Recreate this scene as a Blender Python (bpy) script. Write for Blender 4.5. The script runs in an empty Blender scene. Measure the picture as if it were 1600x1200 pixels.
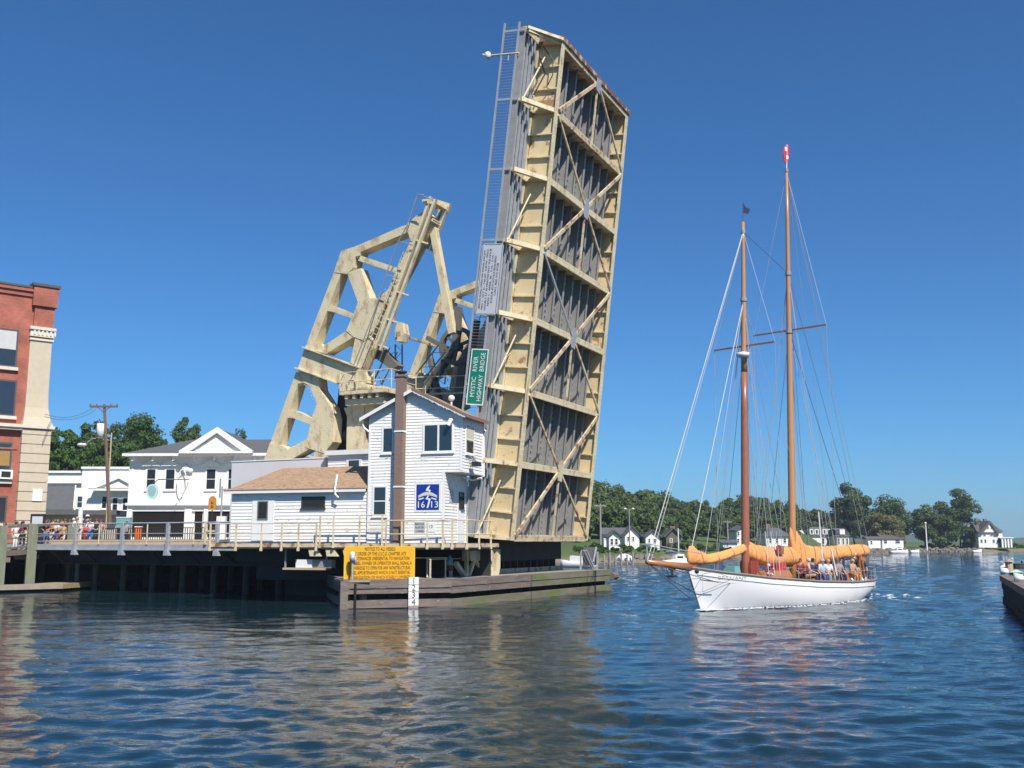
import bpy, bmesh, math, random
import numpy as np
from mathutils import Vector, Matrix, noise
R = math.radians
rng = random.Random(7)
scene = bpy.context.scene
col = scene.collection
# ---------------------------------------------------------------- camera, sky, sun
CAM_H, FPX, CX, CY, YH = 2.95, 1600.0, 800.0, 600.0, 846.0
PITCH = math.atan((YH - CY) / FPX)
cd = bpy.data.cameras.new('camera'); cam = bpy.data.objects.new('camera', cd); col.objects.link(cam)
cam.location = (0, 0, CAM_H); cam.rotation_euler = (R(90) + PITCH, 0, 0)
cd.sensor_width = 36; cd.lens = 36; cd.clip_start = .1; cd.clip_end = 9000
scene.camera = cam
SUN_AZ, SUN_EL = R(180 - 26), R(48.5)          # clockwise from +Y
w = bpy.data.worlds.new('World'); scene.world = w; w.use_nodes = True
nt = w.node_tree; bg = nt.nodes['Background']
sky = nt.nodes.new('ShaderNodeTexSky'); sky.sky_type = 'NISHITA'; sky.sun_disc = False
sky.sun_elevation = SUN_EL; sky.sun_rotation = SUN_AZ
sky.air_density = .9; sky.dust_density = 0.25; sky.ozone_density = 10.0; sky.altitude = 0
tint = nt.nodes.new('ShaderNodeMix'); tint.data_type = 'RGBA'; tint.blend_type = 'MULTIPLY'; tint.inputs[0].default_value = 1.0
tint.inputs[7].default_value = (.53, .92, 1.09, 1)
nt.links.new(sky.outputs[0], tint.inputs[6]); nt.links.new(tint.outputs[2], bg.inputs[0]); bg.inputs[1].default_value = 0.083
sd = bpy.data.lights.new('sun', 'SUN'); so = bpy.data.objects.new('sun', sd); col.objects.link(so)
sd.energy = 5.0; sd.angle = R(.53); sd.color = (1.0, .93, .83)
sdir = Vector((math.sin(SUN_AZ) * math.cos(SUN_EL), math.cos(SUN_AZ) * math.cos(SUN_EL), math.sin(SUN_EL)))
so.rotation_euler = sdir.to_track_quat('Z', 'Y').to_euler(); so.location = (20, -30, 60)
vs = scene.view_settings; vs.view_transform = 'Standard'; vs.look = 'None'; vs.gamma = 1; vs.exposure = 0.42

# ---------------------------------------------------------------- survey helpers
A3 = lambda *a: np.array(a, float)
_c, _s = math.cos(PITCH), math.sin(PITCH)
CRX, CUP, CFW, CPOS = A3(1, 0, 0), A3(0, -_s, _c), A3(0, _c, _s), A3(0, 0, CAM_H)
def ray(x, y): return CRX * (x - CX) / FPX + CUP * (CY - y) / FPX + CFW
def at(x, y, Y):
    d = ray(x, y); return CPOS + d * (Y / d[1])
def atz(x, y, z):
    d = ray(x, y); return CPOS + d * ((z - CAM_H) / d[2])
def onplane(x, y, P, n):
    d = ray(x, y); return CPOS + d * (((P - CPOS) @ n) / (d @ n))
ZV = A3(0, 0, 1)
def frame(O, a, b, c=ZV): return lambda x, y, z: O + a * x + b * y + c * z
W0 = lambda x, y, z: A3(x, y, z)

# ---------------------------------------------------------------- mesh collector
class MB:
    def __init__(s): s.v = []; s.f = []
    def add(s, vs_, fs_):
        o = len(s.v); s.v.extend([tuple(map(float, p)) for p in vs_]); s.f.extend([tuple(o + i for i in f) for f in fs_]); return s
    def box(s, F, a, b, c):
        p = [F(x, y, z) for z in c for y in b for x in a]
        return s.add(p, [(0, 2, 3, 1), (4, 5, 7, 6), (0, 1, 5, 4), (2, 6, 7, 3), (0, 4, 6, 2), (1, 3, 7, 5)])
    def beam(s, p, q, w_, h_, up=ZV, q2=None):
        p = A3(*p); q = A3(*q); t = q - p; t /= np.linalg.norm(t)
        sd_ = np.cross(t, up)
        if np.linalg.norm(sd_) < 1e-4: sd_ = np.cross(t, A3(1, 0, 0))
        sd_ /= np.linalg.norm(sd_); u_ = np.cross(sd_, t)
        F = lambda x, y, z: (p if x == 0 else q) + sd_ * y + u_ * z
        return s.box(F, (0, 1), (-w_ / 2, w_ / 2), (-h_ / 2, h_ / 2))
    def tube(s, pts, r, n=6, cap=True, r2=None):
        pts = [A3(*p) for p in pts]; m = len(pts)
        rr = r if isinstance(r, (list, tuple)) else [r + ((r2 if r2 is not None else r) - r) * i / (m - 1) for i in range(m)]
        rings = []; ref = None
        for i, p in enumerate(pts):
            t = pts[min(i + 1, m - 1)] - pts[max(i - 1, 0)]; t = t / (np.linalg.norm(t) + 1e-9)
            if ref is None: ref = ZV if abs(t[2]) < .9 else A3(1, 0, 0)
            x = np.cross(ref, t); x /= np.linalg.norm(x) + 1e-9; y = np.cross(t, x); ref = y
            rings.append([p + rr[i] * (x * math.cos(2 * math.pi * k / n) + y * math.sin(2 * math.pi * k / n)) for k in range(n)])
        return s.loft(rings, cap)
    def loft(s, rings, cap=True, closed=True):
        n = len(rings[0]); m = len(rings); vs_ = [p for r in rings for p in r]; fs_ = []
        for i in range(m - 1):
            for k in range(n if closed else n - 1):
                k2 = (k + 1) % n; fs_.append((i * n + k, i * n + k2, (i + 1) * n + k2, (i + 1) * n + k))
        if cap and closed: fs_.append(tuple(range(n))[::-1]); fs_.append(tuple((m - 1) * n + k for k in range(n)))
        return s.add(vs_, fs_)
    def prism(s, F, poly, b0, b1):
        n = len(poly)
        vs_ = [F(a, b0, c) for a, c in poly] + [F(a, b1, c) for a, c in poly]
        return s.add(vs_, [tuple(range(n)), tuple(range(n, 2 * n))[::-1]] + [(i, i + n, (i + 1) % n + n, (i + 1) % n) for i in range(n)])
    def sphere(s, c, r, n=10, m=6, sq=(1, 1, 1), z0=-1.0):
        rings = []
        for i in range(m + 1):
            th = math.asin(z0) + (math.pi / 2 - math.asin(z0)) * i / m
            q = max(math.cos(th), .02)
            rings.append([A3(*c) + A3(r * sq[0] * q * math.cos(2 * math.pi * k / n), r * sq[1] * q * math.sin(2 * math.pi * k / n), r * sq[2] * math.sin(th)) for k in range(n)])
        return s.loft(rings)
    def build(s, name, mat, parent=None, smooth=False, origin=None):
        me = bpy.data.meshes.new(name); V = np.array(s.v)
        if parent is not None:
            o0 = np.array(root_of(parent).location)
        else:
            o0 = A3(V[:, 0].mean(), V[:, 1].mean(), V[:, 2].min()) if origin is None else A3(*origin)
        me.from_pydata([tuple(p) for p in V - o0], [], s.f)
        bm = bmesh.new(); bm.from_mesh(me); bmesh.ops.recalc_face_normals(bm, faces=bm.faces); bm.to_mesh(me); bm.free()
        if smooth:
            me.polygons.foreach_set('use_smooth', [True] * len(me.polygons))
        me.materials.append(mat)
        o = bpy.data.objects.new(name, me); col.objects.link(o)
        if parent is not None: o.parent = parent
        else: o.location = o0
        return o
def root_of(o):
    while o.parent: o = o.parent
    return o
def tag(o, label=None, cat=None, group=None, kind=None):
    if label: o['label'] = label
    if cat: o['category'] = cat
    if group: o['group'] = group
    if kind: o['kind'] = kind
    return o
def thing(name, label, cat, loc=(0, 0, 0), group=None):
    o = bpy.data.objects.new(name, None); col.objects.link(o); o.location = tuple(map(float, loc)); o.empty_display_size = .3
    return tag(o, label, cat, group)
def copy_tree(o, parent=None):
    c = o.copy(); col.objects.link(c)
    if parent: c.parent = parent
    for ch in list(o.children): copy_tree(ch, c)
    return c
def struct(name, mb, mat, smooth=False): return tag(mb.build(name, mat, None, smooth, (0, 0, 0)), kind='structure')
def text_into(mb, txt, F, size, depth=.012, w=None, align='CENTER', b=0.0, space=1.0):
    """lettering as real geometry: F(a,b,c) with a to the right, c up, -b outwards"""
    cu = bpy.data.curves.new('t', 'FONT'); cu.body = txt; cu.size = size; cu.align_x = align; cu.align_y = 'CENTER'; cu.space_character = space
    cu.resolution_u = 2
    ob = bpy.data.objects.new('t', cu); col.objects.link(ob)
    me = bpy.data.meshes.new_from_object(ob)
    V = np.array([v.co[:] for v in me.vertices]) if len(me.vertices) else np.zeros((0, 3))
    Fs = [tuple(p.vertices) for p in me.polygons]
    bpy.data.objects.remove(ob); bpy.data.curves.remove(cu)
    if len(V):
        sx = 1.0
        if w: sx = w / max(1e-6, V[:, 0].max() - V[:, 0].min())
        mb.add([F(x * sx, b - depth, y) for x, y, z in V], Fs)
    bpy.data.meshes.remove(me)

# ---------------------------------------------------------------- materials
def M(name, c, rough=.6, c2=None, scale=2.0, amt=.6, spot=None, sscale=5.0, thr=.6, soft=.05, bump=0.0, bscale=25.0, metal=0.0, stretch=(1, 1, 1), spec=.5, samt=1.0):
    m = bpy.data.materials.new(name); m.use_nodes = True; t = m.node_tree; N = t.nodes; L = t.links
    p = N['Principled BSDF']; p.inputs['Roughness'].default_value = rough; p.inputs['Metallic'].default_value = metal
    p.inputs['Specular IOR Level'].default_value = spec
    tc = N.new('ShaderNodeTexCoord'); mp = N.new('ShaderNodeMapping'); mp.inputs['Scale'].default_value = stretch
    L.new(tc.outputs['Object'], mp.inputs[0]); vec = mp.outputs[0]
    def nz(sc, det=6, ro=.6):
        n = N.new('ShaderNodeTexNoise'); n.inputs['Scale'].default_value = sc; n.inputs['Detail'].default_value = det; n.inputs['Roughness'].default_value = ro
        L.new(vec, n.inputs['Vector']); return n.outputs['Fac']
    def ramp(src, a, b):
        r = N.new('ShaderNodeMapRange'); r.inputs[1].default_value = a; r.inputs[2].default_value = b; r.clamp = True
        L.new(src, r.inputs[0]); return r.outputs[0]
    def mix(f, a, b, k=1.0):
        x = N.new('ShaderNodeMix'); x.data_type = 'RGBA'
        if k != 1.0:
            mm = N.new('ShaderNodeMath'); mm.operation = 'MULTIPLY'; mm.inputs[1].default_value = k; L.new(f, mm.inputs[0]); f = mm.outputs[0]
        L.new(f, x.inputs[0])
        for s_, q in ((x.inputs[6], a), (x.inputs[7], b)):
            if isinstance(q, tuple): s_.default_value = (*q, 1)
            else: L.new(q, s_)
        return x.outputs[2]
    c0 = tuple(c)
    if c2 is None: c2 = tuple(v * .78 for v in c0)
    out = mix(ramp(nz(scale), .3, .7), c0, tuple(c2), amt)
    if spot is not None:
        out = mix(ramp(nz(sscale, 8, .65), thr, thr + soft), out, tuple(spot), samt)
    L.new(out, p.inputs['Base Color'])
    if bump:
        b = N.new('ShaderNodeBump'); b.inputs['Strength'].default_value = bump; b.inputs['Distance'].default_value = .03
        L.new(nz(bscale, 4), b.inputs['Height']); L.new(b.outputs[0], p.inputs['Normal'])
    m['o'] = 1
    return m
CREAM = M('cream_paint', (.70, .61, .40), .65, (.57, .48, .30), 1.3, .8, (.33, .21, .11), 1.3, .535, .13, 1.0, 12, stretch=(1.6, 1.6, .8), samt=.75)
CREAMW = M('cream_web_paint', (.70, .58, .36), .6, (.58, .45, .25), 1.2, .85, (.27, .13, .05), 1.5, .575, .06, .35, 20, samt=.85)
RUSTY = M('rusted_cream_paint', (.64, .56, .40), .75, (.42, .28, .14), 1.2, .8, (.22, .11, .06), 2.4, .53, .08, .5, 22)
RUSTRED = M('rusted_red_steel', (.25, .10, .06), .8, (.13, .055, .035), 3, .8, (.50, .40, .26), 2.2, .52, .05, .5)
GALV = M('galvanised_steel', (.42, .44, .47), .5, (.30, .32, .35), 3, .8, (.22, .21, .2), 7, .66, .04, .2, 40, .25)
STEELG = M('grey_painted_steel', (.29, .29, .285), .6, (.20, .20, .20), 2, .7, (.12, .10, .08), 5, .66, .05, .2)
DECKST = M('dark_deck_steel', (.045, .045, .05), .8, (.03, .03, .032), 2, .7)
SHADEST = M('painted_shade_steel', (.16, .15, .12), .75, (.10, .095, .08), 1.5, .8)  # cream machinery darkened: the leaf's shadow is put into the base colour
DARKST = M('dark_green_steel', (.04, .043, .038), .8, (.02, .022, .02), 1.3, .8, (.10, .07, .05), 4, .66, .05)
BLACKT = M('shade_black_timber', (.009, .008, .0075), .9, (.006, .0055, .005), 2, .7)  # timber taken down to near black, deep shade put into the colour
WHITE = M('white_clapboard_paint', (.82, .80, .77), .6, (.70, .69, .67), 1.5, .45, (.30, .27, .24), 3.0, .70, .02, .15, 30, stretch=(1, 1, 2.2))
WHITEP = M('peeling_white_paint', (.82, .80, .77), .65, (.72, .69, .65), 1.5, .6, (.22, .19, .17), 3.0, .625, .03, .2, 30, stretch=(1, 1, 2.6), samt=.75)
TRIM = M('white_trim_paint', (.80, .79, .77), .5, (.72, .71, .69), 3, .5)
STUCCO = M('pale_stucco', (.66, .63, .63), .8, (.58, .55, .55), .8, .6)
SHING = M('tan_asphalt_shingle', (.40, .27, .17), .9, (.24, .15, .09), 5, .9, (.17, .11, .07), 7, .56, .06, .6, 18, stretch=(.5, 1, 3))
SHINGB = M('brown_roof_edge', (.26, .15, .10), .9, (.19, .11, .08), 6, .7)
GREYROOF = M('grey_slate_roof', (.105, .11, .115), .85, (.075, .08, .085), 2.5, .8, (.15, .15, .15), 9, .62, .05, .4, 12)
CHIMB = M('brown_chimney_brick', (.25, .165, .125), .85, (.17, .115, .095), 6, .8, (.30, .22, .17), 14, .62, .03, .5, 25, stretch=(1, 1, 4))
GLASS = M('window_glass', (.02, .028, .04), .04, (.03, .04, .055), 2, .5, spec=.9)
GLASSD = M('dark_shop_glass', (.022, .020, .019), .05, (.02, .018, .016), 1, .5, spec=.4)
BLIND = M('white_window_blind', (.55, .55, .54), .6)
BROWNP = M('orange_blind', (.35, .20, .06), .7)
BRICKL = M('buff_brick', (.56, .48, .36), .8, (.47, .40, .29), 3, .6, bump=.3, bscale=20)
STONE = M('pale_stone_trim', (.66, .60, .50), .7, (.55, .50, .41), 3, .6)
ROOFCAP = M('dark_coping', (.09, .085, .08), .8)
WOODW = M('weathered_timber', (.215, .175, .15), .85, (.10, .08, .07), 3, .9, (.40, .36, .32), 6, .63, .04, .6, 14, stretch=(.35, .35, 2.2))
WOODM = M('mossy_timber', (.20, .175, .13), .9, (.11, .095, .075), 1.6, .8, (.115, .155, .04), .8, .46, .16, .6, 14, stretch=(.35, .35, 2.2))
WOODG = M('grey_dock_timber', (.32, .28, .23), .85, (.22, .19, .16), 3, .8, (.45, .42, .36), 5, .64, .04, .4, 14)
PILE = M('green_grey_pile', (.20, .22, .15), .85, (.13, .14, .10), 2, .8, (.30, .28, .22), 5, .62, .05, .4, 14, stretch=(2, 2, .4))
DECKW = M('boardwalk_planks', (.24, .19, .15), .85, (.16, .12, .10), 4, .8)
GREENS = M('green_sign_sheet', (.005, .20, .13), .35, (.004, .17, .11), 2, .5)
SIGNW = M('white_sign_sheet', (.78, .79, .78), .4, (.7, .7, .7), 3, .3)
SIGNG = M('grey_sign_sheet', (.52, .53, .56), .45, (.47, .48, .51), 2, .5)
SIGNY = M('yellow_sign_sheet', (.70, .36, .004), .45, (.62, .31, .004), 2, .5)
SIGNB = M('blue_sign_sheet', (.006, .035, .30), .4, (.005, .03, .25), 3, .5)
INK = M('black_lettering', (.03, .03, .03), .6)
INKB = M('brown_lettering', (.10, .04, .003), .6)
HULLW = M('white_hull_paint', (.80, .79, .79), .32, (.76, .75, .75), 1, .4)
BOOT = M('red_boot_top', (.30, .04, .03), .5)
VARN = M('varnished_wood', (.42, .17, .055), .3, (.34, .13, .04), 5, .7, stretch=(6, 6, .5))
VARNT = M('pale_varnished_spar', (.48, .235, .105), .32, (.40, .19, .08), 5, .7, stretch=(6, 6, .5))
VARNR = M('dark_varnished_spar', (.36, .135, .08), .32, (.22, .07, .04), 5, .7, stretch=(6, 6, .5))
TEAK = M('teak_deck', (.36, .24, .14), .6, (.28, .18, .10), 6, .7)
CANVAS = M('orange_sail_cover', (.72, .32, .105), .85, (.60, .26, .085), 1.5, .6, bump=.5, bscale=6)
def cloth_creases(m):
    t = m.node_tree; N = t.nodes; L = t.links; p = N['Principled BSDF']; tc = N.new('ShaderNodeTexCoord')
    prev = p.inputs['Normal'].links[0].from_socket
    for dirn, sc, st in (((.7, .7, .9), 1.5, .4), ((.6, .7, -1.3), 2.6, .28)):
        dp = N.new('ShaderNodeVectorMath'); dp.operation = 'DOT_PRODUCT'; dp.inputs[1].default_value = dirn; L.new(tc.outputs['Object'], dp.inputs[0])
        n = N.new('ShaderNodeTexNoise'); n.inputs['Scale'].default_value = .8; n.inputs['Detail'].default_value = 3; L.new(tc.outputs['Object'], n.inputs['Vector'])
        a = N.new('ShaderNodeMath'); a.operation = 'MULTIPLY_ADD'; a.inputs[1].default_value = 1.6; L.new(n.outputs['Fac'], a.inputs[0]); L.new(dp.outputs['Value'], a.inputs[2])
        n1 = N.new('ShaderNodeTexNoise'); n1.noise_dimensions = '1D'; n1.inputs['Scale'].default_value = sc; n1.inputs['Detail'].default_value = 4; L.new(a.outputs[0], n1.inputs['W'])
        b = N.new('ShaderNodeBump'); b.inputs['Strength'].default_value = st; b.inputs['Distance'].default_value = .13; L.new(n1.outputs['Fac'], b.inputs['Height']); L.new(prev, b.inputs['Normal']); prev = b.outputs[0]
    L.new(prev, p.inputs['Normal'])
cloth_creases(CANVAS)
MAROON = M('maroon_canvas', (.28, .045, .03), .7, (.20, .03, .025), 2, .6)
ROPE = M('wire_rope', (.36, .36, .38), .5)
ROPED = M('dark_wire', (.10, .10, .11), .5)
ROPEW = M('white_rope', (.55, .55, .56), .6)
REDF = M('red_flag_cloth', (.65, .02, .05), .7)
BLUEF = M('navy_flag_cloth', (.02, .035, .09), .7)
CONC = M('concrete', (.36, .34, .31), .85, (.28, .26, .24), 1.5, .7, bump=.3)
TANC = M('tan_concrete', (.50, .38, .24), .85, (.42, .32, .2), 2, .6)
TEAL = M('teal_paint', (.16, .36, .36), .5, (.13, .3, .3), 2, .5)
ORANGE = M('orange_painted_wood', (.50, .19, .02), .6, (.42, .15, .015), 3, .5)
RED = M('red_cloth', (.50, .03, .04), .7)
LAMPW = M('white_lamp_glass', (.75, .76, .76), .25)
BLACK = M('black_paint', (.02, .02, .021), .5)
CREOS = M('utility_pole_wood', (.17, .12, .085), .9, (.11, .08, .06), 4, .8, stretch=(5, 5, .5))
GREYP = M('grey_pole_wood', (.30, .28, .26), .9, (.22, .2, .19), 4, .8, stretch=(5, 5, .5))
# brick with courses
def brick_mat(name, c1, c2, mortar, ax):
    m = bpy.data.materials.new(name); m.use_nodes = True; t = m.node_tree; N = t.nodes; L = t.links; p = N['Principled BSDF']
    p.inputs['Roughness'].default_value = .85
    tc = N.new('ShaderNodeTexCoord'); dp = N.new('ShaderNodeVectorMath'); dp.operation = 'DOT_PRODUCT'; dp.inputs[1].default_value = (ax[0], ax[1], 0)
    L.new(tc.outputs['Object'], dp.inputs[0]); sx = N.new('ShaderNodeSeparateXYZ'); L.new(tc.outputs['Object'], sx.inputs[0])
    cb = N.new('ShaderNodeCombineXYZ'); L.new(dp.outputs['Value'], cb.inputs[0]); L.new(sx.outputs[2], cb.inputs[1])
    b = N.new('ShaderNodeTexBrick'); b.inputs['Scale'].default_value = 1; b.inputs['Brick Width'].default_value = .22; b.inputs['Row Height'].default_value = .075
    b.inputs['Mortar Size'].default_value = .006; b.inputs['Color1'].default_value = (*c1, 1); b.inputs['Color2'].default_value = (*c2, 1); b.inputs['Mortar'].default_value = (*mortar, 1)
    L.new(cb.outputs[0], b.inputs['Vector'])
    n = N.new('ShaderNodeTexNoise'); n.inputs['Scale'].default_value = .9; n.inputs['Detail'].default_value = 6; L.new(tc.outputs['Object'], n.inputs['Vector'])
    mr = N.new('ShaderNodeMapRange'); mr.inputs[1].default_value = .35; mr.inputs[2].default_value = .7; mr.inputs[3].default_value = 1.15; mr.inputs[4].default_value = .72; L.new(n.outputs['Fac'], mr.inputs[0])
    x = N.new('ShaderNodeVectorMath'); x.operation = 'SCALE'; L.new(b.outputs['Color'], x.inputs[0]); L.new(mr.outputs[0], x.inputs['Scale'])
    n2 = N.new('ShaderNodeTexNoise'); n2.inputs['Scale'].default_value = 2.2; n2.inputs['Detail'].default_value = 8; n2.inputs['Roughness'].default_value = .7; L.new(tc.outputs['Object'], n2.inputs['Vector'])
    m2 = N.new('ShaderNodeMapRange'); m2.inputs[1].default_value = .69; m2.inputs[2].default_value = .75; L.new(n2.outputs['Fac'], m2.inputs[0])
    mx = N.new('ShaderNodeMix'); mx.data_type = 'RGBA'; L.new(m2.outputs[0], mx.inputs[0]); L.new(x.outputs[0], mx.inputs[6]); mx.inputs[7].default_value = (.50, .32, .27, 1)
    L.new(mx.outputs[2], p.inputs['Base Color'])
    bp = N.new('ShaderNodeBump'); bp.inputs['Strength'].default_value = .3; bp.inputs['Distance'].default_value = .01; L.new(b.outputs['Fac'], bp.inputs['Height']); bp.invert = True
    L.new(bp.outputs[0], p.inputs['Normal']); return m
BRICKR = brick_mat('red_brick', (.42, .115, .072), (.32, .085, .058), (.34, .18, .13), (.77, .64))
def leaf_mat(name, c, c2):
    m = bpy.data.materials.new(name); m.use_nodes = True; t = m.node_tree; N = t.nodes; L = t.links; p = N['Principled BSDF']
    p.inputs['Roughness'].default_value = .6; p.inputs['Specular IOR Level'].default_value = .25
    g = N.new('ShaderNodeNewGeometry'); tc = N.new('ShaderNodeTexCoord'); n = N.new('ShaderNodeTexNoise'); n.inputs['Scale'].default_value = .45; n.inputs['Detail'].default_value = 3
    L.new(tc.outputs['Object'], n.inputs['Vector'])
    ad = N.new('ShaderNodeMath'); ad.operation = 'MULTIPLY_ADD'; ad.inputs[1].default_value = .55; L.new(g.outputs['Random Per Island'], ad.inputs[0])
    mr = N.new('ShaderNodeMapRange'); mr.inputs[1].default_value = .3; mr.inputs[2].default_value = .7; mr.inputs[4].default_value = .6; L.new(n.outputs['Fac'], mr.inputs[0])
    L.new(mr.outputs[0], ad.inputs[2])
    x = N.new('ShaderNodeMix'); x.data_type = 'RGBA'; x.inputs[6].default_value = (*c, 1); x.inputs[7].default_value = (*c2, 1); L.new(ad.outputs[0], x.inputs[0])
    L.new(x.outputs[2], p.inputs['Base Color'])
    tr = N.new('ShaderNodeBsdfTranslucent'); L.new(x.outputs[2], tr.inputs[0]); ms = N.new('ShaderNodeMixShader'); ms.inputs[0].default_value = .25
    L.new(p.outputs[0], ms.inputs[1]); L.new(tr.outputs[0], ms.inputs[2]); L.new(ms.outputs[0], N['Material Output'].inputs[0]); return m
LEAF1 = leaf_mat('mid_green_leaves', (.035, .075, .018), (.075, .13, .03))
LEAF2 = leaf_mat('dark_green_leaves', (.046, .084, .026), (.105, .15, .048))
LEAF3 = leaf_mat('olive_leaves', (.11, .115, .035), (.17, .165, .06))
LEAF4 = leaf_mat('bright_hedge_leaves', (.045, .10, .015), (.09, .16, .03))
BARK = M('tree_bark', (.10, .08, .06), .9)
# ================================================================ SETTING: water, land, hills
def smooth(x): x = np.clip(x, 0, 1); return x * x * (3 - 2 * x)
def build_water():
    nr, na = 620, 900
    r = np.concatenate([np.linspace(1.5, 8, 14)[:-1], 8 * (700 / 8) ** (np.arange(nr) / (nr - 1)), [1000, 1500, 2500, 4500, 8000]])
    an = np.radians(np.linspace(-62, 62, na))
    RR, AN = np.meshgrid(r, an, indexing='ij'); X = RR * np.sin(AN); Y = RR * np.cos(AN)
    cell = np.maximum(np.gradient(r)[:, None] + 0 * AN, RR * (an[1] - an[0]))
    g = np.random.default_rng(5); H = np.zeros_like(X)
    for i in range(90):
        lam = .22 * (5 / .22) ** (g.random() ** 1.2); ang = np.radians(78) + g.normal(0, .7)
        k = 2 * np.pi / lam; amp = .0056 * lam ** .5 * (.6 + .8 * g.random()) * (1 if lam < 4 else .6)
        fade = np.clip(lam / (cell * 3) - .6, 0, 1)
        ph = k * (X * np.cos(ang) + Y * np.sin(ang)) + g.random() * 6.28
        q = np.sin(ph + .35 * np.sin(X * .8 + i) + .35 * np.sin(Y * .7 - i)); H += amp * fade * (q + .22 * np.cos(2 * ph))
    for i in range(46):
        lam = .34 * (1.25 / .34) ** g.random(); ang = np.radians(80) + g.normal(0, .5); k = 2 * np.pi / lam; amp = .0034 * lam * (.6 + .8 * g.random()); fade = np.clip(lam / (cell * 2.6) - .5, 0, 1)
        ph = k * (X * np.cos(ang) + Y * np.sin(ang)) + g.random() * 6.28; q = np.sin(ph + .5 * np.sin(X * 1.3 + i) + .5 * np.sin(Y * 1.1 - i)); H += amp * fade * (q + .3 * np.cos(2 * ph))
    # gusts: patches of calmer and rougher water
    patch = .75 + .3 * np.sin(X * .11 + Y * .05 + 1) * np.sin(Y * .09 - X * .03) 
    lee = .58 + .40 * smooth((X + 3 + .12 * Y - 8) / 14)          # sheltered water by the bridge is calmer
    H *= lee * patch * np.clip(1.15 - RR / 700, 0, 1)
    # bow and stern wave of the schooner
    n, m = X.shape
    V = np.stack([X, Y, H], -1).reshape(-1, 3)
    idx = np.arange(n * m).reshape(n, m)
    Fq = np.stack([idx[:-1, :-1], idx[:-1, 1:], idx[1:, 1:], idx[1:, :-1]], -1).reshape(-1, 4)
    me = bpy.data.meshes.new('water'); me.vertices.add(len(V)); me.vertices.foreach_set('co', V.ravel().astype(np.float32))
    me.loops.add(Fq.size); me.loops.foreach_set('vertex_index', Fq.ravel()[::1].astype(np.int32))
    me.polygons.add(len(Fq)); me.polygons.foreach_set('loop_start', np.arange(0, Fq.size, 4, dtype=np.int32)); me.polygons.foreach_set('loop_total', np.full(len(Fq), 4, np.int32))
    me.polygons.foreach_set('use_smooth', np.ones(len(Fq), bool)); me.update(); me.flip_normals(); me.validate()
    o = bpy.data.objects.new('water', me); col.objects.link(o); tag(o, kind='structure')
    mt = bpy.data.materials.new('river_water'); mt.use_nodes = True; t = mt.node_tree; N = t.nodes; L = t.links; p = N['Principled BSDF']
    p.inputs['Base Color'].default_value = (.008, .026, .036, 1); p.inputs['Roughness'].default_value = .02; p.inputs['IOR'].default_value = 1.33
    tc = N.new('ShaderNodeTexCoord'); mp = N.new('ShaderNodeMapping'); mp.inputs['Scale'].default_value = (.55, 1.0, 1); L.new(tc.outputs['Object'], mp.inputs[0])
    sx = N.new('ShaderNodeSeparateXYZ'); L.new(tc.outputs['Object'], sx.inputs[0]); ma = N.new('ShaderNodeMath'); ma.operation = 'MULTIPLY_ADD'; ma.inputs[1].default_value = .12; L.new(sx.outputs[1], ma.inputs[0]); L.new(sx.outputs[0], ma.inputs[2])
    lee = N.new('ShaderNodeMapRange'); lee.inputs[1].default_value = 5; lee.inputs[2].default_value = 19; lee.inputs[3].default_value = .34; lee.inputs[4].default_value = 1.0; lee.interpolation_type = 'SMOOTHSTEP'; L.new(ma.outputs[0], lee.inputs[0])
    prev = None
    for sc, st, di in ((1.6, .75, .07), (4.5, .8, .04), (13.0, .6, .016)):
        nn = N.new('ShaderNodeTexNoise'); nn.inputs['Scale'].default_value = sc; nn.inputs['Detail'].default_value = 3; nn.inputs['Roughness'].default_value = .55; nn.inputs['Distortion'].default_value = .6
        L.new(mp.outputs[0], nn.inputs['Vector']); b = N.new('ShaderNodeBump'); mm = N.new('ShaderNodeMath'); mm.operation = 'MULTIPLY'; mm.inputs[1].default_value = st; L.new(lee.outputs[0], mm.inputs[0]); L.new(mm.outputs[0], b.inputs['Strength']); b.inputs['Distance'].default_value = di
        L.new(nn.outputs['Fac'], b.inputs['Height'])
        if prev: L.new(prev.outputs[0], b.inputs['Normal'])
        prev = b
    L.new(prev.outputs[0], p.inputs['Normal']); me.materials.append(mt)
build_water()

SH_PX = [-900, -300, 0, 200, 380, 420, 560, 700, 800, 900, 1010, 1030, 1130, 1240, 1290, 1400, 1590, 1800, 2400]
SH_Y = [60, 66, 72, 76, 78, 90, 112, 130, 138, 139, 141, 172, 182, 192, 262, 282, 296, 300, 300]
HL_PX = [-900, 0, 250, 500, 900, 1240, 1300, 1420, 1600, 2400]
HL_H = [1.5, 1.5, 1.5, 2, 5, 5, 2.0, 1.6, 1.3, 1.3]
BK_H = [2.7, 2.7, 2.7, 2.7, 1.2, 1.0, .9, .9, .9, .9]
def pxof(X, Y): return CX + FPX * X / np.maximum(Y * 1.0, 1e-3) / 1.0
def land_z(X, Y):
    px = CX + FPX * X * math.cos(PITCH) / Y if np.isscalar(X) else CX + FPX * X * math.cos(PITCH) / np.maximum(Y, 1)
    s0 = np.interp(px, SH_PX, SH_Y); dd = Y - s0
    bank = np.interp(px, HL_PX, BK_H); hh = np.interp(px, HL_PX, HL_H)
    steep = np.interp(px, [380, 900], [1.0, 9.0])
    z = -1.2 + (bank + 1.2) * smooth(dd / steep + .3) + (hh) * smooth((dd - 14) / 90.)
    return z
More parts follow.
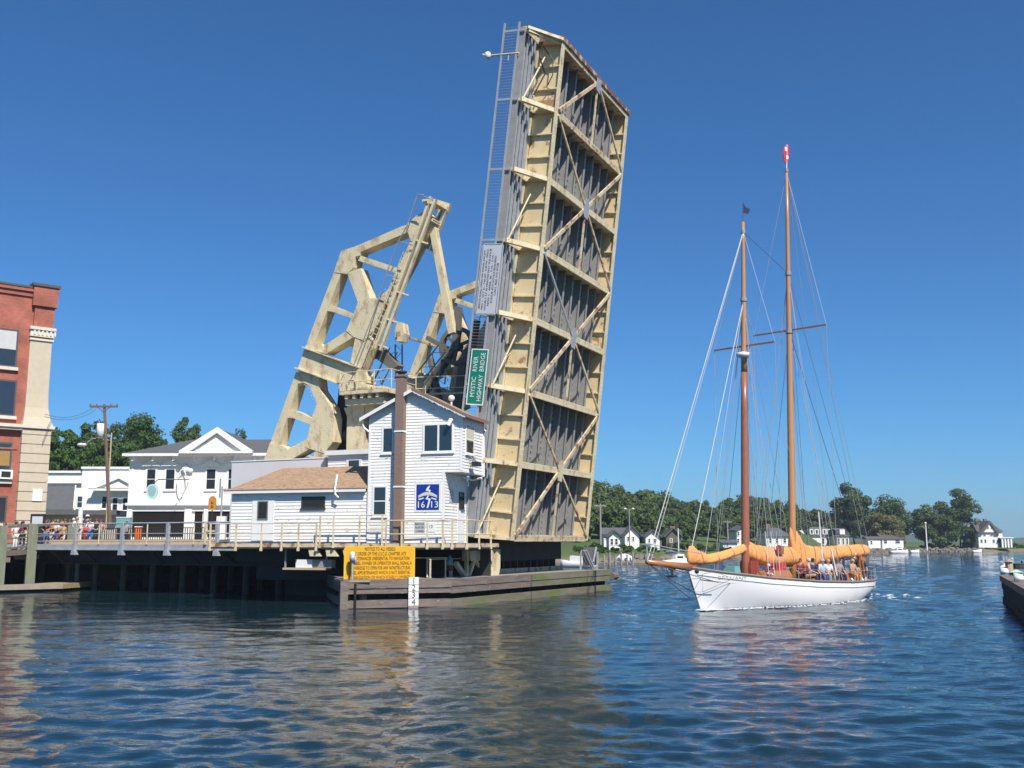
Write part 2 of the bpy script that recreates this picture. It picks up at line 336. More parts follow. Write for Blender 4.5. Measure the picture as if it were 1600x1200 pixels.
def build_land():
    mb = MB(); pxs = np.concatenate([np.linspace(-900, 880, 90), np.linspace(890, 2400, 170)]); dist = np.concatenate([[-6, -3, -1.5, -.5, 0, .5, 1, 2, 3, 4.5, 6, 9], np.linspace(13, 130, 26), [200, 400, 900, 2000, 5000, 7500]])
    rings = []
    for d_ in dist:
        row = []
        for q in pxs:
            Y = np.interp(q, SH_PX, SH_Y) + d_; X = (q - CX) / FPX * Y / math.cos(PITCH)
            z = float(land_z(X, Y)) + .25 * noise.noise(Vector((X * .15, Y * .15, 3))) * (1 if d_ > 2 else .4)
            row.append(A3(X, Y, z))
        rings.append(row)
    mb.loft(rings, closed=False)
    mt = bpy.data.materials.new('shore_ground'); mt.use_nodes = True; t = mt.node_tree; N = t.nodes; L = t.links; p = N['Principled BSDF']; p.inputs['Roughness'].default_value = .9
    g = N.new('ShaderNodeNewGeometry'); sx = N.new('ShaderNodeSeparateXYZ'); L.new(g.outputs['Position'], sx.inputs[0])
    n = N.new('ShaderNodeTexNoise'); n.inputs['Scale'].default_value = .35; n.inputs['Detail'].default_value = 6; L.new(g.outputs['Position'], n.inputs['Vector'])
    ad = N.new('ShaderNodeMath'); ad.operation = 'MULTIPLY_ADD'; ad.inputs[1].default_value = 1.1; L.new(n.outputs['Fac'], ad.inputs[0]); L.new(sx.outputs[2], ad.inputs[2])
    cr = N.new('ShaderNodeValToRGB'); mr = N.new('ShaderNodeMapRange'); mr.inputs[1].default_value = .2; mr.inputs[2].default_value = 3.0; L.new(ad.outputs[0], mr.inputs[0]); L.new(mr.outputs[0], cr.inputs[0])
    e = cr.color_ramp.elements; e[0].position = 0; e[0].color = (.05, .04, .03, 1); e[1].position = .22; e[1].color = (.19, .15, .10, 1)
    for q, c in ((.36, (.15, .14, .06)), (.46, (.075, .115, .025)), (1, (.06, .10, .025))): x = e.new(q); x.color = (*c, 1)
    L.new(cr.outputs[0], p.inputs['Base Color'])
    struct('ground', mb, mt, True)
build_land()
def hills():
    mb = MB(); rings = []
    for j, (Y, k) in enumerate(((1500, 0), (1560, .8), (1640, 1), (1900, .8), (2300, 0))):
        row = []
        for q in np.linspace(200, 2400, 220):
            X = (q - CX) / FPX * Y; h = (8 + 9 * smooth((1900 - q) / 900) + 5 * math.sin(q * .011) + 2.5 * math.sin(q * .043 + 1) + 1.6 * noise.noise(Vector((q * .09, 0, 0))))
            row.append(A3(X, Y, -.5 + k * (h * .8 + 5)))
        rings.append(row)
    mb.loft(rings, closed=False)
    struct('hills', mb, M('far_hill_woods', (.05, .085, .05), .9, (.035, .06, .04), .03, .8), True)
hills()

# ---------------------------------------------------------------- trees
def leaf_crown(mb, c, rad, nclump, nleaf, size, seed, droop=0.0, lobes=None):
    g = np.random.default_rng(seed); c = A3(*c); rad = A3(*rad)
    nleaf, size = int(nleaf * 1.9), size * .72
    cl = []
    for i in range(nclump):
        d = g.normal(size=3); d /= np.linalg.norm(d)
        if d[2] < -.75: d[2] *= -.6
        rr = g.random() ** .35 * (.82 + .25 * noise.noise(Vector(d * 2.3) + Vector((seed, 0, 0))))
        cl.append((c + d * rad * rr, (.19 + .17 * g.random()) * min(rad)))
    vs_, fs_ = [], []
    for cc, cr in cl:
        m = int(nleaf / nclump)
        D = g.normal(size=(m, 3)); D /= np.linalg.norm(D, axis=1)[:, None]
        P = cc + D * (cr * (.55 + .5 * g.random((m, 1)))) * A3(1.15, 1.15, .8)
        nrm = D * .9 + g.normal(size=(m, 3)) * .55 + A3(0, 0, .35); nrm /= np.linalg.norm(nrm, axis=1)[:, None]
        t = np.cross(nrm, g.normal(size=(m, 3))); t /= np.linalg.norm(t, axis=1)[:, None] + 1e-6; b = np.cross(nrm, t)
        s = size * (.6 + .8 * g.random((m, 1)))
        o = len(vs_)
        Q = np.stack([P - t * s * .5, P - b * s * .32 + t * s * .05, P + t * s * .5, P + b * s * .32 - t * s * .05], 1).reshape(-1, 3)
        vs_.extend(Q.tolist()); fs_.extend([(o + 4 * i, o + 4 * i + 1, o + 4 * i + 2, o + 4 * i + 3) for i in range(m)])
    V = np.array(vs_); rel = V - c; ext_ = np.percentile(np.abs(rel), 99.3, axis=0); ext_[2] = np.percentile(rel[:, 2], 99.6)
    V = c + rel * np.clip(rad / np.maximum(ext_, 1e-3), .7, 2.2); mb.add(V.tolist(), fs_)
def tree_parts(H, Rx, trunk_h, seed, nclump, nleaf, size, root=None, mat=LEAF1, Rz=None, base=A3(0, 0, 0), nl=None):
    """trunk and crown of one tree standing at base"""
    g = random.Random(seed); Rz = Rz or (H - trunk_h * .5) / 2
    tr = MB(); cz = H - Rz
    tr.tube([base + A3(0, 0, -.4), base + A3(.1, 0, trunk_h * .5), base + A3(-.05, .1, trunk_h), base + A3(.1, 0, cz + .2 * Rz)], [.055 * H ** .85 * .5, .04 * H ** .85 * .5, .035 * H ** .85 * .5, .012 * H ** .85], 8)
    for i in range(7):
        a = i * 2.4 + g.random(); z0 = trunk_h * (.8 + .5 * g.random()); q = base + A3(math.cos(a) * Rx * .75, math.sin(a) * Rx * .75, cz + Rz * (.5 * g.random() - .15))
        p0 = base + A3(0, 0, z0); tr.tube([p0, p0 * .55 + q * .45 + A3(0, 0, -.25), q], [.02 * H ** .8, .013 * H ** .8, .004 * H ** .8], 5)
    cr = MB(); leaf_crown(cr, base + A3(0, 0, cz), (Rx, Rx, Rz), nclump, nleaf, size, seed)
    return tr, cr
def tree(name, label, px, Y, top_y, half_px, seed, mat=LEAF1, nclump=60, nleaf=6000, size=.55, trunk=.3, group=None, zb=None, cat='tree', Rzf=None):
    X = (px - CX) / FPX * Y / math.cos(PITCH); z = float(land_z(X, Y)) - .1 if zb is None else zb
    top = at(px, top_y, Y)[2]; H = top - z; Rx = half_px / FPX * Y
    b = A3(X, Y, z); t = thing(name, label, cat, b, group)
    tr, cr = tree_parts(H, Rx, H * trunk, seed, nclump, nleaf, size, base=b, Rz=Rzf and Rzf * H)
    tr.build('trunk', BARK, t, True); cr.build('crown', mat, t)
    return t
# the big trees beyond the schooner's stern, one by one
tree('tree', 'tall dark tree with ragged crown behind the long grey roofed house', 1322, 300, 758, 30, 11, LEAF2, 70, 7000, .8, .15)
tree('tree', 'broad round dark tree just right of the tallest tree behind the grey roofed house', 1378, 308, 777, 34, 12, LEAF2, 60, 7000, .8, .15)
tree('tree', 'pale olive rounded tree standing in front of the dark trees by the far shore', 1372, 292, 803, 29, 13, LEAF3, 55, 5000, .7, .2)
tree('tree', 'low broad dark tree at the left foot of the tall open crowned tree', 1432, 303, 791, 26, 14, LEAF2, 50, 6000, .75, .12)
tree('tree', 'tall open crowned shade tree with sky showing through, right end of the far grove', 1484, 303, 765, 31, 15, LEAF2, 46, 5200, .75, .30)
tree('tree', 'dark bushy tree filling the foot of the grove left of the gabled mansion', 1462, 297, 806, 27, 16, LEAF2, 45, 5000, .7, .1)
tree('tree', 'small low tree with sky gaps at the right foot of the tall open crowned tree', 1500, 300, 826, 13, 17, LEAF2, 30, 2500, .6, .15)
tree('tree', 'low round tree between the two schooner masts and the tallest grove tree', 1268, 320, 797, 24, 18, LEAF2, 40, 4000, .8, .12)
# trees above the town on the left
tree('tree', 'large dense tree with broad domed crown above the white shops', 222, 150, 653, 49, 21, LEAF1, 110, 12000, .5, .2)
tree('tree', 'smaller dark tree between the broad domed tree and the utility pole', 140, 155, 666, 27, 22, LEAF1, 70, 7000, .5, .2)
tree('tree', 'feathery topped tree rising alone behind the grey hipped roof', 299, 165, 656, 24, 23, LEAF1, 60, 5500, .5, .25)
tree('tree', 'bushy tree close beside the brick building pilaster', 88, 140, 672, 25, 24, LEAF4, 60, 6500, .45, .15)
tree('tree', 'dark low tree behind the roofs, left of the transformer pole', 108, 170, 676, 20, 25, LEAF2, 50, 5000, .5, .2)
tree('tree', 'bushy low tree filling the gap behind the transformer pole', 172, 138, 690, 34, 26, LEAF1, 70, 7500, .45, .15)
tree('tree', 'treetop just showing over the grey roof right of the pediment', 382, 190, 674, 26, 27, LEAF1, 40, 3000, .6, .2)
for i, (px, ty, hp, sd, mt, Y_) in enumerate(((80, 684, 22, 31, LEAF1, 128), (118, 675, 26, 32, LEAF4, 146), (158, 661, 28, 33, LEAF1, 160), (190, 664, 32, 34, LEAF2, 162), (258, 690, 22, 35, LEAF1, 158), (205, 690, 34, 36, LEAF1, 140))):
    tree('tree', ['low leafy tree peeking out right beside the brick pilaster', 'yellowish green tree between pilaster and street lamp', 'tree crown behind the transformer drum', 'dark crown under the left shoulder of the broad domed tree', 'tree at the right skirt of the broad domed tree above the hipped roof', 'leafy tree low behind the white parapet shop'][i], px, Y_, ty, hp, sd, mt, 60, 6000, .5, .1)
# hillside wood above the far shore: too many crowns to tell apart
def wood():
    mb = MB(); g = random.Random(3); tops = [(905, 752), (930, 748), (960, 763), (985, 768), (1010, 764), (1030, 770), (1045, 780), (1075, 784), (1095, 781), (1115, 788), (1145, 777), (1175, 774), (1200, 777), (1222, 781), (1240, 800), (1262, 806), (1285, 800), (1330, 800), (1400, 808)]
    tx = [a for a, b in tops]; ty = [b for a, b in tops]; k = 0
    for row, (dY, drop, n) in enumerate(((125, 0, 46), (98, 12, 46), (72, 24, 43), (56, 34, 35))):
        for i in range(n):
            px = 740 + (1300 - 740) * (i + .5 + g.uniform(-.35, .35)) / n; Y = np.interp(px, SH_PX, SH_Y) + dY + g.uniform(-8, 8)
            if px > 1240 and row > 1: continue
            y = np.interp(px, tx, ty) + drop + g.uniform(-3, 6) * (1 + .4 * row); X = (px - CX) / FPX * Y / math.cos(PITCH); z = float(land_z(X, Y)); top = at(px, y, Y)[2]
            H = max(4.0, top - z); Rx = H * g.uniform(.36, .5)
            leaf_crown(mb, (X, Y, z + H * .52), (Rx, Rx, H * .48), 26, 1900, .85, 100 + k); k += 1
    o = mb.build('woodland', LEAF2, None, False, (0, 0, 0)); tag(o, 'dark green wooded hillside behind the far shore houses', 'woods', kind='stuff')
wood()
def scrub():
    mb = MB(); g = random.Random(9); k = 0
    for px, y, n in [(q, np.interp(q, [880, 1010, 1240, 1300, 1600], [868, 866, 858, 854, 851]), 1) for q in np.arange(905, 1240, 16)] + [(q, 853, 1) for q in np.arange(1425, 1525, 7)] + [(q, 849, 1) for q in np.arange(1560, 1640, 9)]:
        s0 = np.interp(px, SH_PX, SH_Y); Y = s0 + g.uniform(9, 22); X = (px - CX) / FPX * Y / math.cos(PITCH); z = float(land_z(X, Y)); r = g.uniform(.5, 1.1)
        leaf_crown(mb, (X, Y, z + r * .6), (r * 1.6, r * 1.2, r), 9, 420, .4, 500 + k); k += 1
    o = mb.build('shore_shrubs', LEAF1, None, False, (0, 0, 0)); tag(o, 'low green shrubs along the far shore lawns', 'shrubs', kind='stuff')
scrub()
def rocks():
    mb = MB(); g = random.Random(4)
    for i in range(420):
        px = g.uniform(1285, 1520) if i < 330 else g.uniform(910, 1280); s0 = np.interp(px, SH_PX, SH_Y); Y = s0 + g.uniform(-1.2, 5); X = (px - CX) / FPX * Y / math.cos(PITCH); r = g.uniform(.25, .75)
        rings = []
        for a in (-.5, 0, .45, .8):
            q = math.sqrt(max(.05, 1 - a * a)); rings.append([A3(X, Y, float(land_z(X, Y)) + .1) + A3(r * q * math.cos(t) * g.uniform(.7, 1.3), r * q * math.sin(t) * g.uniform(.7, 1.3), r * a) for t in np.linspace(0, 2 * math.pi, 6)[:-1]])
        mb.loft(rings)
    tag(mb.build('shore_rocks', M('shore_rock', (.20, .18, .16), .9, (.12, .11, .10), .8, .9), None, False, (0, 0, 0)), 'jumbled grey rocks along the far shoreline', 'rocks', kind='stuff')
rocks()
# ================================================================ BASCULE BRIDGE
YB, TH = R(25.51), R(83.41)
BU = A3(math.cos(YB), -math.sin(YB), 0); BV = A3(math.sin(YB), math.cos(YB), 0); BO = A3(.022, 52.714, 0)
B = frame(BO, BU, BV)                                        # u along the road, v across it, z up
LL = BU * math.cos(TH) + ZV * math.sin(TH); LN = BU * math.sin(TH) - ZV * math.cos(TH); LA = BO + ZV * 3.115
LF = lambda s, v, n: LA + LL * s + BV * v + LN * n             # s up the raised leaf, v across, n out of its underside
WID = 10.29; NB = 8; SP = 3.76; SL = [k * SP for k in range(NB)]; LEN = SL[-1]
def uz(px, py, v):
    p = onplane(px, py, BO + BV * v, BV) - BO; return (p @ BU, p[2])
def sn(px, py, v):
    p = onplane(px, py, BO + BV * v, BV) - LA; return (p @ LL, p @ LN)
lf = thing('bascule_leaf', 'raised cream steel drawbridge leaf standing almost upright beside the white control house', 'drawbridge', LF(0, WID / 2, 0))
for v0, sgn in ((0, -1), (WID, 1)):
    g = MB(); g.box(LF, (-.1, LEN + .1), (v0 - .02, v0 + .02), (-1.35, 0))
    gw = g.build('girder_web', CREAMW, lf)
    g = MB(); g.box(LF, (-.12, LEN + .12), (v0 - .2, v0 + .2), (-.02, .03)); g.box(LF, (-.12, LEN + .12), (v0 - .2, v0 + .2), (-1.42, -1.37))
    for k in range(NB - 1):
        for q in (1 / 3, 2 / 3):
            s_ = SL[k] + SP * q; g.box(LF, (s_ - .035, s_ + .035), (v0 - .17, v0 + .17), (-1.36, -.03))
        g.box(LF, (SL[k] - .05, SL[k] + .05), (v0 - .18, v0 + .18), (-1.36, -.03))
    g.build('girder_flange', CREAM, lf)
for k, s_ in enumerate(SL):
    g = MB(); top = k == NB - 1
    g.box(LF, (s_ - .015, s_ + .015), (.03, WID - .03), (-1.1, -.02)); g.box(LF, (s_ - .17, s_ + .17), (.2, WID - .2), (-.06, .02))
    g.build('floor_beam', RUSTY if k in (0, 6, 7) else CREAM, lf)
g = MB(); g.box(LF, (LEN + .1, LEN + .34), (-.35, WID + .35), (-1.45, .10)); e_ = g.build('end_beam', RUSTRED, lf); e_['label'] = 'rust red end beam at the raised tip'
g = MB(); g.box(LF, (LEN + .06, LEN + .22), (-2.0, -.4), (-1.5, -1.25)); g.beam(LF(LEN + .1, -.3, .08), LF(LEN + .1, -2.05, -1.2), .16, .22, BU); g.build('end_bracket', CREAM, lf)
# stringers and grating between the girders
for j in range(8):
    v_ = .95 + j * (WID - 1.9) / 7; g = MB()
    g.box(LF, (.05, LEN), (v_ - .015, v_ + .015), (-1.05, -.55)); g.box(LF, (.05, LEN), (v_ - .09, v_ + .09), (-.58, -.54))
    g.build('stringer', GALV if False else STEELG, lf)
g = MB()
for k in range(NB - 1):
    for i in range(11):
        s_ = SL[k] + .25 + i * .33; g.box(LF, (s_ - .06, s_ + .06), (.2, WID - .2), (-1.13, -.96))
for j in range(7):
    v_ = .95 + (j + .32) * (WID - 1.9) / 7; g.box(LF, (.05, LEN), (v_ - .15, v_ + .15), (-1.16, -.9))
g.build('deck_grating', STEELG, lf)
g = MB(); g.box(LF, (-.05, LEN + .05), (.05, WID - .05), (-1.3, -1.2)); g.build('roadway_deck', DECKST, lf)
# lateral bracing: nodes on beams 1,3,5,7
for k in (1, 3, 5, 7):
    for dk in (-1, 1):
        if not 0 <= k + dk < NB: continue
        for vv in (.15, WID - .15):
            g = MB(); p, q = LF(SL[k], WID / 2, .04), LF(SL[k + dk] - dk * .12, vv, .06)
            big = (vv < 1) == (dk < 0)
            g.beam(p, q, .20 if big else .13, .09, LN); g.build('lateral_brace', GALV if (k, dk) == (3, 1) and vv < 1 else RUSTY, lf)
    if k > 0:
        g = MB(); g.beam(LF(SL[k], WID / 2, .02), LF(SL[k - 1], WID / 2 + .05, 0), .12, .09, LN); g.build('sag_rod', RUSTY, lf)
    g = MB(); g.prism(lambda a, b, c: LF(SL[k] + c, WID / 2 + a, .09 + b), [(-.28, -.55), (.28, -.62), (.36, .1)] + ([(.3, .22), (-.3, .18)] if k == 7 else [(.2, .6), (-.2, .55)]) + [(-.36, -.1)], 0, .02)
    g.build('gusset_plate', RUSTY if k == 1 else GALV, lf)
# sidewalks on brackets, both sides
for v0, sg in ((0, -1), (WID, 1)):
    for k, s_ in enumerate(SL):
        g = MB(); g.beam(LF(s_, v0 + sg * .2, -.1), LF(s_, v0 + sg * 2.0, -1.15), .24, .16, BU); g.box(LF, (s_ - .07, s_ + .07), sorted((v0 + sg * .2, v0 + sg * 2.0)), (-1.35, -1.25))
        g.prism(lambda a, b, c: LF(s_ + b, v0 + sg * a, c), [(.05, -.1), (.9, -.55), (.05, -1.3)], -.012, .012)
        g.build('sidewalk_bracket', RUSTY if k < 2 else CREAM, lf)
        if k < NB - 1 and k % 2 == 0:
            g = MB(); g.tube([LF(s_ + .05, v0 + sg * 1.95, -1.05), LF(s_ + SP * .76, v0 + sg * .55, -.75)], .045, 6); g.build('bracket_strut', CREAM, lf)
    g = MB(); g.box(LF, (-.1, LEN + .2), sorted((v0 + sg * .2, v0 + sg * 1.95)), (-1.5, -1.40)); g.build('sidewalk_deck', GALV, lf)
    g = MB()
    for q in (.75, 1.2, 1.6):
        g.box(LF, (-.1, LEN + .15), sorted((v0 + sg * q, v0 + sg * (q + .05))), (-1.4, -1.29)); g.box(LF, (-.1, LEN + .15), sorted((v0 + sg * (q - .06), v0 + sg * (q + .12))), (-1.29, -1.26))
    g.build('sidewalk_stringer', GALV, lf)
    g = MB(); g.box(LF, (-.1, LEN + .2), sorted((v0 + sg * 1.95, v0 + sg * 2.0)), (-1.66, -1.3)); g.build('fascia_channel', STEELG, lf)
    vr = v0 + sg * 2.06
    g = MB()
    for n_ in (-1.66, -2.52): g.box(LF, (-.2, LEN + .45), sorted((vr, vr + sg * .07)), (n_ - .05, n_ + .05))
    for s_ in SL: g.box(LF, (s_ - .06, s_ + .06), sorted((vr, vr + sg * .05)), (-2.5, -1.3))
    g.build('railing', GALV, lf)
    g = MB(); s_ = 0.1
    while s_ < LEN + .3:
        g.box(LF, (s_ - .008, s_ + .008), sorted((vr + sg * .02, vr + sg * .045)), (-2.5, -1.66)); s_ += .16
    b_ = g.build('railing_baluster', STEELG, lf); b_['kind'] = 'stuff'
RV = MB(); r = .035
for s_ in np.arange(0.1, LEN, .26):
    for v_, n_ in ((-.12, .03), (.12, .03), (WID - .12, .03), (WID + .12, .03)):
        RV.add([LF(s_ - r, v_, n_), LF(s_, v_ - r, n_), LF(s_ + r, v_, n_), LF(s_, v_ + r, n_), LF(s_, v_, n_ + .035)], [(0, 1, 4), (1, 2, 4), (2, 3, 4), (3, 0, 4)])
    for n_ in (-.18, -1.2): RV.add([LF(s_ - r, -.02, n_), LF(s_, -.02, n_ - r), LF(s_ + r, -.02, n_), LF(s_, -.02, n_ + r), LF(s_, -.055, n_)], [(0, 1, 4), (1, 2, 4), (2, 3, 4), (3, 0, 4)])
for k in range(NB):
    for v_ in np.arange(.4, WID - .3, .26):
        for ds in (-.11, .11): RV.add([LF(SL[k] + ds - r, v_, .02), LF(SL[k] + ds, v_ - r, .02), LF(SL[k] + ds + r, v_, .02), LF(SL[k] + ds, v_ + r, .02), LF(SL[k] + ds, v_, .055)], [(0, 1, 4), (1, 2, 4), (2, 3, 4), (3, 0, 4)])
RV.build('rivets', CREAM, lf)['kind'] = 'stuff'
# conduit and cables on the sidewalk near the tip
g = MB(); g.tube([LF(LEN - .2, -.9, -1.0), LF(LEN - 1.2, -1.1, -.75), LF(LEN - 1.9, -.7, -.55), LF(LEN - 3.2, -1.1, -.9)], .04, 6)
g.tube([LF(LEN - .3, -.5, -.9), LF(LEN - 1.0, -.35, -.35), LF(LEN - 1.9, -.5, -.2), LF(LEN - 2.4, -.35, -.5)], .03, 6); g.build('cable', BLACK, lf)
# --- signs on the railing (their own things)
def railplate(name, px_tl, px_bl, wn, mat, label, cat, edge=None):
    s1 = sn(*px_tl, -2.14); s0 = sn(*px_bl, -2.14); a0 = s0[0]; a1 = s1[0]; n0 = (s0[1] + s1[1]) / 2
    t = thing(name, label, cat, LF(a0, -2.14, n0)); g = MB()
    # sign coordinates: a runs up the leaf (reading direction), c runs towards the roadway side
    G = lambda a, b, c: LF(a0 + a, -2.14 + b, n0 + wn - c)
    h = a1 - a0
    if edge:
        g.prism(G, [(.12, 0), (h - .12, 0), (h, .12), (h, wn - .12), (h - .12, wn), (.12, wn), (0, wn - .12), (0, .12)], -.03, 0)
    else: g.box(G, (0, h), (-.03, 0), (0, wn))
    g.build('sign_sheet', mat, t); return t, G, h
t, G, h = railplate('clearance_sign', (755, 381), (742, 492), 1.22, SIGNG, 'grey rectangular notice with black lettering lying on its side, high on the raised railing', 'notice', True)
g = MB()
for i, s_ in enumerate(['BRIDGE SHALL OPEN ON SIGNAL EXCEPT', 'MAY 1 - OCT 31 - 7:40 AM - 6:40 PM - ONCE', 'HOURLY AT 40 MINUTES PAST THE HOUR', 'NOV 1 - APRIL 30 - 7:15 - 5:15 -', '8 HOUR ADV NOTICE REQUIRED', 'CALL 860 572 0728']):
    ww = h * [.82, .84, .86, .74, .66, .45][i]; g = MB()
    text_into(g, s_, lambda a, b, c, i=i: G(h * .5 + a, b, 1.02 - i * .165 + c), .15, b=-.032, w=ww)
    g.build('lettering', INK, t)
g = MB(); 
for q in (0.05, h - .05): g.box(G, (q - .012, q + .012), (-.036, -.031), (.12, 1.1))
for q in (.05, 1.17): g.box(G, (.12, h - .12), (-.036, -.031), (q - .012, q + .012))
g.build('border', INK, t)
t, G, h = railplate('bridge_name_sign', (738, 545), (728, 632), .98, GREENS, 'green sign with white lettering lying on its side, low on the raised railing', 'road sign')
g = MB()
text_into(g, 'MYSTIC   RIVER', lambda a, b, c: G(h * .5 + a, b, .66 + c), .36, b=-.034, w=h * .72); g.build('lettering', SIGNW, t); g = MB()
text_into(g, 'HIGHWAY  BRIDGE', lambda a, b, c: G(h * .5 + a, b, .27 + c), .36, b=-.034, w=h * .86); g.build('lettering', SIGNW, t)
g = MB()
for q in (.0, h - .05): g.box(G, (q, q + .05), (-.04, -.031), (0, .98))
for q in (0, .93): g.box(G, (.05, h - .05), (-.04, -.031), (q, q + .05))
g.build('border', SIGNW, t)
# navigation light on an arm near the tip
s0 = sn(762, 88, -2.1); t = thing('navigation_light', 'small white navigation lamp on a long arm reaching left from the leaf tip railing', 'lamp', LF(s0[0], -2.1, s0[1]))
g = MB(); g.tube([LF(s0[0], -2.1, -1.5), LF(s0[0] + .02, -2.1, s0[1] + .2)], .05, 6); g.tube([LF(s0[0] - .35, -2.1, -2.1), LF(s0[0], -2.1, -2.1)], .02, 5); g.build('arm', CREAM, t)
g = MB(); c_ = LF(s0[0] + .05, -2.1, s0[1]); g.tube([c_ + A3(0, 0, -.2), c_ + A3(0, 0, -.12), c_ + A3(0, 0, .12), c_ + A3(0, 0, .2)], [.08, .17, .17, .06], 10); g.tube([c_ + A3(-.28, 0, .05), c_ + A3(-.1, 0, 0)], .05, 6); g.build('lamp', LAMPW, t, True)

# ---------------------------------------------------------------- counterweight trusses
def z4(x, y): return (380 + x / 4, 280 + y / 4)
def z5(x, y): return (400 + x / 4, 480 + y / 4)
VF = -1.0
def truss():
    t = thing('counterweight_truss', 'sunlit cream counterweight truss tilted left, nearest the camera behind the low white annex', 'bridge truss', B(-10, -.6, 4))
    RV = MB()
    def poly(name, pts, z, b0=VF, b1=VF + .75, mat=CREAM):
        g = MB(); P2 = np.array([uz(*z(*p), VF) for p in pts]); cc = P2.mean(0)
        for i in range(len(P2)):
            p, q = P2[i], P2[(i + 1) % len(P2)]; L0 = np.linalg.norm(q - p)
            for k in range(int(L0 / .24)):
                m = p + (q - p) * (k + .5) / max(1, int(L0 / .24)); nn = np.array([-(q - p)[1], (q - p)[0]]) / L0; m = m + nn * .11 * (1 if (cc - m) @ nn > 0 else -1); r = .036
                RV.add([B(m[0] - r, b0, m[1]), B(m[0], b0, m[1] - r), B(m[0] + r, b0, m[1]), B(m[0], b0, m[1] + r), B(m[0], b0 - .035, m[1])], [(0, 1, 4), (1, 2, 4), (2, 3, 4), (3, 0, 4)])
        g.prism(B, [uz(*z(*p), VF) for p in pts], b0, b1); return g.build(name, mat, t)
    poly('upper_chord', [(690, 425), (1005, 288), (1032, 330), (735, 452)], z4)
    poly('corner_gusset', [(615, 448), (700, 422), (737, 440), (727, 478), (702, 484), (692, 550), (652, 592), (570, 582), (588, 520)], z4, VF - .03, VF + .78)
    poly('apex_gusset', [(1015, 290), (1085, 228), (1140, 195), (1190, 250), (1110, 400), (1048, 385)], z4, VF - .03, VF + .78)
    poly('top_strut', [(715, 470), (990, 562), (975, 592), (710, 505)], z4, VF + .1, VF + .6)
    poly('inclined_chord', [(1048, 380), (1112, 395), (900, 790), (840, 745), (905, 690)], z4)
    poly('centre_gusset', [(718, 772), (800, 745), (900, 740), (850, 900), (760, 1012), (690, 985), (645, 948), (688, 850)], z4, VF - .03, VF + .78)
    poly('diagonal', [(650, 585), (735, 555), (792, 750), (720, 778)], z4)
    poly('outer_chord', [(568, 578), (612, 585), (450, 1020), (398, 1020)], z4)
    poly('mid_strut', [(510, 770), (560, 790), (695, 845), (688, 872), (550, 825), (488, 820)], z4, VF + .05, VF + .65)
    poly('diagonal', [(495, 1045), (642, 950), (692, 985), (520, 1088)], z4)
    poly('lower_gusset', [(410, 1015), (490, 1028), (525, 1092), (385, 1055)], z4, VF - .03, VF + .78)
    poly('inclined_chord', [(690, 120), (725, 215), (665, 395), (590, 345), (620, 190)], z5)
    gi = poly('plate_girder', [(305, 262), (640, 385), (690, 400), (700, 470), (640, 505), (520, 485), (262, 392)], z5, VF - .05, VF + .8)
    for a, b in (((302, 252), (645, 378)), ((258, 382), (520, 478))):
        g = MB(); p, q = uz(*z5(*a), VF), uz(*z5(*b), VF); g.beam(B(p[0], VF + .3, p[1]), B(q[0], VF + .3, q[1]), 1.15, .07); g.build('girder_flange', CREAM, t)
    poly('outer_chord', [(250, 405), (315, 470), (262, 478), (140, 860), (60, 965), (48, 965)], z5)
    poly('knee_gusset', [(262, 395), (392, 440), (400, 512), (472, 625), (488, 690), (482, 840), (428, 915), (310, 875), (350, 692), (382, 605), (335, 490), (300, 470)], z5, VF - .03, VF + .78)
    poly('mid_strut', [(180, 640), (240, 645), (352, 695), (338, 732), (220, 690), (165, 690)], z5, VF + .05, VF + .65)
    poly('diagonal', [(180, 895), (320, 822), (348, 878), (200, 962), (182, 968)], z5)
    poly('foot_gusset', [(90, 845), (160, 865), (212, 893), (185, 968), (48, 968)], z5, VF - .03, VF + .78)
    poly('inner_leg', [(368, 900), (447, 910), (428, 975), (352, 975)], z5)
    g = MB(); a, b = uz(412, 722, VF), uz(507, 723, VF); g.box(B, (a[0] - 1.2, b[0] + .3), (VF - .1, VF + .85), (3.6, a[1] + .1)); g.build('counterweight', CONC, t)
    RV.build('rivets', CREAM, t)['kind'] = 'stuff'
    # rack strut: two pairs of guide rails with a cap, and the operating link
    for (p, q) in (((1178, 112), (832, 1062)), ((1206, 128), (862, 1072))):
        for v_ in (-1.45, -.15):
            a, b = uz(*z4(*p), -1.4), uz(*z4(*q), -1.4)
            if v_ > -1: b = (a[0] + (b[0] - a[0]) * .3, a[1] + (b[1] - a[1]) * .3)
            g = MB(); g.beam(B(a[0], v_, a[1]), B(b[0], v_, b[1]), .15, .2, BV); g.build('guide_rail', CREAM, t)
    a = uz(*z4(1190, 118), -1.4); b = uz(*z4(832, 1062), -1.4); d_ = (A3(*b) - A3(*a)) / np.linalg.norm(A3(*b) - A3(*a))
    g = MB(); q_ = A3(*a) + d_ * .25; e_ = A3(-d_[1], d_[0]) * (-1 if d_[0] > 0 else 1); P_ = lambda s, w_, v_: B(q_[0] + d_[0] * s + e_[0] * w_, v_, q_[1] + d_[1] * s + e_[1] * w_)
    g.beam(P_(0, .1, -1.5), P_(0, .1, .05), .34, .12); g.beam(P_(0, -.5, -1.4), P_(0, -.5, .05), .34, .12); g.beam(P_(-.15, .3, -.05), P_(-.15, -.6, -.05), .2, .5); g.beam(P_(.9, .1, -1.4), P_(.9, .1, .05), .2, .14); g.build('cap_beam', CREAM, t)
    for k in (.28, .62, .8, .97):
        g = MB(); p = A3(*a) + (A3(*b) - A3(*a)) * k; g.beam(B(p[0] - .15, -1.5, p[1] + .05), B(p[0] + .65, -1.35, p[1] - .25), .1, .08)
        g.build('rail_spacer', CREAM, t)
    a2 = uz(*z4(1187, 290), -.4); b2 = uz(*z4(1310, 965), -.4)
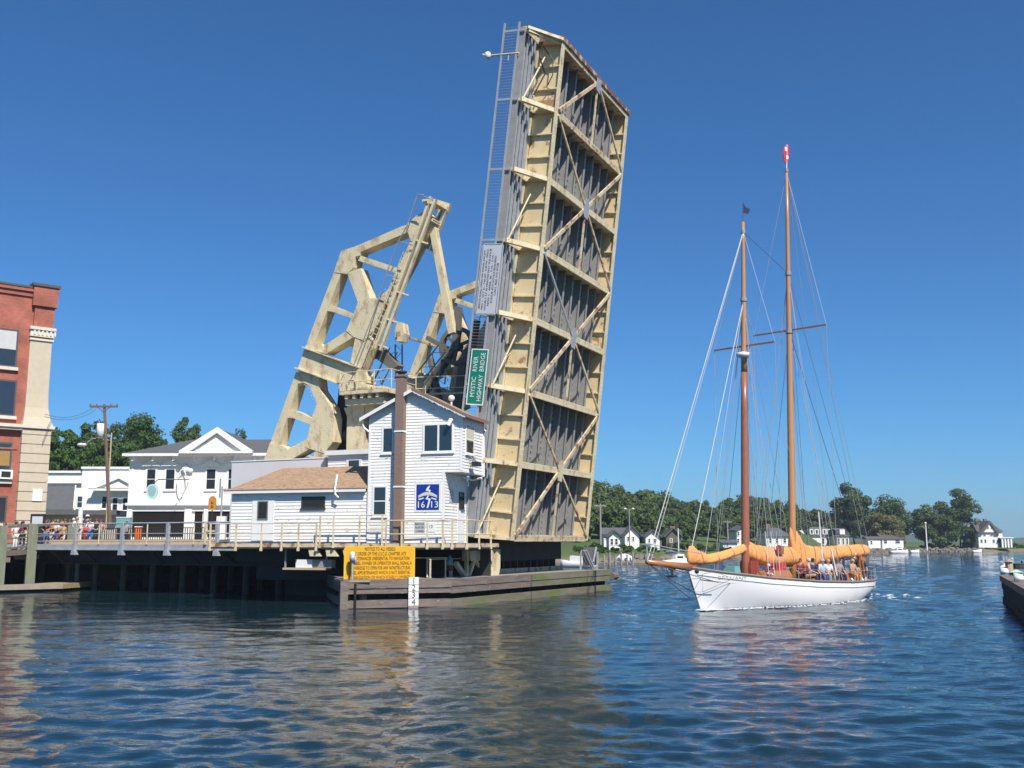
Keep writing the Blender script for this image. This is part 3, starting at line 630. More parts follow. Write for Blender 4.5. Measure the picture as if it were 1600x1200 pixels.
    g = MB(); g.beam(B(a2[0], -.4, a2[1]), B(b2[0], -.4, b2[1]), .36, .4, BV); g.build('operating_link', CREAM, t)
    g = MB()
    hr = [[(1165, 122), (1090, 92), (1020, 300)], [(1060, 412), (970, 386), (905, 560)], [(970, 622), (892, 596), (840, 760)], [(870, 850), (820, 828), (690, 1165)], [(1130, 100), (1092, 95)], [(905, 560), (892, 596)], [(1020, 300), (970, 386)], [(840, 760), (820, 828)]]
    for ln in hr: g.tube([B(*(lambda q: (q[0], -1.7, q[1]))(uz(*z4(*p), -1.7))) for p in ln], .032, 5)
    g.build('handrail', STEELG, t)
    g = MB()
    for i in range(16):
        k = .36 + i * .04; p = A3(*a) + (A3(*b) - A3(*a)) * k; g.beam(B(p[0] - .55, -1.6, p[1] - .1), B(p[0] - .25, -1.55, p[1] - .22), .03, .03)
    for e_ in (-.55, -.25):
        p, q = A3(*a) + (A3(*b) - A3(*a)) * .34, A3(*a) + (A3(*b) - A3(*a)) * .98; z_ = -.1 if e_ < -.4 else -.22; g.beam(B(p[0] + e_, -1.57, p[1] + z_), B(q[0] + e_, -1.57, q[1] + z_), .05, .05)
    g.build('ladder', CREAM, t)
    # pinion housing at the foot of the guide rails
    p = uz(*z4(962, 950), -.4); g = MB(); g.prism(lambda x, y, z: B(p[0] + x, y, p[1] + z), [(-.22, -.5), (.2, -.55), (.32, -.1), (.2, .5), (-.12, .6), (-.3, .2)], -.2, .4); g.build('pinion_housing', CREAM, t)
    g = MB(); q = uz(*z5(560, 160), VF); cx_, cz_ = q
    g.tube([B(cx_ + .2, VF + .8, cz_), B(cx_ + .2, VF + 1.1, cz_)], .75, 18); g.build('trunnion_hub', CREAM, t)
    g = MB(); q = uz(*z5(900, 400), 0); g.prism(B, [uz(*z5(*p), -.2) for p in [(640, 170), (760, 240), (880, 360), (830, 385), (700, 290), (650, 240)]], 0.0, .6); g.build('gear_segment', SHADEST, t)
    return t
tr = truss()
tr2 = copy_tree(tr); dv = 11.25; tr2.location = tuple(A3(*tr.location) + BV * dv)
tr2['label'] = 'partly shaded counterweight truss seen behind the roof peak, close left of the raised leaf'
tr['group'] = tr2['group'] = 'counterweight trusses of the drawbridge'
# far truss machinery wheels, the leaf's shadow put into their steel colour
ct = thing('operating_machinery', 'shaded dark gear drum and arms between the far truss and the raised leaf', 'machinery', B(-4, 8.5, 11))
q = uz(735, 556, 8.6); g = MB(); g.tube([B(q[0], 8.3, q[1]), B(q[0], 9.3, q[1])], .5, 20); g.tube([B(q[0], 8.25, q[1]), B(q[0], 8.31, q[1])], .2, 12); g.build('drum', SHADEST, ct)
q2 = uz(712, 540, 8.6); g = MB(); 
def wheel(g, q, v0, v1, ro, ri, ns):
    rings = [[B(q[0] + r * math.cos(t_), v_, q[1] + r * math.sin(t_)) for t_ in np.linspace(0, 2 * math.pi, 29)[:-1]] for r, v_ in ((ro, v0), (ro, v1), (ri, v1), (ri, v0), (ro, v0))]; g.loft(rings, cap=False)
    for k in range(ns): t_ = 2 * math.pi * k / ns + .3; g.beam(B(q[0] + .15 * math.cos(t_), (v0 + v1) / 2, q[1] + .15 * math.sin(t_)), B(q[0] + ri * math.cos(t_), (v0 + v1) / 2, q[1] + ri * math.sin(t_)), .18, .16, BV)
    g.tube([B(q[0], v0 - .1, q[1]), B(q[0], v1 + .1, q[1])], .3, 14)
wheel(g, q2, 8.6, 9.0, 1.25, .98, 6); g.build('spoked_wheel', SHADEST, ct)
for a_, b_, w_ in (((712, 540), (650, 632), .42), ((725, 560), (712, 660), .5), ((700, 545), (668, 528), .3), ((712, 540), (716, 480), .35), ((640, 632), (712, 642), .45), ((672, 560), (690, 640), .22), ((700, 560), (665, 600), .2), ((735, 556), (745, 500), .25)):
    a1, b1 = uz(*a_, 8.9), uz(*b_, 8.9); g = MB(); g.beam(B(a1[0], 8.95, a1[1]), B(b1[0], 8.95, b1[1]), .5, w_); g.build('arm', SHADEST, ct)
# lattice struts between the trusses
def lattice(name, label, a, b, v0, v1, wd=.5):
    t = thing(name, label, 'lattice strut', B(uz(*b, v1)[0], v1, uz(*b, v1)[1])); p = B(*(lambda q: (q[0], v0, q[1]))(uz(*a, v0))); q = B(*(lambda q: (q[0], v1, q[1]))(uz(*b, v1)))
    d_ = (q - p) / np.linalg.norm(q - p); sd_ = np.cross(d_, A3(0, 1, 0)); sd_ /= np.linalg.norm(sd_); g = MB(); n = max(4, int(np.linalg.norm(q - p) / wd / 1.0))
    for s_ in (-1, 1): g.beam(p + sd_ * s_ * wd / 2, q + sd_ * s_ * wd / 2, .07, .07)
    g.build('chord_angle', GALV, t); g = MB()
    for i in range(n):
        s_ = 1 if i % 2 else -1; g.beam(p + (q - p) * i / n + sd_ * s_ * wd / 2, p + (q - p) * (i + 1) / n - sd_ * s_ * wd / 2, .045, .03)
    g.build('lacing', GALV, t)
lattice('lattice_strut', 'leaning pale lattice strut rising from the machinery platform railing', (590, 598), (615, 546), 1.5, 1.5)
lattice('lattice_strut', 'upright dark lattice strut hanging under the pinion housing', (623, 596), (623, 538), 3.0, 3.0, .4)
lattice('lattice_strut', 'short lattice strut behind the foot of the near guide rails', (570, 564), (600, 545), .6, .6, .4)
lattice('lattice_strut', 'dark sloping lattice strut behind the far truss leg', (655, 590), (690, 545), 6.5, 6.5, .6)
lattice('lattice_strut', 'upright narrow lattice strut in the shaded gap under the gear drum', (690, 600), (692, 575), 7.5, 7.5, .4)
t = thing('cross_strut', 'thin cream strut crossing the gap from the near machinery to the far truss', 'strut', B(-6, 0, 13)); g = MB(); p, q = uz(625, 523, 0), uz(672, 538, 9.5)
g.beam(B(p[0], 0, p[1]), B(q[0], 9.5, q[1]), .12, .14); g.build('bar', CREAM, t); g = MB(); g.beam(B(p[0], -.2, p[1]), B(p[0], .2, p[1]), .3, .3); g.build('end_plate', CREAM, t)
# machinery platform on its pedestal
pt = thing('machinery_platform', 'cream railed machinery platform on a thick pedestal left of the control house roof', 'platform', B(-8.5, 0, 3))
p0 = uz(530, 612, -1.5); p1 = uz(598, 614, -1.5); zz = p0[1]
g = MB(); g.box(B, (p0[0], p1[0] + .2), (-1.5, 1.2), (zz - .18, zz)); g.build('deck', CREAM, pt)
g = MB()
for q in (.3, .8, 1.3, 1.8, 2.3): g.box(B, (p0[0] + q, p0[0] + q + .18), (-1.4, 1.1), (zz - .42, zz - .18))
g.box(B, (p0[0] + .2, p1[0] - .1), (-1.2, 1.0), (zz - .75, zz - .42)); g.build('bearer', CREAM, pt)
a = uz(549, 640, -.2); b = uz(575, 640, -.2); g = MB(); g.box(B, (a[0], b[0]), (-.6, .6), (3, zz - .7)); g.prism(B, [(a[0], zz - 1.4), (b[0], zz - 1.4), (b[0] + 1.0, zz - .75), (a[0] - .3, zz - .75)], -.5, .5); g.build('pedestal', CREAM, pt)
g = MB()
for u_ in np.linspace(p0[0], p1[0] + .5, 4):
    for v_ in (-1.45, 1.1): g.tube([B(u_, v_, zz - .2), B(u_, v_, zz + 1.05)], .028, 5)
for z_ in (.5, 1.05):
    g.tube([B(p0[0], 1.1, zz + z_), B(p0[0], -1.45, zz + z_), B(p1[0] + .5, -1.45, zz + z_), B(p1[0] + .5, 1.1, zz + z_)], .028, 5)
a3 = uz(645, 598, 2.0); g.tube([B(p1[0] + .5, 1.1, zz + .95), B(p1[0] + 3.4, 1.8, zz + .95)], .028, 5); g.tube([B(p1[0] + .5, 1.1, zz + .3), B(p1[0] + 3.4, 1.8, zz + .3)], .028, 5)
for q in (1.2, 2.3, 3.4): g.tube([B(p1[0] + q, 1.5, zz - .2), B(p1[0] + q, 1.5, zz + .95)], .028, 5)
g.tube([B(p1[0] + .5, 1.1, zz - .02), B(p1[0] + 3.6, 1.8, zz - .02)], .06, 5); g.build('railing', CREAM, pt)
g = MB(); q = uz(552, 596, -1.0)
for dx, dz, r in ((-.5, .25, .3), (0, .3, .38), (.5, .25, .28), (.9, .2, .2)): g.tube([B(q[0] + dx, -1.2, zz + dz), B(q[0] + dx, -.2, zz + dz)], r, 12)
g.box(B, (p0[0] + .5, p1[0] - .2), (-1.2, .5), (zz, zz + .2)); g.build('gearbox', CREAM, pt)
g = MB(); a = uz(535, 660, 0.5); g.prism(lambda x, y, z: B(a[0] + x, y, a[1] + z), [(-.6, -2.0), (.6, -1.4), (.75, .4), (.5, 2.0), (-.1, 1.9), (-.2, .8), (-.8, .2)], .2, 1.0); g.tube([B(a[0] - .2, .1, a[1] - .9), B(a[0] + 2.6, .1, a[1] - .5)], .35, 12); g.build('drive_shaft', DARKST, pt)
# ================================================================ CONTROL HOUSE, ANNEX, PLATFORM
YHS = R(18); HE = A3(math.cos(YHS), -math.sin(YHS), 0); HD = A3(math.sin(YHS), math.cos(YHS), 0); HY = 48.5; HK = HY / 47.0; HO = at(722, 700, HY); HO[2] = 0
H = lambda x, y, z: HO + HE * (x * HK) + HD * (y * .82 * HK) + ZV * (CAM_H + (z - CAM_H) * HK)
def hz(px, py, d=0.0):
    p = onplane(px, py, HO + HD * d, HD) - HO; return (p @ HE, p[2])
def shift(F, a0, b0, c0=0.0): return lambda a, b, c: F(a + a0, b + b0, c + c0)
def sideR(F, a0): return lambda a, b, c: F(a0 - b, a, c)         # face looking towards +a of F: its own a runs into depth
def sideL(F, a0): return lambda a, b, c: F(a0 + b, -a, c)
def clap(mb, F, b, c0, c1, ext, step=.14, lip=.026):
    """overlapping boards: a thin tapered course for each clapboard"""
    c = c0
    while c < c1 - .02:
        a0, a1 = ext(c); h = min(step, c1 - c)
        a0b, a1b = ext(c + h)
        if a1 - a0 > .05:
            v_ = [F(a0, b - lip, c), F(a1, b - lip, c), F(a1b, b - .002, c + h), F(a0b, b - .002, c + h), F(a0, b, c), F(a1, b, c)]
            mb.add(v_, [(0, 1, 2, 3), (0, 4, 5, 1), (0, 3, 4), (1, 5, 2)])
        c += step
def window(F, a0, a1, c0, c1, b, parent, frame_w=.09, sash=True, mat=TRIM, glass=GLASS, mull=None, name='window', sill=True, hood=None, munt=False, out=.05):
    g = MB()
    for (x0, x1, y0, y1) in ((a0 - frame_w, a0, c0 - frame_w, c1 + frame_w), (a1, a1 + frame_w, c0 - frame_w, c1 + frame_w), (a0, a1, c1, c1 + frame_w), (a0, a1, c0 - frame_w, c0)):
        g.box(F, (x0, x1), (b - out, b + .02), (y0, y1))
    if sash: g.box(F, (a0, a1), (b - out + .006, b - .01), ((c0 + c1) / 2 - .025, (c0 + c1) / 2 + .025))
    if mull:
        for m_ in mull: g.box(F, (m_ - .045, m_ + .045), (b - out, b), (c0, c1))
    if munt:
        for q in (1, 2): x = a0 + (a1 - a0) * q / 3; g.box(F, (x - .012, x + .012), (b - out + .015, b - .012), ((c0 + c1) / 2, c1))
        g.box(F, (a0, a1), (b - out + .016, b - .012), (c0 + (c1 - c0) * .74, c0 + (c1 - c0) * .76))
    if sill: g.box(F, (a0 - frame_w - .04, a1 + frame_w + .04), (b - out - .06, b - out + .02), (c0 - frame_w - .05, c0 - frame_w + .01))
    if hood: hood(g)
    w_ = g.build(name, mat, parent); g = MB(); pf_ = max(.032, out - .015); g.box(F, (a0, a1), (b - pf_, b - pf_ + .015), (c0, c1)); g.build('pane', glass, w_); return w_
PZ = 2.88                                                        # platform level
ho = thing('control_house', 'white clapboard two storey bridge control house with brown brick chimney and blue emblem', 'house', H(-2.4, 1.7, PZ))
e0, e1, e2, D_ = -4.72, -.84, 0.0, 3.4; zb, ze, zo = PZ, 8.45, 6.17; pk = (-2.45, 10.0)
rl = (pk[1] - 8.72) / (pk[0] + 5.08); rr_ = (pk[1] - 8.66) / (.28 - pk[0])
def rz(e): return pk[1] - (rl * (pk[0] - e) if e < pk[0] else rr_ * (e - pk[0]))
g = MB(); g.box(H, (e0, e1), (0, D_), (zb, zo)); g.prism(H, [(e0, zo), (e2, zo), (e2, rz(e2) - .06), (pk[0], pk[1] - .06), (e0, rz(e0) - .06)], 0, D_)
def ext(c):
    lo, hi = e0, (e1 if c < zo - .01 else e2)
    if c > rz(e0) - .08: lo = pk[0] - (pk[1] - .07 - c) / rl
    if c > rz(e2) - .08: hi = min(hi, pk[0] + (pk[1] - .07 - c) / rr_)
    return lo, hi
clap(g, H, 0, zb, pk[1] - .1, ext); SR = sideR(H, e2); clap(g, SR, 0, zo, rz(e2) - .1, lambda c: (0, D_)); SRg = sideR(H, e1); clap(g, SRg, 0, zb, zo - .02, lambda c: (0, D_))
hw = g.build('wall', WHITEP, ho)
g = MB()
for a_ in (e0 + .04, e1 - .06): g = MB(); g.box(H, (a_ - .05, a_ + .06), (-.028, .0), (zb, zo if a_ > -2 else rz(e0) - .1)); g.build('corner_board', TRIM, hw)
g = MB()
g.box(H, (e2 - .1, e2 + .03), (-.03, .0), (zo - .03, rz(e2) - .1)); g.box(H, (e1, e2 + .03), (-.03, D_ + .03), (zo - .07, zo)); g.box(H, (e2, e2 + .03), (D_ - .1, D_ + .02), (zo, rz(e2) - .15))
g.box(H, (e1, e1 + .03), (D_ - .08, D_ + .02), (zb, zo - .08)); g.build('corner_board', TRIM, hw)
# roof with open rakes
g = MB(); ov = .38
for (ea, eb) in ((-5.08, pk[0]), (pk[0], .28)):
    za, zb_ = rz(ea), rz(eb); g.prism(H, [(ea, za - .06), (eb, zb_ - .06), (eb, zb_ + .02), (ea, za + .02)], -ov, D_ + .08)
rf = g.build('roof', SHING, ho)
g = MB(); g.prism(H, [(pk[0], pk[1] - .02), (.30, rz(.30) - .02), (.30, rz(.30) + .10), (pk[0], pk[1] + .10)], -ov - .03, -ov + .02); g.box(H, (.27, .31), (-ov, D_ + .08), (rz(.3) - .06, rz(.3) + .09)); g.build('rake_edge', SHINGB, rf)
g = MB(); g.prism(H, [(-5.1, rz(-5.1) - .14), (pk[0], pk[1] - .14), (pk[0], pk[1] + .03), (-5.1, rz(-5.1) + .03)], -ov - .02, -ov + .01)
n = 34
for i in range(n):
    a = pk[0] + (.28 - pk[0]) * i / n; b = pk[0] + (.28 - pk[0]) * (i + .72) / n; dz = rng.uniform(.10, .15)
    g.prism(H, [(a, rz(a) - dz), (b, rz(b) - dz), (b, rz(b) - .02), (a, rz(a) - .02)], -ov - .012, -ov + .01)
g.build('fascia', TRIM, rf)
g = MB(); g.tube([H(-2.0, .4, rz(-2) + .0), H(-2.0, .4, rz(-2) + .45)], .03, 6); g.build('vent_pipe', GALV, rf)
g = MB(); g.tube([H(-1.35, 2.5, rz(-1.35) - .05), H(-1.35, 2.5, rz(-1.35) + .25)], .05, 6); g.sphere(H(-1.35, 2.5, rz(-1.35) + .38), .17, 10, 6); g.build('roof_lamp', LAMPW, rf, True)
g = MB(); g.tube([H(e2 + .05, D_ - .15, 8.4), H(e2 + .2, D_ - .1, 8.25), H(e2 + .05, D_ + .05, 8.0), H(e2 + .08, D_ + .02, zo - .1), H(e1 + .05, D_ + .03, zo - .35), H(e1 + .05, D_ + .05, PZ)], .04, 6); g.build('downpipe', TRIM, ho)
g = MB(); g.tube([H(e0 - .32, -.2, 8.55), H(e0 - .25, -.1, 8.3), H(e0 - .02, -.03, 8.1)], .06, 6); g.build('gutter_elbow', TRIM, ho)
# chimney
g = MB(); c0_, c1_ = -3.22, -2.82; g.box(H, (c0_, c1_), (-.46, 0), (PZ, 10.62)); g.box(H, (c0_ - .05, c1_ + .05), (-.51, .05), (10.62, 10.72)); ch = g.build('chimney', CHIMB, ho)
g = MB()
for z_ in (5.42, 8.0): g.box(H, (c0_ - .03, c1_ + .03), (-.49, -.0), (z_, z_ + .07))
g.build('chimney_band', TRIM, ch)
g = MB(); g.tube([H(-3.02, -.2, 10.72), H(-3.02, -.2, 10.85)], .17, 10); g.tube([H(-3.02, -.2, 10.83), H(-3.02, -.2, 10.9)], .27, 10); g.build('flue_cap', BLACK, ch)
# windows and door
window(H, -3.96, -3.52, 7.12, 8.22, 0, ho, sash=False); window(H, -3.36, -3.05, 7.12, 8.22, 0, ho, sash=False)
window(H, -1.86, -.5, 7.1, 8.3, 0, ho, sash=False, mull=[-1.17])
w3 = window(H, -4.38, -3.8, 4.18, 5.46, 0, ho); g = MB(); g.box(H, (-4.62, -3.55), (-.035, 0), (3.7, 4.02)); g.build('lower_panel', TRIM, w3)
wb = window(SR, .55, 1.75, 7.05, 8.3, 0, ho, sash=True); g = MB(); g.box(SR, (.6, 1.7), (-.043, -.036), (7.62, 8.26)); g.build('window_blind', M('cream_blind', (.62, .57, .42), .7), wb)
window(SRg, 2.15, 2.85, 4.5, 5.25, -.035, ho, .03, sash=False, sill=False, mat=BLACK, out=.045, glass=GLASSD)
g = MB(); g.box(SRg, (1.95, 3.05), (-.035, 0), (PZ + .05, 5.55)); dr = g.build('door', TRIM, ho); g = MB(); g.sphere(SRg(2.9, -.06, 3.9), .04, 6, 4); g.build('handle', GALV, dr)
# floodlight on the bay, small bay lamp
g = MB(); g.beam(H(e2 + .02, 1.2, 6.9), H(e2 + .35, 1.1, 6.6), .04, .04); g.beam(H(e2 + .02, 1.6, 6.95), H(e2 + .35, 1.3, 6.6), .04, .04); g.beam(H(e2 + .02, .8, 7.0), H(e2 + .3, 1.2, 6.62), .03, .03); fl = g.build('lamp_bracket', STEELG, ho)
g = MB(); g.box(H, (e2 + .2, e2 + .5), (.85, 1.5), (6.42, 6.62)); g.build('floodlight', BLACK, fl)
g = MB(); g.tube([H(-.42, -.02, 8.55), H(-.5, -.22, 8.5), H(-.62, -.3, 8.25)], [.06, .1, .12], 8); g.build('wall_lamp', TRIM, ho)
g = MB(); g.tube([H(e1 + .02, 2.6, 6.0), H(e1 + .5, 2.9, 5.85), H(e1 + 1.0, 2.7, 5.95)], .05, 6); g.build('wall_bracket', TRIM, ho)
# signs on the house
t = thing('emblem_sign', 'square blue sign with white bridge emblem and lightning bolt on the control house front', 'sign', H(-1.66, -.06, 4.4))
g = MB(); g.box(H, (-2.32, -1.0), (-.035, 0), (4.3, 5.66)); g.build('backing_board', TRIM, t)
g = MB(); g.box(H, (-2.22, -1.1), (-.06, -.034), (4.4, 5.56)); g.build('sign_sheet', SIGNB, t)
E_ = lambda a, b, c: H(-2.22 + 1.12 * (a - 125) / 370, b - .062, 4.4 + 1.16 * (602 - c) / 415)
g = MB(); g.prism(E_, [(335, 208), (352, 212), (322, 275), (362, 280), (345, 322), (322, 312), (336, 296), (276, 292), (300, 240)], -.006, 0); g.build('bolt', SIGNW, t)
g = MB(); g.prism(E_, [(312, 372), (330, 378), (312, 415), (362, 425), (322, 575), (296, 577), (328, 440), (274, 432)], -.006, 0); g.build('bolt', SIGNW, t)
arc_o = [(155 + 310 * i / 12, 372 - 62 * math.sin(math.pi * i / 12)) for i in range(13)]; arc_i = [(465 - 310 * i / 12, 410 - 42 * math.sin(math.pi * i / 12)) for i in range(13)]
g = MB(); g.prism(E_, arc_o + arc_i, -.006, 0); g.build('bridge_arch', M('sign_grey', (.6, .6, .52), .5), t)
for pts in ([(155, 425), (245, 405), (252, 418), (165, 446)], [(372, 405), (460, 430), (452, 448), (368, 420)]): g = MB(); g.prism(E_, pts, -.006, 0); g.build('wave_bar', SIGNW, t)
for s_, x_ in (('16', 198), ('13', 418)): g = MB(); text_into(g, s_, lambda a, b, c, x_=x_: H(-2.22 + 1.12 * (x_ - 125) / 370 + a, b, 4.4 + 1.16 * (602 - 525) / 415 + c), .42, b=-.062, w=.34); g.build('numerals', SIGNW, t)
t = thing('channel_notice', 'small grey plaque with three black lines low on the control house front', 'notice', H(-2.05, -.03, 3.3))
g = MB(); g.box(H, (-2.3, -1.78), (-.04, -.02), (3.3, 3.86)); g.build('plate', SIGNG, t)
for i, s_ in enumerate(('BRIDGE', 'MONITORS', 'CHANNEL')): g = MB(); text_into(g, s_, lambda a, b, c, i=i: H(-2.04 + a, b, 3.74 - i * .16 + c), .15, b=-.042, w=.44); g.build('lettering', INK, t)
t = thing('channel_number_card', 'little white card with dark number beside the grey channel plaque', 'notice', H(-1.5, -.03, 3.4)); g = MB(); g.box(H, (-1.7, -1.28), (-.04, -.02), (3.38, 3.8)); g.build('plate', SIGNW, t)
g = MB(); text_into(g, '13', lambda a, b, c: H(-1.49 + a, b, 3.62 + c), .2, b=-.042); g.build('lettering', INK, t)
t = thing('faded_notice', 'faded grey notice in the shade under the overhanging upper storey', 'notice', SRg(.8, -.03, 5.0)); g = MB(); g.box(SRg, (.6, 1.25), (-.04, -.02), (4.75, 5.35)); g.build('plate', SIGNG, t); g = MB()
for i in range(3): g.box(SRg, (.68, 1.17 - .1 * (i % 2)), (-.043, -.04), (5.2 - i * .15, 5.24 - i * .15))
g.build('faint_lines', STEELG, t)

# ---------------------------------------------------------------- low annex
an = thing('bridge_annex', 'low white clapboard annex with tan shingled hip roof and peeling paint', 'outbuilding', H(-8.5, 2, PZ))
a0, a1, ad, zt = -12.15, -4.76, 4.2, 5.35; g = MB(); g.box(H, (a0, a1), (.1, ad), (PZ + .02, zt)); clap(g, H, .1, PZ + .02, zt - .1, lambda c: (a0, a1), .16, .03); clap(g, sideR(H, a1), .1 - .1, zt, zt, lambda c: (0, 0))
aw = g.build('wall', WHITEP, an)
g = MB(); r0, r1 = (-10.3, 6.62), (-4.78, 6.62); o_ = .3
v_ = [H(a0 - o_, .1 - o_, zt + .05), H(a1, .1 - o_, zt + .05), H(a1, 2.1, r1[1]), H(r0[0], 2.1, r0[1]), H(a0 - o_, ad + o_, zt + .05), H(a1, ad + o_, zt + .05)]
g.add(v_, [(0, 1, 2, 3), (4, 0, 3), (5, 4, 3, 2), (1, 5, 2), (0, 4, 5, 1)]); ar = g.build('roof', SHING, an)
g = MB(); g.box(H, (a0 - o_ - .02, a1), (.1 - o_ - .03, .1 - o_), (zt - .08, zt + .06)); g.build('eave_board', TRIM, ar)
g = MB(); g.box(H, (a0 - o_ - .02, a1), (.1 - o_ - .05, .1 - o_ - .03), (zt + .06, zt + .1)); g.build('drip_edge', SHINGB, ar)
g = MB(); g.tube([H(-6.35, .0, zt + .75), H(-6.35, -.25, zt + .1), H(-6.3, -.3, zt - .2), H(-6.15, -.25, zt - .35)], .05, 6); g.build('vent_pipe', TRIM, an)
g = MB(); g.box(H, (-10.95, -9.75), (.045, .1), (PZ + .05, 5.0)); ddr = g.build('door', TRIM, an)
window(H, -10.6, -10.12, 4.05, 4.85, .045, an, .05, sash=False, sill=False, out=.04, mat=PILE, glass=GLASSD)
window(H, -8.2, -7.05, 4.58, 5.02, .1, an, .06, sash=False, sill=True, mat=DARKST, glass=GLASSD, out=.06)
# ---------------------------------------------------------------- stucco wall, small hut
q0 = uz(366, 724, -1.9); q1 = uz(512, 724, -1.9)
t = thing('pit_wall', 'plain pale stucco wall behind the tan roof, hiding the truss foot', 'wall', B((q0[0] + q1[0]) / 2, -1.7, PZ)); g = MB(); g.box(B, (q0[0], q1[0]), (-2.1, -1.75), (PZ, q0[1] + .05)); g.build('panel', STUCCO, t); g = MB(); g.box(B, (q0[0] - .02, q1[0] + .02), (-2.13, -1.72), (q0[1] + .05, q0[1] + .11)); g.build('coping', TRIM, t)
t = thing('machine_hut', 'small white flat roofed hut between stucco wall and control house', 'hut', B(-10, -1, PZ)); h0 = uz(513, 712, -2.3); h1 = uz(585, 712, -2.3)
g = MB(); g.box(B, (h0[0], h1[0]), (-2.3, -1.25), (PZ, h0[1])); clap(g, B, -2.3, 5.5, h0[1] - .15, lambda c: (h0[0], h1[0]), .15); g.build('wall', WHITE, t)
g = MB(); g.box(B, (h0[0] - .12, h1[0]), (-2.5, -1.25), (h0[1], h0[1] + .25)); g.build('roof', TRIM, t); a = uz(545, 733, -2.3); b = uz(562, 719, -2.3)
window(B, a[0], b[0], a[1], b[1], -2.3, t, .14, sash=False, sill=False)

# ---------------------------------------------------------------- platform under the buildings, with its railings
pf = thing('bridge_platform', 'cream railed walkway and dark platform carrying the white bridge buildings', 'platform', H(-5, 1, 0))
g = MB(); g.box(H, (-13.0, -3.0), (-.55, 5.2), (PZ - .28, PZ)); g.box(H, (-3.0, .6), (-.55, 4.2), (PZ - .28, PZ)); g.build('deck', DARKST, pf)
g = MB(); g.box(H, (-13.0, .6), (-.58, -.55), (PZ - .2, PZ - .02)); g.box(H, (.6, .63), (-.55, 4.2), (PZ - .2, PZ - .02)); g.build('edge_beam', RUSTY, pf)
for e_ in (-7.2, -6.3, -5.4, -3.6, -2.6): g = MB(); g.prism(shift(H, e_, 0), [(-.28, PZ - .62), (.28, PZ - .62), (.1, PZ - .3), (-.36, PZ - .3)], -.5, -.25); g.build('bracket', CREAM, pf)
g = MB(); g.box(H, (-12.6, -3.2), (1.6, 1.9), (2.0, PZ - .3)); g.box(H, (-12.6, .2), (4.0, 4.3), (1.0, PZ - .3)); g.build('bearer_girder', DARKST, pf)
def rail(F, pts, z0, zt_, mids, feet=.25, r=.035, posts=None, mat=CREAM, parent=None, name='railing'):
    g = MB()
    for z_ in [zt_] + mids: g.tube([F(a, b, z_) for a, b in pts], r * .85, 6)
    P = posts or pts
    for a, b in P: g.box(F, (a - r, a + r), (b - r, b + r), (z0 - feet, zt_ + .02)); g.box(F, (a - r * 1.5, a + r * 1.5), (b - r * 1.4, b + r * 1.4), (z0 - feet - .08, z0 - feet + .06))
    return g.build(name, mat, parent)
rail(H, [(-13, -.62), (-7.1, -.62)], PZ, PZ + .92, [PZ + .45], .3, posts=[(e, -.62) for e in (-12.9, -11.45, -10.05, -8.95, -8.05, -7.1)], parent=pf)
rail(H, [(-6.95, -.66), (-3.5, -.66)], PZ, PZ + 1.28, [PZ + .95, PZ + .62], .15, posts=[(e, -.66) for e in (-6.9, -6.2, -4.85, -3.7)], parent=pf)
rail(H, [(-3.6, -.68), (-2.75, -.72), (.6, -.6), (.62, 3.2)], PZ, PZ + 1.02, [PZ + .4], .2, posts=[(-3.5, -.68), (-2.7, -.7), (-1.45, -.67), (-.7, -.65), (-.25, -.63), (.45, -.61), (.62, .8), (.62, 2.8)], parent=pf)
# ---------------------------------------------------------------- pier under the leaf
t = thing('bridge_pier', 'black shaded bridge pier with rusty foot under the raised leaf', 'pier', B(-4, 5, -1))
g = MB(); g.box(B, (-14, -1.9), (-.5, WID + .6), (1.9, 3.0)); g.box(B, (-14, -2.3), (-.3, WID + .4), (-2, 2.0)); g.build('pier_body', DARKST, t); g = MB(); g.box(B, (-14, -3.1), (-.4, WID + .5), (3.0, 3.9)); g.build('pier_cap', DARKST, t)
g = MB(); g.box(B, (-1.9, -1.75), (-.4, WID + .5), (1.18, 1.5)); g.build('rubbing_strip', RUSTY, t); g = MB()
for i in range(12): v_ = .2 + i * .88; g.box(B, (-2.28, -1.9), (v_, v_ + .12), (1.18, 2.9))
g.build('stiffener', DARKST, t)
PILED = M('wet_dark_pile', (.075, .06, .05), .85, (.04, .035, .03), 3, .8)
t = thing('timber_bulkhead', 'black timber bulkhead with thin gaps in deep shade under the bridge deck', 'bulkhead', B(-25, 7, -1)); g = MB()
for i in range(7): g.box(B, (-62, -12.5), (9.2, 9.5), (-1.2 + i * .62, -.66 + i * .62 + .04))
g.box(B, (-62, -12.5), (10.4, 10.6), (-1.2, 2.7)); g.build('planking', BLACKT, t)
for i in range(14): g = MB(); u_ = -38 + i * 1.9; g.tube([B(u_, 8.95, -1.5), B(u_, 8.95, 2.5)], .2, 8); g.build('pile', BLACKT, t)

for v_, n_ in ((-.6, 9), (3.6, 9)):
    for i in range(n_):
        u_ = -33 + i * 2.35; t = thing('bridge_pile', 'dark timber pile in shade under the approach bridge', 'pile', B(u_, v_, 0), 'piles under the approach bridge'); g = MB(); g.tube([B(u_, v_, -1.5), B(u_ + .05, v_, 1.6)], .19, 9); g.build('shaft', PILED, t); g = MB(); g.box(B, (u_ - .3, u_ + .3), (v_ - .3, v_ + .3), (1.6, 1.85)); g.build('pile_cap', PILED, t)
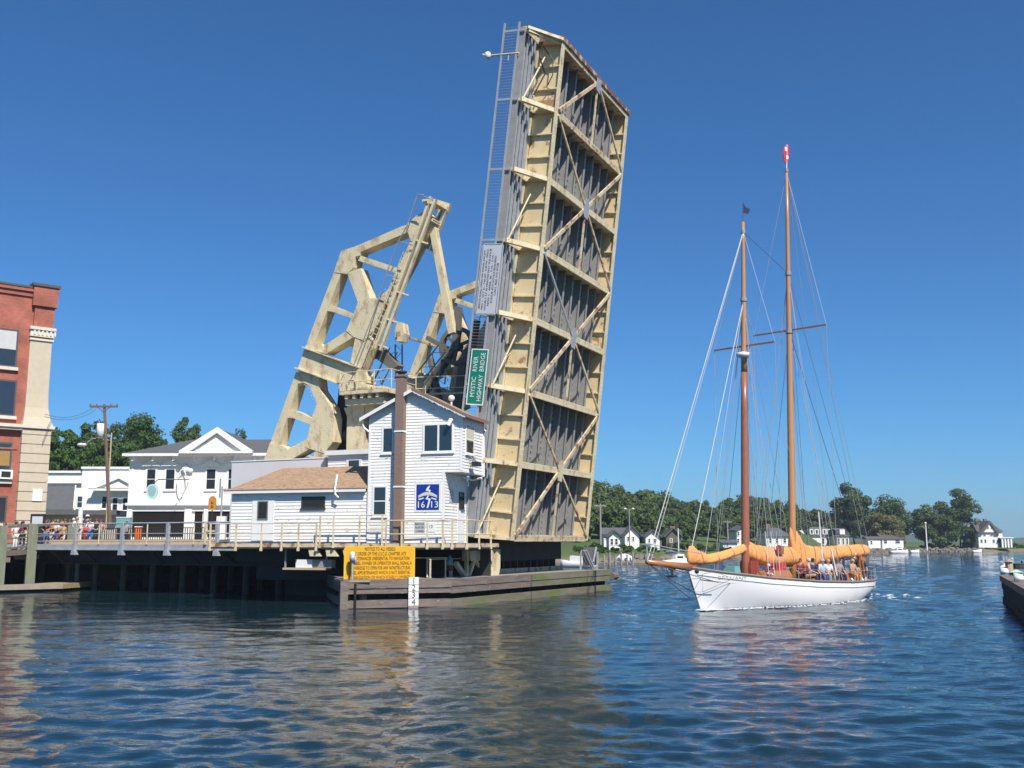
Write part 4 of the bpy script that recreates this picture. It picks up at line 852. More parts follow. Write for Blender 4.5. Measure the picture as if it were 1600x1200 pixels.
# ---------------------------------------------------------------- timber fender round the pier
F0, F1, F2, F3 = atz(503, 924, 0), atz(535, 952, 0), atz(706, 948, 0), atz(957, 922, 0)
F0 = F1 + (A3(-.26, 1.0, 0)) * 9.0
fd = thing('timber_fender', 'weathered timber fender walk round the pier foot, mossy green along the channel side', 'fender', (F1 + F2) / 2)
def fboard(p, q, z0, z1, th_, mat, inset=0.0, lab=None):
    d_ = (q - p) / np.linalg.norm(q - p); nrm = A3(-d_[1], d_[0], 0); g = MB(); L_ = np.linalg.norm(q - p)
    g.box(lambda a, b, c: p + d_ * a + nrm * b + ZV * c, (0, L_), (inset, inset + th_), (z0, z1)); o = g.build('board_and_shade_sheet', mat, fd)
    if lab: o['label'] = lab
    return o
for p, q, m_ in ((F0, F1, WOODW), (F1, F2, WOODW)):
    fboard(p, q, .88, 1.27, .28, m_); fboard(p, q, .64, .86, .26, m_, .05); fboard(p, q, -.02, 1.1, .1, BLACKT, .5); fboard(p, q, .02, .36, .3, m_, .03); fboard(p, q, -.5, -.02, .3, BLACKT, .12)  # black inner sheet paints the shade behind the gap between boards
L_ = np.linalg.norm(F3 - F2); dd_ = (F3 - F2) / L_
for k, (a, b) in enumerate(((0, .42), (.43, .80), (.81, 1.0))):
    fboard(F2 + dd_ * L_ * a, F2 + dd_ * L_ * b, .92, 1.25, .3, WOODW if k == 0 else WOODM, lab='mossy green board' if k else None); fboard(F2 + dd_ * L_ * a, F2 + dd_ * L_ * b, .60, .90, .28, WOODW if k == 0 else WOODM, .03)
    fboard(F2 + dd_ * L_ * a, F2 + dd_ * L_ * b, -.02, .34, .3, WOODM, .02); fboard(F2 + dd_ * L_ * a, F2 + dd_ * L_ * b, -.02, 1.1, .1, BLACKT, .5)  # black backing sheet stands in for shade behind these boards
FR = frame(F2, dd_, A3(-dd_[1], dd_[0], 0))
g = MB(); inner = A3(-1.2, 1.3, 0)
def walk(p, q, w_):
    d_ = (q - p) / np.linalg.norm(q - p); nrm = A3(-d_[1], d_[0], 0); g.box(lambda a, b, c: p + d_ * a + nrm * b + ZV * c, (0.02, np.linalg.norm(q - p) - .02), (.3, w_), (1.16, 1.26))
walk(F1, F2, 2.2); walk(F2, F3, 1.9); walk(F0, F1, 1.2); g.build('walk_planks', WOODG, fd)
for i in range(9): g = MB(); p = FR(.3 + i * L_ / 9.3, .55, 0); g.tube([p + A3(0, 0, -1.5), p + A3(0, 0, 1.12)], .2, 9); g.build('pile', BLACKT, fd)
d01 = (F2 - F1) / np.linalg.norm(F2 - F1); FF = frame(F1, d01, A3(-d01[1], d01[0], 0))
for a in (.25, 1.0, 2.3, 3.6, 4.7): g = MB(); p = FF(a, .5, 0); g.tube([p + A3(0, 0, -1.5), p + A3(0, 0, 1.12)], .2, 9); g.build('pile', WOODW if a < 1.2 else BLACKT, fd)
g = MB(); g.box(FF, (-.12, .22), (-.06, .3), (-1, 1.22)); g.build('corner_post', WOODW, fd)
for x_, y_ in ((957, 905), (950, 893)): g = MB(); p = FR(L_ * (1 if y_ > 900 else .985), -.1, .85); g.tube([p, p + dd_ * .35], .22, 9); g.build('end_bollard', WOODW, fd)
# gauge board
t = thing('tide_gauge', 'white vertical water level board with black numbers on the fender front', 'gauge board', FF(0, 0, 0)); p0 = onplane(638, 902, F1 - FF(0, .08, 0) + F1, A3(-d01[1], d01[0], 0)); ga = (at(638, 930, 47) - F1)
def fpl(px, py, b): 
    n_ = A3(-d01[1], d01[0], 0); p = onplane(px, py, F1 + n_ * b, n_) - F1; return p @ d01, p[2]
ga0, gz1 = fpl(638.5, 902, -.06); ga1, gz0 = fpl(653.5, 946, -.06)
g = MB(); g.box(FF, (ga0, ga1), (-.09, -.03), (gz0, gz1)); g.build('board', SIGNW, t); g = MB(); g.box(FF, (ga0, ga1), (-.085, -.03), (-.4, gz0 - .002)); b_ = g.build('board_foot', WOODG, t)
for i, c_ in enumerate('1234'): g = MB(); text_into(g, c_, lambda a, b, c, i=i: FF((ga0 + ga1) / 2 + a, b, gz1 - .16 - i * .318 + c), .38, b=-.094); g.build('numeral', INK, t)
g = MB()
for i in range(1, 4): g.box(FF, (ga0, ga1), (-.093, -.089), (gz1 - i * .318 - .008, gz1 - i * .318 + .008))
for i in range(3): g.beam(FF((ga0 + ga1) / 2, -.091, gz1 - i * .318 - .3), FF((ga0 + ga1) / 2, -.091, gz1 - i * .318 - .33), .004, .004)
g.build('mark_lines', INK, t)
# yellow notice
sa0, sz1 = fpl(538, 853.5, .7); sa1, sz0 = fpl(648, 906.5, .7); hh = sz1 - sz0; ww = sa1 - sa0
t = thing('vessel_notice', 'large yellow notice board with brown lettering standing on the fender nose', 'notice board', FF((sa0 + sa1) / 2, .75, 1.26)); S_ = lambda a, b, c: FF(sa0 + a, .7 + b, sz0 + c)
g = MB(); q = .09; g.prism(S_, [(q, 0), (ww - q, 0), (ww, q), (ww, hh - q), (ww - q, hh), (q, hh), (0, hh - q), (0, q)], 0, .03); g.build('sign_sheet', SIGNY, t)
for i, (s_, f_) in enumerate((('NOTICE TO ALL VESSELS', .43), ('BY ORDER OF THE U.S.C.G. CHAPTER 1073', .74), ('APPURTENANCES UNESSENTIAL TO NAVIGATION', .84), ('NO VESSEL OWNER OR OPERATOR SHALL SIGNAL A', .90), ('DRAWBRIDGE TO OPEN FOR ANY NONSTRUCTURAL', .87), ('VESSEL APPURTENANCE WHICH IS NOT ESSENTIAL', .87), ('TO NAVIGATION OR WHICH IS EASILY LOWERED', .86))):
    g = MB(); text_into(g, s_, lambda a, b, c, i=i: S_(ww / 2 + a, b, hh * (.915 - i * .137) + c), .215, b=-.004, w=ww * f_); g.build('lettering', INKB, t)
g = MB(); r_ = .035
for a_, b2, c_, d_ in ((.1, ww - .1, .03, .03), (.1, ww - .1, hh - .045, hh - .045)): g.box(S_, (a_, b2), (-.006, -.001), (c_, c_ + .015))
for a_ in (.03, ww - .045): g.box(S_, (a_, a_ + .015), (-.006, -.001), (.1, hh - .1))
g.build('border', M('pale_yellow_paint', (.8, .6, .15), .5), t)
for a_ in (.4, ww - .4): g = MB(); g.box(S_, (a_ - .06, a_ + .06), (.031, .15), (1.2 - sz0, hh - .1)); g.build('post', WOODW, t)
# light post in front of it
la, lz = fpl(551, 864, .25); t = thing('fender_light_post', 'slim grey light post standing in front of the yellow notice board', 'light post', FF(la, .25, 1.26))
g = MB(); g.tube([FF(la, .25, 1.1), FF(la, .25, lz - .35)], .045, 8); g.beam(FF(la, .25, 1.2), FF(la - .3, -.05, .95), .05, .05); g.build('post', GALV, t); g = MB(); g.tube([FF(la, .25, lz - .38), FF(la, .25, lz - .1)], [.12, .15], 10); g.tube([FF(la + .12, .25, lz - .5), FF(la + .12, .25, lz - .15)], .07, 8); g.build('lamp_housing', GALV, t, True); g = MB(); g.sphere(FF(la, .25, lz - .06), .13, 10, 6); g.build('lamp', LAMPW, t, True)
# railing, ladder and buffers on the fender walk
def frp(px, py, b): 
    n_ = A3(-dd_[1], dd_[0], 0); p = onplane(px, py, F2 + n_ * b, n_) - F2; return p @ dd_, p[2]
t = thing('fender_railing', 'thin cream pipe railing on the fender walk behind the yellow board', 'railing', FR(0, 1.6, 1.26)); rail(FF, [(3.2, 1.9), (5.4, 1.9)], 1.26, 2.18, [], 0, .03, posts=[(3.3, 1.9), (4.4, 1.9), (5.3, 1.9)], parent=t, name='rail'); 
rail(FR, [(.2, 1.4), (4.6, 1.4)], 1.26, 2.12, [], 0, .03, posts=[(.3, 1.4), (2.2, 1.4), (4.5, 1.4)], parent=t, name='rail')
t = thing('buffer_frame', 'cream steel buffer frame with braces between control house and leaf foot', 'steel frame', FR(4.0, 1.9, 1.26))
for (x0, y0, x1, y1, w_) in ((712, 880, 728, 903, .2), (742, 872, 731, 903, .16), (729, 850, 729, 903, .16), (742, 872, 756, 903, .13)):
    a = frp(x0, y0, 1.0); b = frp(x1, y1, 1.0); g = MB(); g.beam(FR(a[0], 1.0, a[1]), FR(b[0], 1.0, b[1]), w_, w_); g.build('brace', CREAM, t)
a = frp(742, 869, 1.1); g = MB(); g.box(FR, (a[0] - .75, a[0] + 1.0), (.9, 1.4), (a[1] - .22, a[1] + .28)); g.tube([FR(a[0] + .9, .7, a[1]), FR(a[0] + .9, 1.6, a[1])], .32, 12); g.build('buffer_block', CREAM, t)
a = frp(763, 893, .9); g = MB(); g.prism(lambda x, y, z: FR(a[0] + x, y, a[1] + z), [(-.6, -.3), (.5, -.3), (.7, .2), (.7, 1.1), (.35, 1.1), (.25, .2), (-.6, .0)], .6, 1.2); g.build('buffer_shoe', CREAM, t)
g = MB()
for s_ in (0, .5):
    a = frp(741, 855, 1.2); b = frp(758, 904, .9);  g.beam(FR(a[0] + s_, 1.2, a[1]), FR(b[0] + s_, .9, b[1]), .05, .05)
for i in range(7):
    k = i / 6.5; g.beam(FR(a[0] + (b[0] - a[0]) * k, 1.2 - .3 * k, a[1] + (b[1] - a[1]) * k), FR(a[0] + (b[0] - a[0]) * k + .5, 1.2 - .3 * k, a[1] + (b[1] - a[1]) * k), .035, .035)
g.build('ladder', CREAM, t)
t = thing('fender_lantern', 'small green and red signal lantern hanging at the fender rail', 'lantern', FR(1.4, 1.3, 1.3)); a = frp(703, 885, 1.3); g = MB(); g.tube([FR(a[0], 1.3, a[1] + .55), FR(a[0], 1.3, a[1] + .3), FR(a[0], 1.3, a[1] + .05)], [.05, .12, .22], 10); g.build('shade', TEAL, t, True); g = MB(); g.tube([FR(a[0], 1.3, a[1] + .04), FR(a[0], 1.3, a[1] - .2)], .17, 10); g.build('lens', MAROON, t, True); g = MB(); g.tube([FR(a[0], 1.3, 1.2), FR(a[0], 1.3, a[1] - .2)], .04, 6); g.build('stem', GALV, t)
t = thing('channel_end_frame', 'pale braced frame with grey panel at the far right end of the fender', 'frame', FR(L_ * .9, .8, 1.26)); 
for (x0, y0, x1, y1) in ((912, 860, 927, 892), (916, 860, 930, 892), (932, 855, 927, 878), (908, 855, 907, 892), (934, 862, 933, 892)):
    a = frp(x0, y0, .9); b = frp(x1, y1, .9); g = MB(); g.beam(FR(a[0], .9, a[1]), FR(b[0], .9, b[1]), .09, .09); g.build('brace', GALV, t)
a = frp(909, 855, 1.2); b = frp(931, 883, 1.2); g = MB(); g.box(FR, (a[0], b[0]), (1.1, 1.16), (b[1], a[1])); g.build('panel', M('grey_panel', (.13, .125, .12), .7), t)

t = thing('equipment_box', 'white equipment box on a small shelf in the dark under the platform', 'box', H(-8.2, -.2, 1.6)); g = MB(); g.box(H, (-8.35, -7.5), (-.2, .4), (1.72, 2.1)); g.build('case', TRIM, t); g = MB(); g.box(H, (-7.5, -6.5), (-.1, .4), (1.72, 2.1)); g.build('grey_case', STEELG, t); g = MB(); g.box(H, (-9.0, -6.8), (-.3, .6), (1.62, 1.71)); g.build('shelf', TANC, t)
for e_ in (-9.0, -6.8): g = MB(); g.box(H, (e_, e_ + .06), (-.1, 0), (1.7, PZ - .28)); g.build('hanger', STEELG, t)
# ================================================================ LEFT BANK: approach, boardwalk, town
t = thing('approach_span', 'grey steel approach bridge with pipe railing leading left from the annex', 'bridge', B(-22, 3, 0))
UA, UB_ = -34.0, -12.4; ZD = 2.78
g = MB(); g.box(B, (UA, UB_), (-2.5, 10.2), (ZD - .32, ZD)); g.build('deck', CONC, t)
g = MB(); g.box(B, (UA, UB_), (-2.62, -2.5), (ZD - .28, ZD - .02)); g.box(B, (UA, UB_), (-2.70, -2.5), (ZD - .34, ZD - .28)); e_ = g.build('edge_beam', GALV, t)
for v_ in (-1.2, 2.5, 6.5): g = MB(); g.box(B, (UA, UB_), (v_ - .04, v_ + .04), (ZD - 1.15, ZD - .32)); g.box(B, (UA, UB_), (v_ - .25, v_ + .25), (ZD - 1.2, ZD - 1.13)); g.build('girder', DARKST, t)
for i in range(8):
    g = MB(); u_ = UA + 1.2 + i * 2.7; g.beam(B(u_, -2.4, ZD - .4), B(u_, -1.25, ZD - 1.2), .12, .12); g.box(B, (u_ - .05, u_ + .05), (-1.24, -1.1), (ZD - 1.1, ZD - .3)); g.build('outrigger', DARKST, t)
us = [uz(px, 818, -2.7)[0] for px in (119, 192, 263, 340)]; zt2 = uz(263, 817, -2.7)[1]; st = us[1] - us[0]
g = MB()
for z_ in (zt2, ZD + .62, ZD + .18): g.tube([B(UA, -2.66, z_), B(UB_ + .4, -2.66, z_)], .05 if z_ == zt2 else .03, 6)
g.build('handrail', GALV, t)
for u_ in [us[0] - 2 * st, us[0] - st] + us: g = MB(); g.box(B, (u_ - .09, u_ + .09), (-2.78, -2.6), (ZD - .5, zt2 + .03)); g.prism(B, [(u_ - .16, ZD - .62), (u_ + .2, ZD - .62), (u_ + .14, ZD - .34), (u_ - .12, ZD - .34)], -2.84, -2.56); g.build('rail_post', GALV, t)
g = MB()
for u_ in [q + st / 2 for q in us[:-1]]: g.tube([B(u_, -2.66, ZD), B(u_, -2.66, zt2)], .035, 6)
ug = uz(321, 830, -2.7)[0]; 
for u_ in (ug, us[3] - .05): g.box(B, (u_ - .06, u_ + .06), (-2.74, -2.62), (ZD, zt2 + .08))
g.box(B, (ug, us[3]), (-2.72, -2.64), (ZD + .7, ZD + .8)); g.build('rail_picket', CREAM, t)
t = thing('curb_barrier', 'low tan concrete curb along the far side of the walkway', 'barrier', B(-22, .3, ZD))
for i in range(8): g = MB(); u_ = UA + .5 + i * 2.6; g.box(B, (u_, u_ + 2.5), (-.2, .15), (ZD, ZD + .28)); g.build('curb_block', TANC, t)
t = thing('picket_railing', 'dark picket railing along the far side of the approach road', 'railing', B(-25, 9.5, ZD)); g = MB()
for z_ in (ZD + .25, ZD + 1.15): g.box(B, (-40, -13), (9.6, 9.66), (z_ - .03, z_ + .03))
g.build('rail_bar', DARKST, t); g = MB(); u_ = -40
while u_ < -13: g.box(B, (u_ - .025, u_ + .025), (9.62, 9.66), (ZD + .2, ZD + 1.15)); u_ += .22
g.build('pickets', DARKST, t)['kind'] = 'stuff'
# town ground behind
tg = MB(); c4 = [B(-80, 10.7, 0), B(-12.6, 10.7, 0), B(-16, 26, 0), B(-60, 75, 0)]
tg.add([p + ZV * 2.74 for p in c4] + [p + ZV * (-1.5) for p in c4], [(0, 1, 2, 3), (4, 7, 6, 5), (0, 4, 5, 1), (1, 5, 6, 2), (2, 6, 7, 3), (3, 7, 4, 0)]); struct('pavement', tg, CONC)
rd = MB(); rd.box(B, (-70, -12.5), (.6, 8.9), (ZD + .004, ZD + .03)); struct('road', rd, M('asphalt', (.06, .06, .06), .9, (.045, .045, .045), 2))
# ---- timber boardwalk on the left with rail posts
BW = [(-60, 58.5, 2.30, 868), (2, 61, 2.38, 862), (48, 64, 2.44, 858), (108, 69.5, 2.66, 850)]
bp_ = [at(px, y, Y) for px, Y, z, y in BW]
bw = thing('boardwalk', 'timber boardwalk ramp with heavy green grey rail posts crowded with onlookers', 'boardwalk', (bp_[1] + bp_[2]) / 2)
bn = A3(-.55, .83, 0)
g = MB()
for i in range(3):
    p, q = bp_[i], bp_[i + 1]; o_ = bn * 7; g.add([p, q, q + o_, p + o_, p - ZV * .3, q - ZV * .3, q + o_ - ZV * .3, p + o_ - ZV * .3], [(0, 1, 2, 3), (4, 7, 6, 5), (0, 4, 5, 1), (3, 2, 6, 7), (0, 3, 7, 4), (1, 5, 6, 2)])
g.build('deck_planks', DECKW, bw)
rt = [at(px, y, Y) for px, Y, y in ((-60, 58.5, 828), (2, 61, 824), (48, 64, 821.5), (108, 69.5, 818))]
for f_, m_, hgt in ((1.0, PILE, .14), (.52, PILE, .08), (.12, PILE, .1)):
    for i in range(3):
        g = MB(); p = bp_[i] + (rt[i] - bp_[i]) * f_; q = bp_[i + 1] + (rt[i + 1] - bp_[i + 1]) * f_; g.beam(p, q, .12, hgt); g.build('rail', m_, bw)
for i, w_ in ((1, .42), (2, .55), (3, .46)):
    g = MB(); p = bp_[i] - bn * .3; F_ = frame(A3(p[0], p[1], 0), A3(.83, .55, 0), bn); g.box(F_, (-w_ / 2, w_ / 2), (-.2, .2), (-1, rt[i][2] + .1)); g.build('post', PILE, bw)
    g = MB(); g.box(F_, (-.9, .5), (.2, .45), (bp_[i][2] - .62, bp_[i][2] - .34)); g.build('cap_timber', WOODW, bw)
g = MB(); p = bp_[3] - bn * .35 + A3(.48, .2, 0); g.tube([A3(p[0], p[1], -1), A3(p[0], p[1], rt[3][2] + 1.05)], .15, 8); o_ = g.build('marker_post', SIGNW, bw); o_['label'] = 'white round marker post'
for i in range(5):
    g = MB(); p = bp_[1] + (bp_[3] - bp_[1]) * i / 4 + bn * 2.5; g.tube([A3(p[0], p[1], -1.2), A3(p[0], p[1], p[2] - .3)], .2, 8); g.build('pile', BLACKT, bw)
g = MB(); p, q = bp_[0] + bn * 4, bp_[3] + bn * 4; g.beam(A3(p[0], p[1], .4), A3(q[0], q[1], .4), .2, 3.4); g.build('back_planking', BLACKT, bw)
# floating dock
fdk = thing('floating_dock', 'low grey floating dock with tan end section in front of the boardwalk posts', 'dock', atz(60, 926, 0)); pts = [atz(-60, 929, 0), atz(98, 924.5, 0), atz(156, 920, 0)]
for (p, q, m_, z1) in ((pts[0], pts[1], WOODG, .42), (pts[1], pts[2], M('tan_dock_timber', (.36, .29, .15), .85, (.24, .18, .1), 3, .8), .46)):
    d_ = (q - p) / np.linalg.norm(q - p); nn = A3(-d_[1], d_[0], 0); G = lambda a, b, c: p + d_ * a + nn * b + ZV * c; L2 = np.linalg.norm(q - p)
    g = MB(); g.box(G, (0.02, L2 - .02), (0, 2.0), (.18, z1)); g.build('dock_deck', m_, fdk); g = MB(); g.box(G, (.1, L2 - .1), (.15, 1.8), (-.3, .18)); g.build('float', BLACKT, fdk)
# ---- brick building
bc = at(59, 800, 74); bc[2] = 0; DA = A3(math.cos(R(40)), math.sin(R(40)), 0); DN = A3(-DA[1], DA[0], 0)
K = frame(bc, DA, DN)                                           # a = 0 at right corner, negative to the left / nearer
def kz(px, py, b=0.0):
    p = onplane(px, py, bc + DN * b, DN) - bc; return p @ DA, p[2]
bb = thing('brick_building', 'three storey red brick building with buff brick corner pilaster on the left', 'building', bc + ZV * 2.5)
zr = kz(60, 458)[1]; zs = kz(60, 668)[1]
g = MB(); g.box(K, (-16, 0), (0, 9), (2.3, zr)); g.build('wall', BRICKR, bb)
g = MB(); g.box(K, (-16, .25), (-.25, 9), (zr, zr + .25)); g.box(K, (-16, .12), (-.12, 9), (zr - .35, zr)); g.build('cornice', BRICKR, bb)
g = MB(); g.box(K, (-16, .3), (-.3, 9), (zr + .25, zr + .4)); g.build('coping', ROOFCAP, bb)
pw = -1.32; zc = kz(70, 515)[1]
g = MB(); g.box(K, (pw - .1, .3), (-.4, .5), (zr - 1.0, zr + .45)); g.box(K, (pw + .1, .15), (-.22, .5), (zc, zr - 1.0)); g.build('corner_turret', BRICKR, bb); g = MB(); g.box(K, (pw - .2, .4), (-.5, .6), (zr + .45, zr + .65)); g.build('turret_cap', ROOFCAP, bb)
g = MB(); rings = []
for z_, x_ in ((zs + .1, .5), (zs + .7, .30), (zs + 1.4, .17), (zs + 2.4, .12), (zc - .9, .12)): rings.append([K(pw - x_ * .5, -x_ - .05, z_), K(x_, -x_ - .05, z_), K(x_, .5, z_), K(pw - x_ * .5, .5, z_)])
g.loft(rings); pl = g.build('pilaster', BRICKL, bb)
g = MB()
for z0_, z1_, x_ in ((zc - .9, zc - .75, .22), (zc - .62, zc - .5, .24), (zc - .5, zc - .12, .2), (zc - .12, zc + .1, .32)): g.box(K, (pw - x_ * .5, x_), (-x_ - .05, .5), (z0_, z1_))
for i in range(6): a_ = pw + .1 + i * .28; g.box(K, (a_, a_ + .14), (-.33, -.2), (zc - .5, zc - .12))
g.build('pilaster_capital', STONE, pl)
g = MB()
z_ = 2.4
while z_ < zs - .15: g.box(K, (pw - .2, .42), (-.42, .5), (z_, min(z_ + .62, zs - .15))); z_ += .68
g.box(K, (pw - .15, .36), (-.36, .5), (2.4, zs - .1)); g.build('rusticated_base', BRICKL, bb)
g = MB(); g.box(K, (-16, .62), (-.55, .8), (zs - .12, zs + .1)); g.box(K, (-16, .5), (-.42, .7), (zs - .3, zs - .12)); g.build('string_course', STONE, bb)
for py0, py1, pyt in ((518, 572, 0), (597, 648, 1), (694, 748, 2), (778, 815, 3)):
    xr = (27, 24, 17, 9)[pyt]; a1, z1 = kz(xr, py0); _, z0 = kz(xr, py1)
    for k in range(4):
        x1 = a1 - k * 3.4; x0 = x1 - 1.5
        if k and x0 < -15: continue
        w_ = window(K, x0, x1, z0, z1, 0, bb, .12, mat=ROOFCAP if True else TRIM, sill=False, glass=GLASS if pyt else GLASS, out=.02)
        g = MB(); g.box(K, (x0 - .2, x1 + .2), (-.22, 0), (z0 - .36, z0 - .13)); g.build('sill', STONE, w_)
        if pyt == 0: g = MB(); g.box(K, (x0 + .02, x1 - .02), (-.042, -.036), ((z0 + z1) / 2 - .1, z1 - .02)); g.build('blind', BLIND, w_)
        if pyt == 2: g = MB(); g.box(K, (x0 + .02, x1 - .02), (-.042, -.036), (z0 + .9, z1 - .5)); g.build('blind', BROWNP, w_)
a_, z_ = kz(7, 741); g = MB(); g.box(K, (a_ - .45, a_ + .45), (-.4, .0), (z_ - .35, z_ + .3)); ac = g.build('air_conditioner', TRIM, bb); g = MB(); g.box(K, (a_ - .3, a_ + .3), (-.42, -.4), (z_ - .22, z_ + .18)); g.build('grille', BLACK, ac)
for zz_, i in ((kz(60, 703)[1], 0),): g = MB(); g.box(K, (-16, pw - .4), (-.06, 0), (zz_ - .06, zz_ + .06)); g.build('brick_band', BRICKR, bb)
g = MB(); a_, z_ = kz(59, 774, -.5); g.box(K, (a_ - .35, a_ + .3), (-.5, -.44), (z_ - .4, z_ + .45)); g.build('wall_plate', SIGNW, bb)
def skyface(px, Y, yaw=0.0):
    o = at(px, 800, Y); o[2] = 0; a = A3(math.cos(yaw), math.sin(yaw), 0); b = A3(-a[1], a[0], 0); F = frame(o, a, b)
    def f(x, y, bb_=0.0): p = onplane(x, y, o + b * bb_, b) - o; return p @ a, p[2]
    return F, f
# black notice case on the boardwalk
F_, f_ = skyface(58, 67); t = thing('notice_case', 'black framed notice case with pale poster behind the boardwalk rail', 'notice case', F_(0, 0, 2.5)); a0, z1 = f_(48, 803); a1, z0 = f_(69, 822); g = MB(); g.box(F_, (a0, a1), (0, .12), (z0, z1)); g.build('frame', BLACK, t); g = MB(); g.box(F_, (a0 + .12, a1 - .12), (-.01, 0), (z0 + .1, z1 - .16)); g.build('poster', SIGNG, t); g = MB(); g.box(F_, (a0 + .1, a1 - .1), (.02, .1), (2.4, z0)); g.build('leg', BLACK, t)
# ---- white Victorian shop
F_, f_ = skyface(200, 100, R(-2)); vb = thing('victorian_shop', 'white two storey clapboard shop with grey hipped roof and triangular pediment', 'building', F_(8, 5, 2.7))
a0 = f_(203, 750)[0]; a1 = f_(470, 750)[0]; zt3 = f_(240, 712)[1]; zb3 = 2.7; zf = f_(240, 790)[1]
g = MB(); g.box(F_, (a0, a1), (0, 11), (zb3, zt3)); clap(g, F_, 0, zf + .3, zt3 - .7, lambda c: (a0, a1), .2, .03); vw = g.build('wall', WHITE, vb)
g = MB(); g.box(F_, (a0 - .5, a1 + .5), (-1.0, 11.5), (zt3 - .1, zt3 + .15)); g.box(F_, (a0 - .1, a1 + .1), (-.1, 11), (zt3 - .75, zt3 - .1)); g.build('cornice', TRIM, vb)
for i in range(9): g = MB(); x_ = a0 + .3 + i * 2.0; g.box(F_, (x_, x_ + .16), (-.7, 0), (zt3 - .55, zt3 - .1)); g.build('eave_bracket', TRIM, vb)
zr3 = f_(270, 684)[1] + .3; rx = f_(268, 684)[0] + .4
g = MB(); v_ = [F_(a0 - .5, -1.0, zt3 + .15), F_(a1 + .5, -1.0, zt3 + .15), F_(a1 + .5, 11.5, zt3 + .15), F_(a0 - .5, 11.5, zt3 + .15), F_(a0 + 4.2, 5, zr3), F_(a1 - 4.2, 5, zr3)]
g.add(v_, [(0, 1, 5, 4), (1, 2, 5), (2, 3, 4, 5), (3, 0, 4), (0, 3, 2, 1)]); rf = g.build('roof', GREYROOF, vb)
p0 = f_(290, 706, -.4); pk_ = f_(344, 671, -.4); p1 = f_(394, 706, -.4)
g = MB(); g.prism(F_, [(p0[0], p0[1]), (p1[0], p1[1]), (pk_[0], pk_[1])], -1.0, 6); g.build('pediment_roof', GREYROOF, vb); 
g = MB(); 
for q_, sgn in ((p0, 1), (p1, -1)):
    g.prism(F_, [(q_[0] - .35 * sgn, q_[1]), (q_[0] + .75 * sgn, q_[1]), (pk_[0], pk_[1] - .42), (pk_[0], pk_[1] + .12)], -1.4, -.95)
g.box(F_, (p0[0] - .3, p1[0] + .3), (-1.4, -.95), (p0[1] - .22, p0[1] - .01)); g.build('pediment_moulding', TRIM, vb)
g = MB(); g.prism(F_, [(p0[0] + .9, p0[1]), (p1[0] - .9, p0[1]), (pk_[0], pk_[1] - .5)], -1.06, -1.0); g.build('tympanum', WHITE, vb)
for (x0, x1) in ((231, 242), (260.5, 272), (324, 336), (358, 366)):
    b0, z1 = f_(x0, 733.5); b1, z0 = f_(x1, 764)
    def hood(g, b0=b0, b1=b1, z1=z1):
        m_ = (b0 + b1) / 2; g.prism(F_, [(b0 - .5, z1 + .32), (b1 + .5, z1 + .32), (b1 + .35, z1 + .5), (m_, z1 + .95), (b0 - .35, z1 + .5)], -.32, 0)
    window(F_, b0, b1, z0, z1, 0, vb, .18, hood=hood, out=.09)
for px in (205, 287, 296): g = MB(); q = f_(px, 750)[0]; g.box(F_, (q - .2, q + .2), (-.08, 0), (zf + .3, zt3 - .75)); g.build('pilaster', TRIM, vb)
g = MB(); g.box(F_, (a0 - .1, a1 + .1), (-.55, 0), (zf, zf + .25)); g.box(F_, (a0, a1), (-.2, 0), (zf - .55, zf)); g.build('shop_cornice', TRIM, vb)
q = [f_(px, 800)[0] for px in (200, 208, 290, 301, 320, 326, 372)]; zg = f_(240, 797)[1]
for i, (x0, x1) in enumerate(((q[1], q[2]), (q[3] + .25, q[4] - .2), (q[5], q[6]))):
    g = MB(); g.box(F_, (x0, x1), (-.06, .0), (zb3 + (.1 if i == 1 else .7), zg)); g.build('shop_door' if i == 1 else 'shop_window', GLASSD, vb)
for (x0, x1) in ((q[0], q[1]), (q[2], q[3]), (q[4], q[5])): g = MB(); g.box(F_, (x0, x1), (-.3, 0), (zb3, zg + .1)); g.build('shop_pier', TRIM, vb)
g = MB(); c_ = f_(292, 748); pts = [F_(c_[0] - .3 + .42 * math.cos(t_), -.5, c_[1] - .3 + 1.15 * math.sin(t_)) for t_ in np.linspace(0, 5.2, 26)]; g.tube(pts, .05, 6); g.build('scroll_bracket', TRIM, vb)
g = MB(); c_ = f_(292, 733); g.sphere(F_(c_[0], -.3, c_[1]), .42, 10, 6, (1, .4, .8)); g.sphere(F_(c_[0] + .45, -.3, c_[1] - .15), .28, 10, 6, (1, .4, .8)); g.build('carved_ornament', TRIM, vb, True)
# hanging signs
G_, h_ = skyface(239, 92); c_ = h_(238, 766); t = thing('hanging_shop_sign', 'round pale turquoise shop sign hanging on a bracket before the white shop', 'shop sign', G_(c_[0], 0, c_[1] - .8))
g = MB(); ps = [(c_[0] + .52 * math.cos(k * math.pi / 12), c_[1] + (.55 if math.sin(k * math.pi / 12) > 0 else .85) * math.sin(k * math.pi / 12)) for k in range(24)]; g.prism(G_, ps, -.06, .06); g.build('sign_board', M('pale_turquoise_paint', (.42, .66, .64), .5), t)
g = MB(); ps = [(c_[0] + .36 * math.cos(k * math.pi / 12), c_[1] + .05 + (.36 if math.sin(k * math.pi / 12) > 0 else .6) * math.sin(k * math.pi / 12)) for k in range(24)]; g.prism(G_, ps, -.08, -.06); g.build('inner_panel', M('blue_grey_paint', (.25, .42, .47), .5), t)
g = MB(); a = h_(246, 757); b = h_(254, 753); g.tube([G_(c_[0], 0, c_[1] + .5), G_(c_[0] + .3, .5, c_[1] + 1.0), G_(b[0], 7.5, c_[1] + 1.4)], .04, 6); g.build('bracket', BLACK, t)
